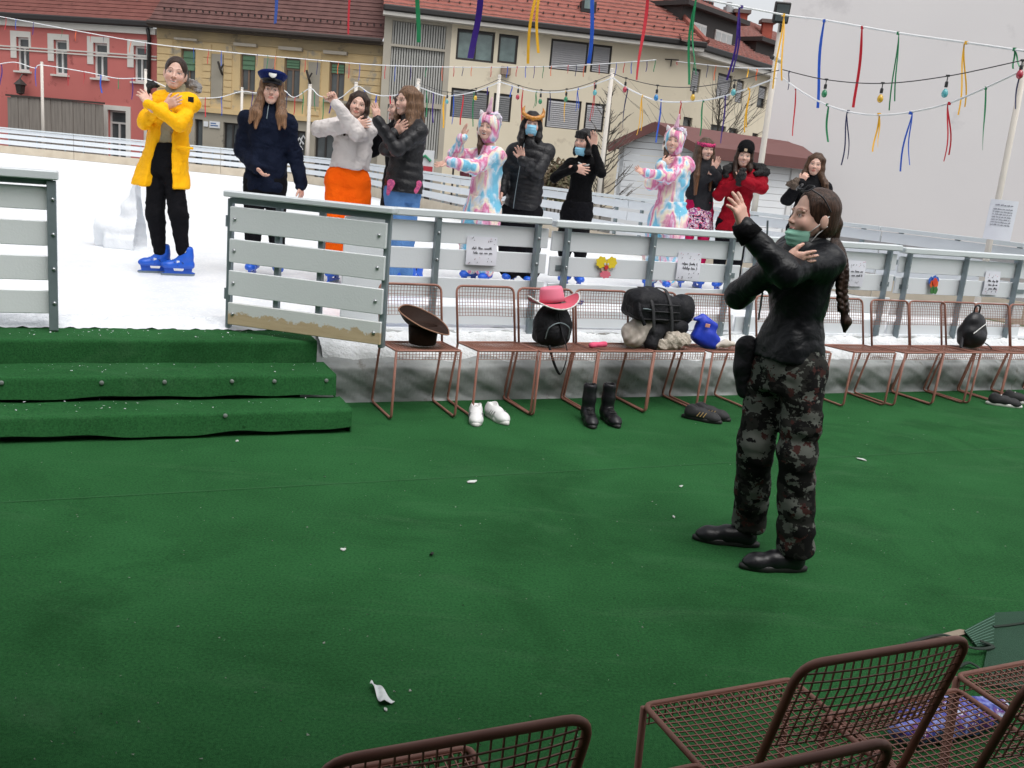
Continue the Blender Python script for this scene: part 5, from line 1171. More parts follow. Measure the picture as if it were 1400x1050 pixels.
# ================================================================== PAPERS AND DECORATIONS ON THE BOARDS
paper = pm('white_paper', (.70, .71, .78), .7, (.64, .65, .72), vs=4); ink = pm('black_ink', (.03, .03, .045), .7); pinkink = pm('pink_ink', (.60, .25, .32), .7)
def scrawl(b, P, x0, x1, z, h, seed, r=.0014):       # unreadable handwriting, as in the photograph
    rnd = random.Random(seed); x = x0; w = []
    while x < x1-.3*h:
        n = rnd.randint(3, 8); pts = []
        for k in range(n*2+1):
            up = k % 2; hh = h*(rnd.choice((.55, .55, .6, 1.05)) if up else (0 if rnd.random() < .88 else -.45)); pts.append(P(x, z+hh)); x += h*.24
            if x > x1: break
        if len(pts) > 2: b.tube(spl(pts, 4), r, 4)
        x += h*.55
def poster(px, py, w, h, seed, label, lines=2, rot=0.0, d=.365):
    s, z = onp(px, py, d); c0 = fw(s, d, z); t = thing('paper_notice', c0, label, 'notice', 'paper notices on the boards')
    cr, sr = math.cos(rot), math.sin(rot); rnd = random.Random(seed)
    def P(x, y, o=.0):
        cu = .010*math.sin((x/w+.5)*math.pi)+.006*math.sin(seed+y*20); return fw(s+x*cr-y*sr, d-.006-cu-o, z+x*sr+y*cr)
    b = MB(c0); b.grid(lambda a, q: P((a-.5)*w, (q-.5)*h), 8, 8); b.grid(lambda a, q: P((a-.5)*w, (q-.5)*h, -.0015), 8, 8, True); b.build('sheet', paper, t, smooth=True)
    b = MB(c0)
    for k in range(lines): scrawl(b, lambda x, y: P(x, y, .003), -w*.33+.01*k, w*.35, h*(.06-.16*k), h*.085, seed+k)
    b.build('handwriting', ink, t)
    for nm, m, n in (('confetti_marks', ink, 14), ('pink_marks', pinkink, 5)):
        b = MB(c0)
        for k in range(n):
            x, y = rnd.uniform(-.45, .45)*w, rnd.choice((-1, 1))*rnd.uniform(.22, .46)*h; a = rnd.uniform(.4, 1.4); l = rnd.uniform(.004, .011); b.tube([P(x, y, .003), P(x+l*math.cos(a), y+l*math.sin(a), .003)], .002, 4)
        b.build(nm, m, t)
poster(658, 343, .235, .20, 3, 'white paper notice with two handwritten lines below the rainbow unicorn suit')
poster(941, 364, .22, .22, 9, 'white paper notice with handwriting right of the yellow clown face', rot=-.03)
poster(1169, 374, .20, .22, 14, 'white paper notice with handwriting just right of the braid')
poster(1355, 387, .20, .22, 21, 'white paper notice near the right end of the boards', 3)
# paper clown face
s, z = onp(828, 364, .36); c0 = fw(s, .36, z); t = thing('paper_clown_face', c0, 'paper clown face with yellow hair, red nose and pink ruff on the boards', 'decoration')
def blob(name, cx, cz, rx, rz, wob, n, mat, o, seed):
    b = MB(c0); P = []
    for k in range(28):
        g = 2*math.pi*k/28; q = 1+wob*math.sin(n*g+seed); P.append(fw(s+cx+rx*q*math.cos(g), .36-o, z+cz+rz*q*math.sin(g)))
    b.prism(P, FN*.003); ob = b.build(name, mat, t); fix_normals(ob)
yel = pm('yellow_paper', lin((236, 208, 40)), .7)
blob('face', 0, -.005, .042, .055, .0, 1, pm('beige_paper', lin((196, 170, 150)), .7), .006, 0)
blob('hair_tuft', -.045, .03, .043, .043, .10, 7, yel, .010, 1); blob('hair_tuft', .045, .03, .043, .043, .10, 7, yel, .010, 2)
blob('nose', 0, -.008, .017, .017, 0, 1, pm('red_paper', lin((204, 50, 56)), .7), .014, 0)
blob('ruff', 0, -.062, .046, .028, .13, 8, pm('pink_paper', lin((230, 116, 136)), .7), .010, 3)
for sx in (-1, 1): blob('eye', sx*.014, .018, .007, .009, 0, 1, whitefr, .014, 0)
s, z = onp(1275, 388, .36); c0 = fw(s, .36, z); t = thing('paper_flower', c0, 'blue orange and green paper flower on the boards at the right', 'decoration')
for k, (cx, cz, m) in enumerate(((-.035, .03, 'b'), (.035, .03, 'b'), (0, .045, 'b'), (-.02, .0, 'o'), (.022, .0, 'o'), (0, .022, 'r'), (-.015, -.055, 'g'), (.018, -.055, 'g'))): blob('petal', cx, cz, .026, .034, .06, 5, {'b': pm('blue_paper', lin((60, 110, 200)), .7), 'o': pm('orange_paper', lin((232, 100, 40)), .7), 'r': pm('red_orange_paper', lin((222, 70, 40)), .7), 'g': pm('green_paper', lin((60, 120, 60)), .7)}[m], .006+.0035*k, k)
# sheet pinned to the pole at the right edge
c0 = at(1367, 301, 9.85); t = thing('pole_notice', c0, 'white printed sheet in a plastic sleeve on the pole at the right edge', 'notice')
ax = Vector((1, -.1, -.02)).normalized(); ay = Vector((.02, 0, 1))
def P3(x, y, o=0): return c0+ax*x+ay*y+Vector((0, -.012-o, 0))+Vector((0, -.03*math.sin((x/.3+.5)*math.pi), 0))
b = MB(c0); b.grid(lambda a, q: P3((a-.5)*.27, (q-.5)*.40), 8, 6); b.grid(lambda a, q: P3((a-.5)*.27, (q-.5)*.40, -.002), 8, 6, True); b.build('sheet', paper, t, smooth=True)
b = MB(c0)
scrawl(b, lambda x, y: P3(x, y, .003), -.09, .09, .145, .012, 5, .0018)
for k in range(7): scrawl(b, lambda x, y: P3(x, y, .003), -.10, .09, .105-.026*k, .010, 30+k, .0013)
b.build('printed_lines', pm('grey_print', (.30, .30, .36), .7), t)
# ================================================================== PEOPLE
skinm = pm('skin', (.62, .41, .33), .5, (.58, .37, .295), vs=14, va=.5, spec=.35, tint=True)
skinm.node_tree.nodes['Principled BSDF'].inputs['Subsurface Weight'].default_value = .12
skinm.node_tree.nodes['Principled BSDF'].inputs['Subsurface Radius'].default_value = (.012, .005, .003)
def hair_mat(name, c1, c2): return pm(name, tuple(1.25*x for x in c1), .36, tuple(.8*x for x in c2), vs=150, va=1.6, stretch=(1, 1, .06), bump=.3, bs=230, spec=.22, tint=True)
hbrown = hair_mat('brown_hair', (.085, .046, .027), (.038, .021, .014)); hdark = hair_mat('dark_brown_hair', (.040, .022, .015), (.018, .011, .009))
hfair = hair_mat('fair_brown_hair', (.17, .095, .055), (.085, .048, .030)); hblack = hair_mat('black_hair', (.014, .012, .012), (.006, .005, .005))
def ramp_mat(name, scale, stops, rough=.9, interp='LINEAR', stretch=(1, 1, 1), dist=0., detail=2., bump=.2, bs=60, specks=None):
    m = bpy.data.materials.new(name); m.use_nodes = True; N = m.node_tree.nodes; L = m.node_tree.links; b = N['Principled BSDF']; b.inputs['Roughness'].default_value = rough; b.inputs['Specular IOR Level'].default_value = .2
    tc = N.new('ShaderNodeTexCoord'); mp = N.new('ShaderNodeMapping'); mp.inputs['Scale'].default_value = stretch; mp.inputs['Rotation'].default_value = (0, .25, 0); L.new(tc.outputs['Object'], mp.inputs[0])
    nz = N.new('ShaderNodeTexNoise'); nz.inputs['Scale'].default_value = scale; nz.inputs['Detail'].default_value = detail; nz.inputs['Distortion'].default_value = dist; L.new(mp.outputs[0], nz.inputs['Vector'])
    cr = N.new('ShaderNodeValToRGB'); cr.color_ramp.interpolation = interp; E = cr.color_ramp.elements
    E[0].position, E[0].color = stops[0][0], (*stops[0][1], 1); E[1].position, E[1].color = stops[-1][0], (*stops[-1][1], 1)
    for (p, c) in stops[1:-1]: e = E.new(p); e.color = (*c, 1)
    L.new(nz.outputs['Fac'], cr.inputs[0]); out = cr.outputs[0]
    if specks:
        v = N.new('ShaderNodeTexVoronoi'); v.inputs['Scale'].default_value = specks[0]; L.new(tc.outputs['Object'], v.inputs['Vector']); lt = N.new('ShaderNodeMath'); lt.operation = 'LESS_THAN'; lt.inputs[1].default_value = specks[1]; L.new(v.outputs['Distance'], lt.inputs[0])
        mx = N.new('ShaderNodeMix'); mx.data_type = 'RGBA'; L.new(lt.outputs[0], mx.inputs[0]); L.new(out, mx.inputs[6]); mx.inputs[7].default_value = (.8, .8, .82, 1); out = mx.outputs[2]
    L.new(out, b.inputs['Base Color'])
    nb = N.new('ShaderNodeTexNoise'); nb.inputs['Scale'].default_value = bs; bp = N.new('ShaderNodeBump'); bp.inputs['Strength'].default_value = bump; bp.inputs['Distance'].default_value = .02; L.new(tc.outputs['Object'], nb.inputs['Vector']); L.new(nb.outputs['Fac'], bp.inputs['Height']); L.new(bp.outputs[0], b.inputs['Normal'])
    return m
pk, sky_, crm, wht, lav, yl = lin((214, 74, 128)), lin((92, 172, 214)), lin((240, 222, 168)), lin((240, 236, 236)), lin((176, 150, 210)), lin((244, 226, 150))
tiedye = ramp_mat('rainbow_plush', 3.6, ((.30, lin((120, 190, 218))), (.40, lin((118, 186, 214))), (.445, lin((212, 218, 226))), (.475, lin((236, 226, 200))), (.505, lin((228, 182, 194))), (.535, lin((210, 112, 154))), (.57, lin((220, 166, 196))), (.60, lin((224, 214, 226))), (.64, lin((124, 188, 216))), (.74, wht)), .95, 'LINEAR', (1.7, 1.7, .5), .5, 3, .5, 120, (26, .10))
def camo_mat():
    m = bpy.data.materials.new('dark_camouflage'); m.use_nodes = True; N = m.node_tree.nodes; L = m.node_tree.links; b = N['Principled BSDF']; b.inputs['Roughness'].default_value = .9; b.inputs['Specular IOR Level'].default_value = .12
    tc = N.new('ShaderNodeTexCoord'); out = None
    for (sc, th, col, off) in ((7, None, (.020, .020, .018), 0), (10, .50, (.0065, .0065, .0065), 3), (11, .520, (.095, .102, .090), 7), (16, .60, (.045, .018, .016), 11), (12, .585, (.0065, .0065, .006), 17)):
        if th is None: prev = col; continue
        mp = N.new('ShaderNodeMapping'); mp.inputs['Location'].default_value = (off, off*1.7, off*.6); mp.inputs['Scale'].default_value = (1, 1, 1.25); L.new(tc.outputs['Object'], mp.inputs[0])
        nz = N.new('ShaderNodeTexNoise'); nz.inputs['Scale'].default_value = sc; nz.inputs['Detail'].default_value = 4; nz.inputs['Roughness'].default_value = .62; L.new(mp.outputs[0], nz.inputs['Vector'])
        gt = N.new('ShaderNodeMath'); gt.operation = 'GREATER_THAN'; gt.inputs[1].default_value = th; L.new(nz.outputs['Fac'], gt.inputs[0])
        mx = N.new('ShaderNodeMix'); mx.data_type = 'RGBA'; L.new(gt.outputs[0], mx.inputs[0]); mx.inputs[7].default_value = (*col, 1)
        if out is None: mx.inputs[6].default_value = (*prev, 1)
        else: L.new(out, mx.inputs[6])
        out = mx.outputs[2]
    L.new(out, b.inputs['Base Color']); return m
camo = camo_mat()
printsk = ramp_mat('multicolour_print', 22, ((.30, (.02, .02, .05)), (.42, (.60, .08, .18)), (.48, (.72, .68, .70)), (.53, (.10, .05, .20)), (.58, (.55, .10, .30)), (.63, (.75, .70, .72)), (.70, (.03, .03, .06))), .85, 'CONSTANT', (1, 1, 1), .5, 2)
cloth = lambda n, c, c2=None, r=.85, b=.15, vs=10: pm(n, c, r, c2, vs=vs, va=.7, bump=b, bs=70, spec=.1, wr=(11, .3))
yellowj = cloth('yellow_shell', lin((248, 186, 26)), lin((238, 170, 14)), .6); olive = cloth('olive_grey_sweat', lin((150, 146, 126)), lin((134, 130, 112))); blackp = cloth('black_trousers', (.006, .006, .008)); navy = cloth('navy_fleece', (.007, .011, .026), (.005, .008, .02))
hoodie = cloth('pale_grey_sweat', lin((206, 200, 198)), lin((192, 186, 184))); orange = cloth('orange_cloth', lin((250, 104, 14)), lin((240, 88, 6))); blackpuff = pm('black_padded_shell', (.007, .007, .009), .45, (.012, .012, .014), vs=10, bump=.25, bs=26, spec=.32, wr=(22, .18)); jeans = cloth('blue_denim', lin((92, 132, 182)), lin((70, 108, 160)), .8, .2, 5)
blackknit = cloth('black_knit', (.005, .005, .006)); char = cloth('charcoal_jacket', (.030, .030, .034)); redj = cloth('deep_red_parka', lin((150, 16, 34)), lin((122, 10, 26)), .7); crimson = cloth('crimson_tights', lin((190, 26, 84)))
furg = pm('grey_fur', (.30, .29, .28), .95, (.16, .15, .15), vs=40, va=1, bump=.7, bs=120); furb = pm('black_fur', (.010, .010, .011), .95, (.02, .02, .02), vs=40, bump=.7, bs=120); furbr = pm('brown_fur', (.14, .10, .075), .95, (.06, .045, .035), vs=40, bump=.7, bs=120)
maskb = pm('blue_mask', lin((150, 206, 230)), .8, lin((130, 190, 218)), vs=20); maskg = pm('green_mask', lin((160, 210, 190)), .8, lin((130, 190, 166)), vs=20)
leatherj = pm('black_leather_jacket', (.005, .0055, .007), .38, (.010, .011, .013), vs=9, bump=.2, bs=24, spec=.22, wr=(12, .16))
# ---------------------------------------------------------------- heads
_heads = {}
def head_local(kind, h=.0042):
    if (kind, h) in _heads: return _heads[(kind, h)]
    F = Field((-.10, -.125, -.135), (.10, .12, .13), h)
    F.ell((0, .016, .030), (.075, .093, .086), None, .02); F.ell((0, -.026, -.034), (.056, .060, .078), None, .035); F.ell((0, -.066, -.094), (.019, .020, .017), None, .03)
    for sx in (-1, 1):
        F.cone((sx*.054, -.002, -.046), (sx*.018, -.060, -.092), .014, .012, .03); F.ell((sx*.036, -.062, -.034), (.024, .022, .024), None, .03)
        F.ell((sx*.030, -.077, .019), (.024, .010, .007), None, .018); F.ell((sx*.032, -.097, -.002), (.019, .017, .011), None, .012, True); F.ell((sx*.032, -.070, -.002), (.0145, .0145, .0125), None, .006)
        F.ell((sx*.077, .014, -.016), (.009, .019, .031), None, .008); F.ell((sx*.010, -.094, -.035), (.007, .008, .006), None, .008)
    F.cone((0, -.082, .006), (0, -.103, -.030), .0065, .0090, .012)
    F.ell((0, -.088, -.061), (.023, .009, .006), None, .008); F.ell((0, -.086, -.073), (.020, .009, .007), None, .008)
    if kind == 'open': F.ell((0, -.094, -.068), (.021, .014, .0105), None, .005, True)
    elif kind == 'smile': F.ell((0, -.096, -.0665), (.025, .010, .0045), None, .004, True)
    else: F.ell((0, -.097, -.067), (.022, .010, .0018), None, .003, True)
    P, Q = F.mesh(); x, y, z = P.T; T = np.ones((len(P), 3)); front = y < -.045
    def put(m, c): T[m] = np.array(c)
    bl = np.exp(-(((np.abs(x)-.042)/.022)**2+((z+.036)/.022)**2))*front; T *= 1-bl[:, None]*np.array([0, .11, .10])
    lz = -.067+(.010*(np.abs(x)/.024)**2 if kind != 'neutral' else 0)
    put(front & (np.abs(x) < .024) & (np.abs(z-lz) < .0125*(1-(x/.026)**2)), (.86, .54, .54))
    if kind in ('open', 'smile'):
        hh = .0085 if kind == 'open' else .0045; m = front & (np.abs(x) < .020) & (np.abs(z-lz) < hh); put(m, (.30, .10, .10)); put(m & (z > lz-(.001 if kind == 'open' else .01)), (1.05, 1.5, 1.8))
    bz = .021+.006*(1-((np.abs(x)-.030)/.02)**2); put(front & (np.abs(x) > .013) & (np.abs(x) < .050) & (np.abs(z-bz) < .0040), (.34, .28, .26))
    ex = (np.abs(x)-.032)/.0165; ez = (z+.002)/.0075; r2 = ex*ex+ez*ez; put(front & (r2 < 1.25) & (z > -.0045), (.36, .28, .26)); put(front & (r2 < .62) & (z < .0045), (.95, 1.25, 1.45)); put(front & ((np.abs(x)-.032)**2+(z+.001)**2 < .0062**2), (.10, .09, .08))
    put((z < -.033) & (np.abs(np.abs(x)-.010) < .004) & (z > -.043) & (y < -.09), (.55, .4, .38))
    _heads[(kind, h)] = (P, Q, T); return _heads[(kind, h)]
def rot_head(yaw, pitch, roll): return Matrix.Rotation(R(yaw), 3, 'Z') @ Matrix.Rotation(R(pitch), 3, 'X') @ Matrix.Rotation(R(roll), 3, 'Y')
def hand_mesh(w, d, n, side, curl=(.3, .3, .3, .3), s=1., spread=.12, h=.0048, thumb=.6):
    """w wrist, d finger direction, n direction the palm faces, side +1/-1 which edge carries the thumb"""
    w = Vector(w); d = Vector(d).normalized(); n = Vector(n); n = (n-d*n.dot(d)).normalized(); t = n.cross(d)*side
    F = Field(tuple(w-Vector((.21,)*3)*s), tuple(w+Vector((.21,)*3)*s), h)
    for i, o in enumerate((.030, .010, -.011, -.030)):
        kn = w+(d*(.088-.004*abs(i-1))+t*o)*s; F.cone(w+(d*-.01+t*o*.45)*s, kn, .017*s, .0135*s, .022*s, sq=(n, .85))
        L = (.072, .080, .074, .058)[i]*s; a = curl[i]; dd = (d+t*spread*(1.5-i)*.6).normalized()
        d1 = (dd*math.cos(a*.8)+n*math.sin(a*.8)); d2 = (dd*math.cos(a*1.9)+n*math.sin(a*1.9)); d3 = (dd*math.cos(a*2.7)+n*math.sin(a*2.7))
        p1 = kn+d1*L*.46; p2 = p1+d2*L*.30; p3 = p2+d3*L*.24; r = (.0092, .0095, .0092, .0080)[i]*s
        F.cone(kn, p1, r*1.05, r, .006); F.cone(p1, p2, r, r*.92, .004); F.cone(p2, p3, r*.92, r*.78, .004)
    b0 = w+(d*.022+t*.020)*s; b1 = w+(d*.050+t*.046+n*.008)*s; b2 = b1+(d*.026+t*(.030*thumb)+n*.006)*s; b3 = b2+(d*.024+t*(.012*thumb)+n*.008)*s
    F.cone(b0, b1, .017*s, .0125*s, .02); F.cone(b1, b2, .0118*s, .0105*s, .005); F.cone(b2, b3, .0105*s, .0085*s, .004)
    F.cone(w-d*.05*s, w+d*.01*s, .021*s, .023*s, .02, sq=(n, .8))
    P, Q = F.mesh(); T = np.ones((len(P), 3)); T *= np.array([1.0, .93, .92]); return P, Q, T
class Person:
    def __init__(s, px, py, zf, label, h=.0125):
        p = atz(px, py, zf); s.root = thing('person', p, label, 'person', 'young people in costume on the ice' if zf > .1 else None); s.p = p; s.Y = p.y; s.zf = zf; s.h = h; s.skin = []; s.hs = 1.
    def j(s, px, py, dy=0.): return at(px, py, s.Y+dy)
    def spine(s, pelvis, neck, yaw): s.pel, s.nk, s.yaw = Vector(pelvis), Vector(neck), R(yaw)
    def c(s, t): return s.pel.lerp(s.nk, t) if 0 <= t <= 1 else s.pel+(s.nk-s.pel)*t
    def secs(s, W, e=0.): return [(*s.c(t), rx+e, ry+e) for (t, rx, ry) in W]
    def tz(s, z): return (z-s.pel.z)/(s.nk.z-s.pel.z)
    def head(s, c, yaw, pitch=0, roll=0, k=1., kind='neutral', tone=(1, 1, 1), h=.0042):
        s.hc, s.hM, s.hs = Vector(c), rot_head(yaw, pitch, roll), k
        P, Q, T = head_local(kind, h); M = np.array(s.hM); s.skin.append((P*k @ M.T+V3(c), Q, T*np.array(tone)))
    def hl(s, x, y, z): return s.hc+s.hM @ (Vector((x, y, z))*s.hs)
    def field(s, lo, hi, h=None): return Field(lo, hi, h or s.h)
    def bounds(s, pts, m=.25):
        P = np.array([V3(p) for p in pts]); return P.min(0)-m, P.max(0)+m
    def limbs(s, arms, legs, rw=.85):     # hidden body under the clothes, one piece with neck and limbs
        pts = [p for a in arms for p in a]+[p for l in legs for p in l]+[s.pel, s.nk, s.hc]; lo, hi = s.bounds(pts, .16); F = Field(lo, hi, .014)
        F.sect(s.secs(((-.12, .10, .08), (0, .12, .085), (.4, .10, .08), (.75, .125, .085), (.95, .08, .06))), s.yaw, .04)
        nb = s.nk+(s.hc-s.nk)*.0; F.cone(s.nk-Vector((0, 0, .05)), s.hl(0, .028, -.055), .052*s.hs, .047*s.hs, .03)
        for a in arms: F.cone(s.c(.86), a[0], .05, .042, .03); F.cone(a[0], a[1], .036, .030, .02); F.cone(a[1], a[2], .030, .022, .02)
        for l in legs: F.cone(l[0], l[1], .060, .044, .03); F.cone(l[1], l[2], .042, .030, .02)
        P, Q = F.mesh(); s.skin.append((P, Q, np.ones((len(P), 3))))
    def hand(s, w, d, n, side, curl=(.3, .3, .3, .3), k=1., *a): s.skin.append(hand_mesh(w, d, n, side, curl, k*.9, *a))
    def body(s, relax=1):
        me = np_mesh('body', [(p, q) for p, q, t in s.skin], s.p, [t for p, q, t in s.skin], relax); return new_obj('body', me, skinm, s.root)
    def wear(s, name, F, mat, relax=1, parent=None): return soft(name, F, mat, parent or s.root, relax, s.p)
    def mb(s): return MB(s.p)
    def legs(s, name, mat, legs, r=(.088, .066, .052), pel=(.165, .12), top=.18, e=0., amp=.005, seed=1, hem=None):
        pts = [p for l in legs for p in l]+[s.c(top)]; lo, hi = s.bounds(pts, .2); F = s.field(lo, hi)
        F.sect(s.secs(((-.22, pel[0]*.9, pel[1]*.95), (-.05, pel[0], pel[1]), (top, pel[0]*.88, pel[1]*.9))), s.yaw, .03)
        for l in legs: F.cone(l[0], l[1], r[0], r[1], .03, fold=(.07, amp, 1)); F.cone(l[1], l[2], r[1], r[2], .03, fold=(.05, amp*1.2, 0))
        if amp: F.noise(amp*1.3, 16, seed, (1, 1, 1.2), ridge=True); F.noise(amp*.5, 38, seed+2, (1, 1, 1.5), ridge=True)
        return s.wear(name, F, mat)
    def top(s, name, mat, arms, W, ra=(.062, .052, .042), g=.83, hem=None, amp=.006, seed=2, quilt=None, collar=None, e=0., carve=None, h=None, extra=None, freq=22):
        pts = [p for a in arms for p in a]+[s.c(W[0][0]), s.c(1.05)]; lo, hi = s.bounds(pts, .28); F = s.field(lo, hi, h)
        W = [(t, rx*g, ry*g) for (t, rx, ry) in W]; ra = [r*g for r in ra]; q3 = (quilt[0], quilt[1], .12) if quilt else None
        F.sect(s.secs(W, e), s.yaw, .035, quilt=q3)
        for a in arms:
            F.cone(s.c(.84).lerp(a[0], .6), a[0], ra[0]*1.05, ra[0]*1.05, .06); fo = None if quilt or not amp else (.05, amp*1.15); F.cone(a[0], a[1], ra[0], ra[1], .04, quilt=quilt, fold=fo and (*fo, 1)); F.cone(a[1], a[2], ra[1]*.98, ra[2], .025, quilt=quilt, fold=fo and (*fo, 0))
        if collar: F.cone(s.nk+Vector((0, 0, -.03)), s.nk.lerp(s.hc, .30)+Vector((0, .01, .0)), collar[0], collar[1], .03)
        if extra: extra(F)
        if carve: carve(F)
        if quilt: F.noise(amp, freq, seed, (1, 1, .75))
        elif amp: F.noise(amp*1.55, freq*.55, seed, (1, 1, 1.1), ridge=True); F.noise(amp*.45, freq*1.5, seed+3, (1, 1, 1.3), ridge=True)
        return s.wear(name, F, mat)
    def hair(s, mat, locks, cap=1., face=(.066, .080, .102), fz=-.032, strands=.0013, h=.0058, ombre=None, rad=1., capy=.018):
        """cap over the skull with the face left open, plus drooping locks given in head space then world offsets"""
        pts = [p for l in locks for p in l[0]]+[s.hl(0, 0, .1), s.hl(.1, .1, -.1), s.hl(-.1, -.1, -.1)]; lo, hi = s.bounds(pts, .06); F = Field(lo, hi, h); M = [list(r) for r in s.hM]; k = s.hs
        F.ell(s.hl(0, capy, .032), (.081*k*cap, .100*k*cap, .093*k*cap), M, .01); F.ell(s.hl(0, .035, -.03), (.076*k*cap, .080*k*cap, .08*k), M, .02)
        F.ell(s.hl(0, -.112, fz+.018), (face[0]*1.05*k, face[1]*1.05*k, face[2]*1.08*k), M, .012, True)
        for (pl, rs) in locks: F.chain(pl, [r*k*rad for r in rs], .018)
        F.noise(strands, 210, 5, (1, 1, .10), 6); F.noise(strands*1.3, 70, 9, (1, 1, .12), 4)
        P, Q = F.mesh(); T = np.ones((len(P), 3))
        if ombre: w = np.clip((ombre[0]-P[:, 2])/ombre[1], 0, 1)[:, None]; T = T*(1-w)+np.array(ombre[2])*w
        me = np_mesh('hair', [(P, Q)], s.p, [T], 1); return new_obj('hair', me, mat, s.root)
    def long_locks(s, zl, zr, zb, front=.0, w=1., spread=.0):
        """locks falling to world heights zl/zr at the two sides and zb at the back"""
        out = []; rnd = random.Random(int(s.p.x*100)); k = s.hs
        for sx, zend in ((-1, zl), (1, zr)):
            if zend is None: continue
            for i, y in enumerate((-.030, -.005, .022, .050)):
                a = s.hl(sx*.022, y*.6, .105); b = s.hl(sx*.066, y+.012, .055); c_ = s.hl(sx*.076, y+.008, -.03); d = s.hl(sx*.076*w, y-.004, -.10); q = Vector((d.x+sx*(.012*i*.3+spread), d.y-front*(.05 if i < 2 else .02), zend+.03*rnd.random()+.012*i)); m = d.lerp(q, .5)+Vector((sx*.008*rnd.uniform(-1, 1), -.012, 0))
                out.append(([a, b, c_, d, m, q], [.010, .018, .020, .021, .020, .008]))
        if zb is not None:
            for i, x in enumerate((-.055, -.02, .02, .055)):
                a = s.hl(x*.5, .03, .103); b = s.hl(x*1.05, .088, .04); c_ = s.hl(x*1.1, .092, -.06); q = Vector((s.hl(x*1.2, .10, -.1).x, s.hl(x, .10, -.1).y+.03, zb+.03*rnd.random())); out.append(([a, b, c_, c_.lerp(q, .5)+Vector((0, .02, 0)), q], [.014, .022, .026, .026, .010]))
        return out
# ---------------------------------------------------------------- ice skates
skb = pm('blue_skate_shell', lin((24, 92, 200)), .4, lin((18, 74, 176)), vs=9); skk = pm('black_strap', (.015, .015, .018), .6); skw = pm('white_print', (.7, .72, .75), .5)
def skate_meshes():
    F = Field((-.07, -.17, .05), (.07, .15, .30), .0055)
    F.chain([(0, .085, .10), (0, .0, .10), (0, -.085, .10)], [.043, .043, .045], .03); F.ell((0, -.10, .10), (.046, .055, .035), None, .02); F.chain([(0, .070, .12), (0, .065, .19), (0, .065, .245)], [.048, .050, .052], .03); F.cone((0, -.02, .12), (0, .045, .18), .042, .045, .03); F.cut((0, 0, .072), (0, 0, -1)); F.ell((0, .065, .265), (.036, .038, .04), None, .006, True)
    boot = np_mesh('skate_boot', [F.mesh()]); boot.materials.append(skb)
    b = MB(); b.prism([(-.008, -.135, .075), (-.008, -.125, .030), (-.008, -.155, .022), (-.008, .125, .022), (-.008, .135, .030), (-.008, .105, .040), (-.008, .11, .075), (-.008, .04, .075), (-.008, .03, .045), (-.008, -.045, .045), (-.008, -.055, .075)], (.016, 0, 0))
    hold = b.mesh('blade_holder'); hold.materials.append(skb)
    b = MB(); b.prism([(-.002, -.160, .012), (-.002, -.150, .0), (-.002, .120, .0), (-.002, .134, .012), (-.002, .130, .024), (-.002, -.155, .024)], (.004, 0, 0)); bl = b.mesh('blade'); bl.materials.append(galv)
    b = MB()
    for (y, z, w) in ((-.045, .143, .047), (.0, .165, .047)): b.tube([(-w, y+.03, z-.045), (-w*.8, y, z-.012), (0, y-.012, z+.006), (w*.8, y, z-.012), (w, y+.03, z-.045)], .008, 6, flat=.5)
    b.tube([(-.05, .055, .225), (0, .008, .228), (.05, .055, .225)], .009, 6, flat=.5); stp_ = b.mesh('straps', True); stp_.materials.append(skk)
    b = MB()
    for sx in (-1, 1): b.box((sx*.0445, .045, .235), (.012, .035, .02)); b.box((sx*.044, -.015, .135), (.010, .024, .026))
    pr = b.mesh('white_marks'); pr.materials.append(skw)
    return boot, hold, bl, stp_, pr
SKM = skate_meshes()
def skate(P, p, yaw):                     # p on the ice below the ankle
    t = bpy.data.objects.new('ice_skate', None); COL.objects.link(t); t.parent = P.root; t.location = Vector(p)-P.p; t.rotation_euler = (0, 0, R(yaw)); t.scale = (.92, .95, .9)
    for m in SKM: new_obj(m.name.split('.')[0], m, None, t)
def stand(P, yaw=0, gap=.10, dx=0., knee=0.):  # hips, knees, ankles below the pelvis for people whose legs the boards hide
    c, s_ = math.cos(R(yaw)), math.sin(R(yaw)); out = []
    for sx in (-1, 1):
        hip = P.pel+Vector((sx*.085*c, sx*.085*s_, -.05)); an = P.p+Vector((sx*gap*c+dx, sx*gap*s_, .17)); kn = hip.lerp(an, .5)+Vector((s_*.04, -.04*c, 0)); out.append((hip, kn, an)); skate(P, Vector((an.x, an.y, P.zf))+Vector((-.03*s_, .02, 0)), yaw+sx*8)
    return out
WF = ((-.16, .170, .125), (0, .172, .125), (.38, .150, .115), (.70, .172, .122), (.87, .170, .105), (1.0, .085, .075))   # plain female torso
def wide(W, a, b=None, hem=None, hr=None):
    out = [(t, rx+a, ry+(b if b is not None else a)) for (t, rx, ry) in W if hem is None or t > hem+.02]
    return ([(hem, *hr)] if hem is not None else [])+out
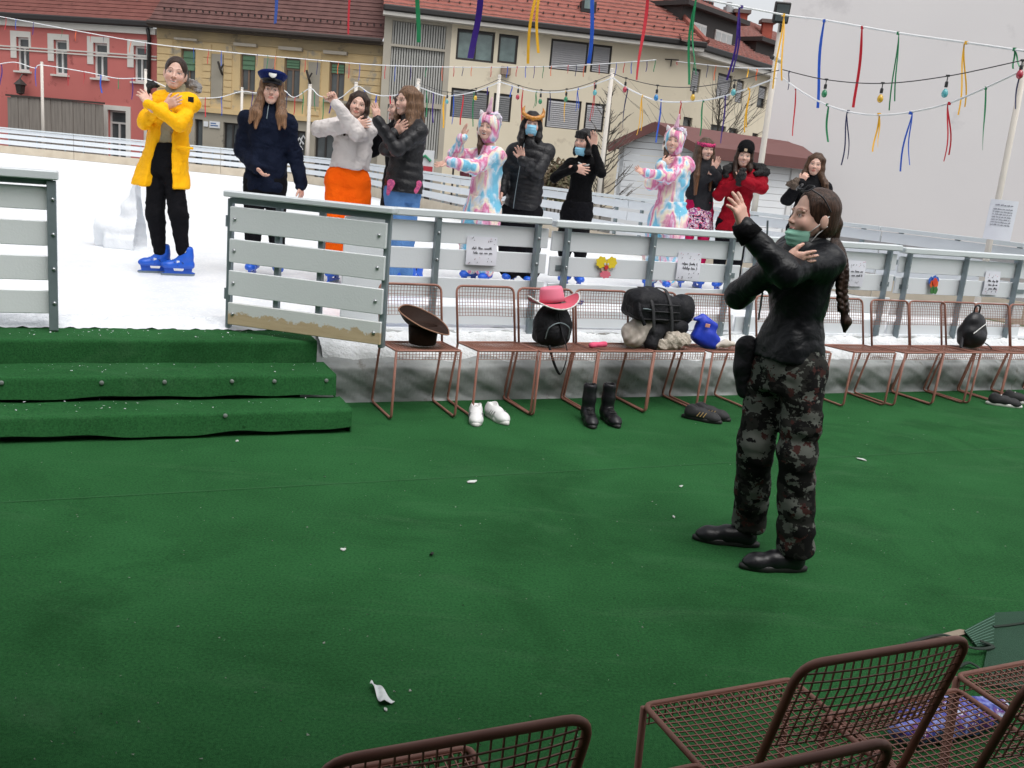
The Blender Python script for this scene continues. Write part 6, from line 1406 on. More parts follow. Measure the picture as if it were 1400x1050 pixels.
def mask(P, mat, low=0., name='face_mask'):
    """pleated mask: a curved sheet over nose and mouth (or pushed down under the chin by low)"""
    yc = lambda v: float(np.interp(v, (0, .25, .6, .85, 1), (-.106, -.116, -.108, -.094, -.076)))
    def fn(o):
        def g(a, v):
            u = 2*a-1; y0 = yc(v)-(.008 if low else .004)+.003*math.sin(v*22); w = .064*(1-.22*v*v); y = y0+abs(u)**2.2*(-.048-y0); z = -.012-.092*v+.006*u*u*(.5-v)-low*(1-.25*v)
            return P.hl(u*w, y+o+(.012 if low else 0), z)
        return g
    b = P.mb(); b.grid(fn(0), 20, 14); b.grid(fn(.004), 20, 14, True); b.build(name, mat, P.root, smooth=True)
    b = P.mb()
    for a, sx in ((0, -1), (1, 1)): b.tube([fn(0)(a, .05), P.hl(sx*.076, -.01, -.018-low*.3), P.hl(sx*.080, .03, .012)], .0022*P.hs, 5); b.tube([fn(0)(a, .9), P.hl(sx*.072, 0, -.05-low*.3), P.hl(sx*.078, .032, -.03)], .0022*P.hs, 5)
    b.build('mask_loops', whitefr, P.root, smooth=True)
def furclump(P, pts, r, mat, name='fur_trim', amp=.012):
    lo, hi = P.bounds(pts, .12); F = Field(lo, hi, .007); F.chain(pts, r, .03); F.noise(amp, 75, 4, n=7); P.wear(name, F, mat, 0)
# ================================================================== 1  yellow jacket
P = Person(229, 375, ICE_Z, 'person in a bright yellow jacket and blue skates, arms crossed and hands raised'); J = P.j
P.spine(J(225, 218), J(240, 127), -18); aL = (J(219, 136, .02), J(197, 166, -.10), J(226, 146, -.20)); aR = (J(261, 141, -.02), J(246, 171, -.20), J(204, 144, -.30))
P.head(J(240, 100, -.02), 16, 0, 8, 1.10, 'smile', (1.02, 1, 1)); lg = ((J(217, 222), J(212, 292, -.05), J(219, 342, .02)), (J(234, 222), J(244, 292, -.08), J(250, 344, .0)))
P.limbs((aL, aR), lg); P.hand(aL[2], J(252, 131, -.20)-aL[2], (.1, 1, .1), -1, (.15, .15, .15, .2), 1.05); P.hand(aR[2], J(190, 119, -.28)-aR[2], (-.6, .5, 0), 1, (.2, .25, .3, .4), 1.05, .25)
P.body(); P.legs('trousers', blackp, lg, (.092, .070, .050), (.165, .125), .25, amp=.006)
P.top('sweatshirt', olive, (), ((.0, .165, .130), (.4, .145, .115), (.75, .160, .115), (.9, .13, .09), (1.0, .075, .07)), amp=.004, collar=(.085, .075), h=.010)
lft, rgt = P.c(.5), None
def carve(F):
    a = J(222, 150, -.2); b_ = J(214, 240, -.25); F.cone(J(232, 140, -.16), J(224, 175, -.15), .055, .075, .015, neg=True); F.cone(J(224, 175, -.15), J(218, 232, -.16), .075, .10, .015, neg=True); F.cone(J(218, 232, -.16), J(216, 262, -.18), .10, .13, .015, neg=True); F.cut(J(200, 238, 0), (-.05, -.1, -1), (J(120, 300, -.5), J(216, 200, .6)))
    F.ell(P.hl(0, 0, -.09), (.075, .085, .09), None, .01, True)
P.top('jacket', yellowj, (aL, aR), ((-.40, .295, .205), (-.1, .25, .175), (.3, .205, .155), (.72, .20, .145), (.88, .185, .12), (1.0, .11, .09)), (.068, .060, .048), amp=.007, carve=carve, h=.0105, freq=20)
furclump(P, [J(213, 117, .06), J(207, 115, .08), J(204, 119, .05)], [.02, .026, .02], furb, 'hood_lining'); furclump(P, [J(252, 116, .08), J(262, 114, .07), J(269, 118, .03), J(271, 124, 0)], [.02, .03, .032, .02], furg)
b = P.mb(); b.box(J(261, 136, -.105), (.045, .006, .042), Matrix.Rotation(.35, 3, 'Z'), .002); b.build('sleeve_patch', blackcloth, P.root)
b = P.mb(); b.box(J(253, 202, -.130), (.13, .016, .020), Matrix.Rotation(.35, 3, 'Z'), .004); b.build('pocket_flap', yellowj, P.root)
b = P.mb(); b.tube([J(247, 316, -.065), J(251, 332, -.055)], .006, 6); b.build('ankle_zip', whitefr, P.root)
P.hair(hdark, [([P.hl(0, .07, .08), P.hl(0, .11, .06), P.hl(0, .12, .03)], [.04, .04, .03])], .99, (.064, .075, .098), -.030)
skate(P, Vector((lg[0][2].x-.03, lg[0][2].y-.01, ICE_Z)), -62); skate(P, Vector((lg[1][2].x-.02, lg[1][2].y-.02, ICE_Z)), -66)
# ================================================================== 2  peaked cap, navy fleece
P = Person(362, 379, ICE_Z, 'person in a navy fleece and dark blue peaked cap behind the open gate'); J = P.j
P.spine(J(363, 240), J(368, 150), 8); aL = (J(339, 163), J(331, 206, .03), J(352, 230, -.16)); aR = (J(393, 168), J(404, 214, .04), J(412, 254, -.02))
P.head(J(371, 124, -.03), 16, -4, 3, 1.0, 'neutral'); lg = stand(P, 10, .11); P.limbs((aL, aR), lg); P.hand(aL[2], (.55, -.35, -.45), (0, .4, 1), -1, (.35, .4, .45, .5)); P.hand(aR[2], (.08, -.1, -1), (-1, .2, 0), 1, (.5, .5, .5, .5)); P.body()
P.legs('trousers', blackp, lg, (.10, .075, .06)); P.top('fleece', navy, (aL, aR), wide(WF, .03, .035, -.24, (.195, .15)), (.080, .070, .055), amp=.009, collar=(.085, .068), h=.0115)
b = P.mb(); b.tube([P.nk+Vector((.02, -.075, .07)), P.nk+Vector((.02, -.11, .0)), P.nk+Vector((.018, -.135, -.08))], .004, 5); b.build('zip', galv, P.root)
L = P.long_locks(J(350, 178).z, J(392, 180).z, J(365, 165).z, 1.3, 1.05, .02)+P.long_locks(J(350, 172).z, J(392, 178).z, None, 1.6, 1.2, .055); P.hair(hfair, L, 1.0, (.060, .074, .082), -.045, rad=1.5, ombre=(J(370, 140).z, .28, (1.9, 1.85, 1.7)))
capm = cloth('cap_blue_cloth', lin((22, 38, 96)), lin((16, 28, 76)), .7); k = P.hs; c0 = P.hl(0, .008, .062); Mc = P.hM @ Matrix.Rotation(-.12, 3, 'X')
b = P.mb(); b.lathe([(.092, -.02), (.094, .02), (.098, .03), (.122, .062), (.126, .075), (.110, .088), (.06, .095), (.001, .097)], c0, 28, Mc, 1, 1.12); b.build('peaked_cap', capm, P.root, smooth=True)
b = P.mb(); b.lathe([(.095, -.018), (.0965, .016), (.095, .02)], c0, 28, Mc, 1, 1.12); b.build('cap_band', blackleather, P.root, smooth=True)
def vis(o): return lambda a, r: c0+Mc @ Vector((math.cos(R(200+140*a))*(.092+.0*r), math.sin(R(200+140*a))*(.103+.055*r*math.sin(math.pi*a)), -.012-.028*r*math.sin(math.pi*a)+o))
b = P.mb(); b.grid(vis(0), 16, 4); b.grid(vis(.004), 16, 4, True); b.build('cap_visor', blackleather, P.root, smooth=True)
b = P.mb(); b.lathe([(.001, .006), (.030, .005), (.034, 0)], c0+Mc @ Vector((.0, -.122, .052)), 16, Mc @ basis((1, 0, 0), (0, -1, .3)), 1, 1.25); b.build('cap_badge', whitefr, P.root, smooth=True)
# ================================================================== 3  pale hoodie, orange trousers
P = Person(474, 389, ICE_Z, 'person in a pale grey hoodie and orange trousers with one fist raised'); J = P.j
P.spine(J(476, 238), J(487, 166), -15); aL = (J(467, 170), J(436, 176, -.06), J(484, 172, -.20)); aR = (J(503, 176), J(487, 182, -.22), J(459, 141, -.26))
P.head(J(490, 144, -.03), 8, -4, 12, .98, 'neutral'); lg = ((P.pel+Vector((-.08, 0, -.05)), J(463, 318, -.04), P.p+Vector((-.13, .05, .20))), (P.pel+Vector((.08, 0, -.05)), J(490, 318, -.06), P.p+Vector((.08, -.02, .20))))
for l, yw in zip(lg, (-12, 8)): skate(P, Vector((l[2].x, l[2].y, ICE_Z)), yw)
P.limbs((aL, aR), lg); P.hand(aR[2], (-.45, -.05, .75), (0, -1, .2), 1, (1.3, 1.35, 1.35, 1.3), .98, .05); P.hand(aL[2], (.9, .1, .25), (0, 1, 0), -1, (.2, .2, .2, .2)); P.body()
P.legs('trousers', orange, lg, (.118, .110, .105), (.150, .120), .25, amp=.006, seed=4); P.top('hoodie', hoodie, (aL, aR), ((.12, .200, .160), (.45, .19, .150), (.72, .19, .14), (.88, .165, .11), (1.0, .095, .085)), (.075, .070, .046), amp=.009, seed=6, collar=(.095, .085), h=.0105)
b = P.mb(); b.box(J(487, 205, -.15), (.004, .01, .20)); b.build('front_seam', hoodie, P.root)
L = P.long_locks(J(470, 188).z, J(506, 166).z, J(490, 165).z, 1.6, .95); P.hair(hdark, L, 1.0, (.062, .076, .092), -.038, rad=1.25)
# ================================================================== 4  black jacket, jeans (in front) and a long coat behind
P = Person(552, 391, ICE_Z, 'person in a long black coat almost hidden behind the dark padded jacket'); J = P.j
P.spine(J(545, 245), J(549, 168), -60); aL = (J(536, 178), J(510, 206, -.06), J(520, 176, -.20)); aR = (J(560, 180, .05), J(560, 215, .1), J(550, 225, -.1)); lg = stand(P, -40, .08)
P.head(J(546, 148, 0), -70, 0, 0, .95, 'neutral'); P.limbs((aL, aR), lg); P.hand(aL[2], (-.2, -.2, .9), (-1, 0, 0), 1, (.5, .5, .5, .5), .9); P.body(); P.legs('trousers', blackp, lg)
P.top('long_coat', cloth('black_wool', (.009, .009, .011)), (aL, aR), ((-.75, .20, .19), (-.3, .185, .165), (.38, .16, .14), (.72, .175, .14), (.88, .165, .11), (1.0, .09, .08)), (.066, .060, .050), amp=.007, collar=(.08, .07)); P.hair(hdark, P.long_locks(J(540, 186).z, J(556, 186).z, J(560, 180).z, .5), 1.0)
P = Person(541, 401, ICE_Z, 'person with long fair brown hair in a dark padded jacket and blue jeans'); J = P.j
P.spine(J(551, 255), J(563, 163), -52); aL = (J(552, 176, -.12), J(541, 204, -.26), J(515, 166, -.30)); aR = (J(573, 176, .0), J(547, 212, -.12), J(541, 180, -.28)); aL, aR = (J(574, 178, -.10), J(543, 206, -.26), J(516, 165, -.28)), (J(556, 176, .10), J(528, 204, .0), J(540, 182, -.20))
P.head(J(557, 138, -.02), -48, 2, 2, .98, 'smile'); lg = ((P.pel+Vector((-.06, -.05, -.05)), J(544, 330, -.06), P.p+Vector((-.06, -.03, .20))), (P.pel+Vector((.06, .05, -.05)), J(552, 328, .02), P.p+Vector((.06, .05, .20))))
for l, yw in zip(lg, (-50, -40)): skate(P, Vector((l[2].x, l[2].y, ICE_Z)), yw)
P.limbs((aL, aR), lg); P.hand(aL[2], (-.2, -.1, .9), (-.8, .5, 0), 1, (.1, .1, .15, .2), .98, .2); P.hand(aR[2], J(556, 168, -.26)-aR[2], (.4, 1, 0), -1, (.1, .12, .15, .2)); P.body()
P.legs('jeans', jeans, lg, (.092, .082, .074), (.14, .108), .05, amp=.005, seed=3); P.top('padded_jacket', blackpuff, (aL, aR), ((-.08, .205, .180), (.25, .185, .16), (.45, .165, .145), (.72, .178, .145), (.88, .165, .115), (1.0, .10, .09)), (.070, .064, .048), amp=.005, quilt=(.075, .008), collar=(.09, .088), h=.0105)
F = Field(V3(J(540, 240, -.3)), V3(J(600, 285, .3))*1.0, .009) if False else None
for (a, c_) in ((J(535, 250, -.20), J(531, 264, -.20)), (J(572, 252, -.10), J(568, 262, -.12))):
    F = Field(V3(a)-.1, V3(a)+.1, .007); F.cone(a, c_, .030, .018, .02); F.noise(.006, 60, 2); P.wear('shirt_tail', F, pm('pink_check_shirt', lin((206, 90, 130)), .8, lin((150, 60, 110)), vs=60, va=2))
L = P.long_locks(None, J(572, 192).z, J(578, 186).z, .6, 1.1, .02)+P.long_locks(J(552, 168).z, None, None, .3); P.hair(hfair, L, 1.0, (.058, .074, .09), -.042, rad=1.35)
# ================================================================== 5  rainbow unicorn suit
def unicorn(P, horn, ears=True, tone=1.):
    M = [list(r) for r in P.hM]; k = P.hs; F = Field(V3(P.hc)-.26, V3(P.hc)+.26, .008)
    F.ell(P.hl(0, .022, .030), (.108*k, .122*k, .118*k), M, .02); F.ell(P.hl(0, .03, -.075), (.105*k, .105*k, .08*k), M, .05); F.ell(P.hl(0, -.115, -.045), (.068*k, .088*k, .100*k), M, .012, True); F.noise(.004, 40, 3); P.wear('hood', F, tiedye)
    b = P.mb(); a = P.hl(.0, -.05, .135); d = (P.hM @ Vector((.10 if horn else .02, -.15, 1))).normalized(); pts = [a+d*(.020*i) for i in range(8)]
    b.tube(pts, [.026-.003*i+.002*(i % 2) for i in range(8)], 12); b.build('horn', pm('pink_horn', lin((224, 190, 204)), .7, lin((196, 140, 168)), vs=30), P.root, smooth=True)
    for sx in (-1, 1): b = P.mb(); e = P.hl(sx*.075, -.01, .105); b.lathe([(.001, .05), (.018, .03), (.026, .005), (.02, -.02)], e, 12, P.hM @ Matrix.Rotation(sx*.5, 3, 'Y'), 1, .5); b.build('ear', pm('white_plush', (.72, .70, .72), .95), P.root, smooth=True)
    F = Field(V3(P.hl(.03, -.02, .13))-.12, V3(P.hl(.03, -.02, .13))+.12, .006); F.chain([P.hl(.02, -.05, .125), P.hl(.06, .0, .125), P.hl(.09, .03, .10), P.hl(.10, .05, .05)], [.018, .024, .024, .018], .02); F.noise(.010, 70, 6); P.wear('mane', F, pm('white_lilac_mane', (.70, .68, .74), .95, (.40, .30, .46), vs=40, va=1.5))
P = Person(650, 388, ICE_Z, 'laughing person in a pink and rainbow unicorn suit with a tall horn'); J = P.j
P.spine(J(660, 285), J(671, 200), -38); aL = (J(652, 212, .06), J(621, 213, .0), J(632, 189, -.10)); aR = (J(680, 212, -.08), J(648, 229, -.20), J(613, 221, -.26))
P.head(J(667, 174, -.03), -16, 0, 6, 1.0, 'open'); lg = stand(P, -25, .09); P.limbs((aL, aR), lg); P.hand(aL[2], (.12, -.05, .9), (.9, -.3, 0), -1, (.12, .12, .15, .2), .95, .15); P.hand(aR[2], (-.85, -.1, -.35), (0, -.5, .8), 1, (.1, .12, .15, .2), .95, .2); P.body()
P.legs('suit_legs', tiedye, lg, (.115, .10, .09), (.175, .14), .2, amp=.007); P.top('suit', tiedye, (aL, aR), ((-.35, .18, .155), (0, .178, .15), (.38, .165, .14), (.72, .175, .14), (.88, .165, .115), (1.0, .11, .10)), (.074, .068, .050), amp=.009, seed=8, h=.0105)
unicorn(P, 1); L = P.long_locks(J(648, 212).z, None, None, 1.2, .62, .0); P.hair(hbrown, L, .93, (.060, .076, .086), -.042)
# ================================================================== 6  gold horns, black padded jacket
P = Person(708, 391, ICE_Z, 'person with gold horned headpiece, blue face mask and black padded jacket'); J = P.j
P.spine(J(714, 285), J(726, 193), -22); aL = (J(703, 206, .02), J(690, 240, .02), J(687, 262, -.10)); aR = (J(749, 207, -.03), J(735, 236, -.18), J(714, 219, -.32))
P.head(J(727, 170, -.03), 2, -2, 2, 1.0, 'neutral', (1.05, 1.03, 1.03)); lg = stand(P, -15, .10); P.limbs((aL, aR), lg); P.hand(aR[2], (-.25, -.1, .9), (-.2, -1, 0), 1, (.3, .3, .35, .4), 1.0, .3); P.hand(aL[2], (-.2, -.4, -.8), (1, 0, 0), -1, (.4, .4, .4, .4)); P.body()
P.legs('trousers', blackp, lg, (.125, .112, .105), (.155, .122), .08, amp=.006); P.top('padded_jacket', blackpuff, (aL, aR), ((-.02, .205, .165), (.2, .21, .165), (.45, .20, .155), (.72, .20, .15), (.88, .185, .12), (1.0, .11, .10)), (.078, .070, .052), amp=.004, quilt=(.085, .011), collar=(.10, .092), h=.0105)
b = P.mb(); b.tube(spl([P.c(.95)+Vector((-.06, -.13, 0)), P.c(.6)+Vector((-.075, -.175, 0)), P.c(.2)+Vector((-.085, -.18, 0)), P.c(0)+Vector((-.085, -.175, 0))]), .004, 5); b.build('zip', galv, P.root)
mask(P, maskb); L = P.long_locks(J(706, 200).z, J(744, 196).z, J(727, 190).z, 1.0, 1.05, .01); P.hair(hblack, L, 1.0, (.062, .076, .080), -.042, rad=1.5)
gold = pm('gold_plastic', lin((196, 132, 40)), .35, lin((160, 100, 24)), vs=14, spec=.6); F = Field(V3(P.hc)-.2, V3(P.hc)+.22, .005); M = [list(r) for r in P.hM]
for sx in (-1, 1): F.chain([P.hl(sx*.02, -.098, .052), P.hl(sx*.055, -.085, .060), P.hl(sx*.092, -.055, .085), P.hl(sx*.100, -.045, .125), P.hl(sx*.085, -.05, .165)], [.020, .020, .019, .013, .003], .012); F.chain([P.hl(sx*.085, -.04, .05), P.hl(sx*.098, .0, .0), P.hl(sx*.102, .01, -.05)], [.012, .008, .003], .01)
F.ell(P.hl(0, -.100, .045), (.022, .012, .025), M, .01); P.wear('horned_headpiece', F, gold)
# ================================================================== 7  black dress
P = Person(780, 392, ICE_Z, 'person in a plain black dress with dark bobbed hair and one hand on the head'); J = P.j
P.spine(J(789, 288), J(800, 217), -12); aL = (J(780, 224, .02), J(758, 243, -.04), J(786, 230, -.20)); aR = (J(817, 226, .0), J(822, 236, -.20), J(812, 200, -.16))
P.head(J(799, 193, -.02), -42, 0, 4, .98, 'smile', (1.05, 1.02, 1.02)); lg = ((P.pel+Vector((-.07, 0, -.06)), J(772, 340, -.03), P.p+Vector((-.07, 0, .20))), (P.pel+Vector((.07, 0, -.06)), J(793, 340, -.03), P.p+Vector((.08, .02, .20))))
for l, yw in zip(lg, (-20, 5)): skate(P, Vector((l[2].x, l[2].y, ICE_Z)), yw)
P.limbs((aL, aR), lg); P.hand(aL[2], (.75, -.1, -.12), (.1, 1, 0), -1, (.12, .15, .18, .2), 1.0, .25); P.hand(aR[2], (-.05, 0, .9), (-.5, -.8, 0), 1, (.15, .15, .15, .2), 1.0, .15); P.body()
P.legs('leggings', blackp, lg, (.085, .064, .050)); P.top('dress', blackknit, (aL, aR), ((-.52, .185, .15), (-.2, .182, .145), (0, .172, .135), (.42, .135, .11), (.75, .158, .12), (.9, .145, .10), (1.0, .075, .07)), (.058, .052, .038), amp=.005, collar=(.068, .058), h=.0105)
b = P.mb(); b.tube([P.nk+Vector((.085*math.cos(R(a)), .075*math.sin(R(a))-.02, -.012-.05*max(0, -math.sin(R(a))))) for a in range(0, 360, 15)], .009, 6, closed=True); b.build('white_collar', whitefr, P.root, smooth=True)
mask(P, maskb, .055); L = P.long_locks(J(788, 214).z, J(812, 216).z, J(808, 214).z, .3, 1.02); L += [([P.hl(x*.5, -.01, .104), P.hl(x, -.070, .078), P.hl(x*1.05, -.090, .028)], [.012, .015, .010]) for x in (-.05, -.025, 0, .025, .05)]; P.hair(hblack, L, 1.03, (.060, .07, .07), -.062)
# ================================================================== 8  second unicorn suit
P = Person(898, 397, ICE_Z, 'person in a pale rainbow unicorn suit stretching one arm to the left'); J = P.j
P.spine(J(915, 290), J(928, 216), -35); aL = (J(908, 226, .06), J(890, 252, -.02), J(904, 226, -.14)); aR = (J(940, 226, -.06), J(913, 243, -.18), J(884, 236, -.24))
P.head(J(921, 193, -.03), -14, 0, 6, 1.0, 'smile'); lg = stand(P, -25, .10); P.limbs((aL, aR), lg); P.hand(aL[2], J(922, 214, -.16)-aL[2], (.3, .9, 0), -1, (.25, .25, .3, .3), .95); P.hand(aR[2], (-.85, -.1, .2), (0, -.6, .6), 1, (.15, .2, .2, .3), .95, .25); P.body()
P.legs('suit_legs', tiedye, lg, (.125, .115, .10), (.18, .15), .2, amp=.007, seed=5); P.top('suit', tiedye, (aL, aR), ((-.40, .205, .17), (0, .182, .155), (.38, .165, .14), (.72, .175, .14), (.88, .165, .115), (1.0, .11, .10)), (.076, .068, .052), amp=.009, seed=12, h=.0105)
unicorn(P, 0); L = P.long_locks(J(903, 220).z, None, None, 1.0, .7); P.hair(hbrown, L, .93, (.060, .076, .086), -.042)
# ================================================================== 9  pink headband, printed skirt
P = Person(941, 394, ICE_Z, 'person with a pink headband, charcoal jacket and brightly printed skirt'); J = P.j
P.spine(J(955, 285), J(963, 222), 10); aL = (J(947, 232), J(944, 262, -.03), J(968, 244, -.18)); aR = (J(978, 232), J(985, 252, -.06), J(975, 232, -.22))
P.head(J(965, 204, -.02), 14, 2, 0, .98, 'open'); lg = stand(P, 5, .10); P.limbs((aL, aR), lg); P.hand(aR[2], (.35, -.1, .8), (-.6, -.5, .2), 1, (.08, .1, .12, .15), .98, .3); P.hand(aL[2], (.3, 0, .3), (.2, 1, 0), -1, (1.2, 1.2, 1.2, 1.2), .9); P.body()
P.legs('tights', crimson, lg, (.080, .060, .048)); P.top('skirt', printsk, (), ((-.48, .215, .175), (-.2, .20, .16), (.06, .16, .13)), amp=.008, seed=4, freq=30); P.top('jacket', char, (aL, aR), ((-.02, .165, .14), (.38, .165, .14), (.72, .172, .14), (.88, .16, .11), (1.0, .085, .08)), (.066, .060, .046), amp=.007, collar=(.08, .07), h=.0105)
L = P.long_locks(J(948, 268).z, J(975, 262).z, J(962, 240).z, 2.0, 1.05); P.hair(hbrown, L, 1.0, (.060, .074, .088), -.044, rad=1.4, ombre=(J(960, 225).z, .35, (2.3, 1.9, 1.5)))
F = Field(V3(P.hc)-.15, V3(P.hc)+.15, .005); pts = [P.hl(.088*math.sin(R(a)), -.100*math.cos(R(a))+.012, .052-.01*math.cos(R(a))) for a in range(-150, 151, 15)]; F.chain(pts, [.015]*len(pts), .006, sq=(P.hM @ Vector((0, 0, 1)), 1.3)); F.noise(.003, 90, 2); P.wear('headband', F, pm('pink_print_band', lin((214, 40, 110)), .7, lin((60, 20, 50)), vs=50, va=2))
# ================================================================== 10  red parka, black beanie
P = Person(990, 400, ICE_Z, 'person in a deep red parka with black fur and a black knitted hat'); J = P.j
P.spine(J(1003, 300), J(1018, 232), -20); aL = (J(997, 243), J(982, 266, -.04), J(1008, 250, -.20)); aR = (J(1040, 243), J(1041, 258, -.10), J(1016, 246, -.24))
P.head(J(1018, 213, -.03), -10, 2, 5, .98, 'smile'); lg = stand(P, -15, .09); P.limbs((aL, aR), lg); P.hand(aL[2], (.3, -.1, .7), (0, 1, 0), 1, (.9, .9, .9, .9)); P.hand(aR[2], (-.2, -.1, .8), (0, 1, 0), -1, (.9, .9, .9, .9)); P.body()
P.legs('trousers', blackp, lg, (.095, .075, .06)); P.top('parka', redj, (aL, aR), ((-.22, .195, .165), (0, .19, .16), (.38, .168, .145), (.72, .178, .145), (.88, .17, .12), (1.0, .10, .09)), (.074, .068, .05), amp=.008, seed=9, h=.0105)
furclump(P, [J(1000, 226, .0), J(994, 232, -.03), J(993, 240, -.05)], [.03, .045, .035], furb); furclump(P, [J(1030, 226, .04), J(1041, 230, -.02), J(1046, 236, -.05), J(1034, 238, -.10)], [.04, .048, .045, .03], furb, 'hood_trim'); furclump(P, [J(1010, 250, -.24), J(1014, 240, -.25), J(1016, 234, -.24)], [.035, .045, .035], furb, 'glove')
L = P.long_locks(J(1002, 248).z, J(1026, 236).z, J(1020, 236).z, 1.3); P.hair(hdark, L, .98, (.060, .074, .086), -.044, rad=1.3)
F = Field(V3(P.hc)-.16, V3(P.hc)+.2, .006); M = [list(r) for r in P.hM]; F.ell(P.hl(0, .02, .055), (.094, .112, .098), M, .02); F.ell(P.hl(0, .05, .12), (.07, .08, .05), M, .05); F.cut(P.hl(0, -.05, .032), P.hM @ Vector((0, -.25, -1))); F.noise(.002, 160, 2, (1, 1, .1)); P.wear('beanie', F, blackknit)
b = P.mb(); b.box(P.hl(-.005, -.100, .062), (.032, .006, .030), P.hM @ Matrix.Rotation(-.25, 3, 'X'), .002); b.build('beanie_patch', pm('tan_patch', (.45, .33, .22), .7), P.root)
# ================================================================== 11  long brown hair, hand at the chin
P = Person(1088, 412, ICE_Z, 'person with very long brown hair and a fur-cuffed black jacket, hand at the chin'); J = P.j
P.spine(J(1098, 310), J(1114, 244), 6); aL = (J(1094, 256), J(1077, 272, -.06), J(1095, 250, -.18)); aR = (J(1128, 258), J(1134, 290, .0), J(1110, 285, -.16))
P.head(J(1115, 225, -.02), -18, 0, 6, .98, 'neutral', (1.04, 1.02, 1.02)); lg = stand(P, 0, .09); P.limbs((aL, aR), lg); P.hand(aL[2], (.3, 0, .75), (.5, .6, 0), -1, (.5, .6, .6, .7), .98); P.hand(aR[2], (-.8, 0, .1), (0, 1, 0), 1, (.5, .5, .5, .5)); P.body()
P.legs('trousers', blackp, lg); P.top('jacket', cloth('black_parka', (.010, .010, .012)), (aL, aR), ((-.3, .19, .155), (0, .18, .15), (.38, .165, .14), (.72, .175, .14), (.88, .165, .115), (1.0, .09, .085)), (.074, .068, .055), amp=.008, collar=(.09, .085), h=.0105)
furclump(P, [J(1079, 251, -.16), J(1086, 252, -.19), J(1090, 248, -.18)], [.03, .042, .035], furbr, 'fur_cuff')
L = P.long_locks(J(1104, 268).z, J(1138, 268).z, J(1122, 262).z, 1.5, 1.1, .09); P.hair(hbrown, L, 1.0, (.058, .074, .092), -.038, rad=1.5)
# ================================================================== 12  the person on the carpet, camouflage trousers
P = Person(1040, 762, 0, 'person on the green carpet in black jacket and camouflage trousers, long braid, one hand raised', .0115); J = P.j
P.spine(J(1079, 482), J(1105, 334), -62); aL = (J(1079, 344, .14), J(1009, 404, -.02), J(1070, 358, -.24)); aR = (J(1131, 357, -.09), J(1073, 374, -.26), J(1017, 313, -.22))
P.head(J(1112, 296, -.01), -78, -2, 2, .96, 'smile', (1.0, .97, .96), .0034); f1, f2 = atz(1020, 744, 0), atz(1082, 778, 0)
lg = ((J(1050, 500, .07), J(1033, 612, .03), f1+Vector((.0, .0, .11))), (J(1100, 502, -.07), J(1090, 622, -.12), f2+Vector((.0, .0, .11))))
P.limbs((aL, aR), lg); P.hand(aR[2], (-.35, -.1, .85), (-.75, .6, 0), 1, (.15, .2, .28, .35), 1.0, .30, .0042); P.hand(aL[2], (.85, .04, .16), (.15, 1, .35), -1, (.02, .03, .05, .07), .92, .12, .0042)
b_ = P.body()
pts = [p for l in lg for p in l]+[P.c(.25)]; lo, hi = P.bounds(pts, .2); F = Field(lo, hi, .0105)
F.sect(P.secs(((-.35, .128, .122), (-.12, .132, .124), (.06, .118, .108))), P.yaw, .03)
for l, ank in ((lg[0], .074), (lg[1], .078)):
    F.cone(l[0], l[1], .090, .074, .03); F.cone(l[1], l[2], .074, ank, .03)
    m = l[0].lerp(l[1], .62); F.ell(m+Vector((.03, -.070, 0)), (.045, .020, .070), None, .03)
F.noise(.008, 17, 4, (1, 1, 1.3), ridge=True); F.noise(.003, 45, 8, (1, 1, 1.6), ridge=True); F.cut((0, 0, .072), (0, 0, -1)); P.wear('camouflage_trousers', F, camo)
P.top('jacket', leatherj, (aL, aR), ((-.05, .150, .140), (.08, .142, .130), (.34, .110, .102), (.66, .136, .114), (.86, .134, .098), (1.0, .072, .068)), (.057, .050, .043), g=1.0, amp=.0042, seed=3, collar=(.072, .066), h=.009, freq=26)
b = P.mb(); b.tube([aR[2]+Vector((-.012, 0, .022)), aR[2]+Vector((-.004, 0, .006)), aR[2].lerp(aR[1], .2)], [.040, .046, .052], 14); b.build('knit_cuff', blackknit, P.root, smooth=True)
b = P.mb(); b.tube(spl([J(1052, 358, -.19), J(1048, 420, -.16), J(1040, 478, -.16)]), .004, 5); b.build('zip', galv, P.root)
F = Field(V3(J(1020, 500, .05))-.2, V3(J(1020, 500, .05))+.2, .009); F.chain([J(1020, 474, .06), J(1017, 500, .06), J(1016, 536, .05)], [.05, .045, .03], .03); F.noise(.008, 30, 3); P.wear('hip_pouch', F, blackcloth)
L = [([P.hl(0, .085, .03), P.hl(0, .115, -.02), J(1140, 324, .02)], [.018, .024, .026])]; P.hair(hair_mat('chestnut_hair', (.058, .032, .022), (.026, .015, .011)), L, 1.0, (.070, .088, .108), -.026, h=.005)
br = spl([J(1137, 326, .02), J(1147, 345, -.03), J(1152, 370, -.06), J(1151, 395, -.07), J(1153, 425, -.08)], 12); F = Field(*P.bounds(br, .08), .0052)
for k in range(len(br)-1):
    for ph in (0, 2.094, 4.189):
        a = k*.62+ph; n1 = Vector((math.sin(a)*.016, math.sin(2*a)*.009, 0)); a2 = (k+1)*.62+ph; n2 = Vector((math.sin(a2)*.016, math.sin(2*a2)*.009, 0)); r = .0145*(1-.35*k/len(br)); F.cone(br[k]+n1, br[k+1]+n2, r, r, .003)
F.chain([J(1153, 426, -.08), J(1157, 440, -.08), J(1154, 456, -.08)], [.012, .022, .005], .01); F.noise(.0016, 220, 3, (1, 1, .3)); P_, Q_ = F.mesh(); new_obj('braid', np_mesh('braid', [(P_, Q_)], P.p, [np.ones((len(P_), 3))]), hdark, P.root)
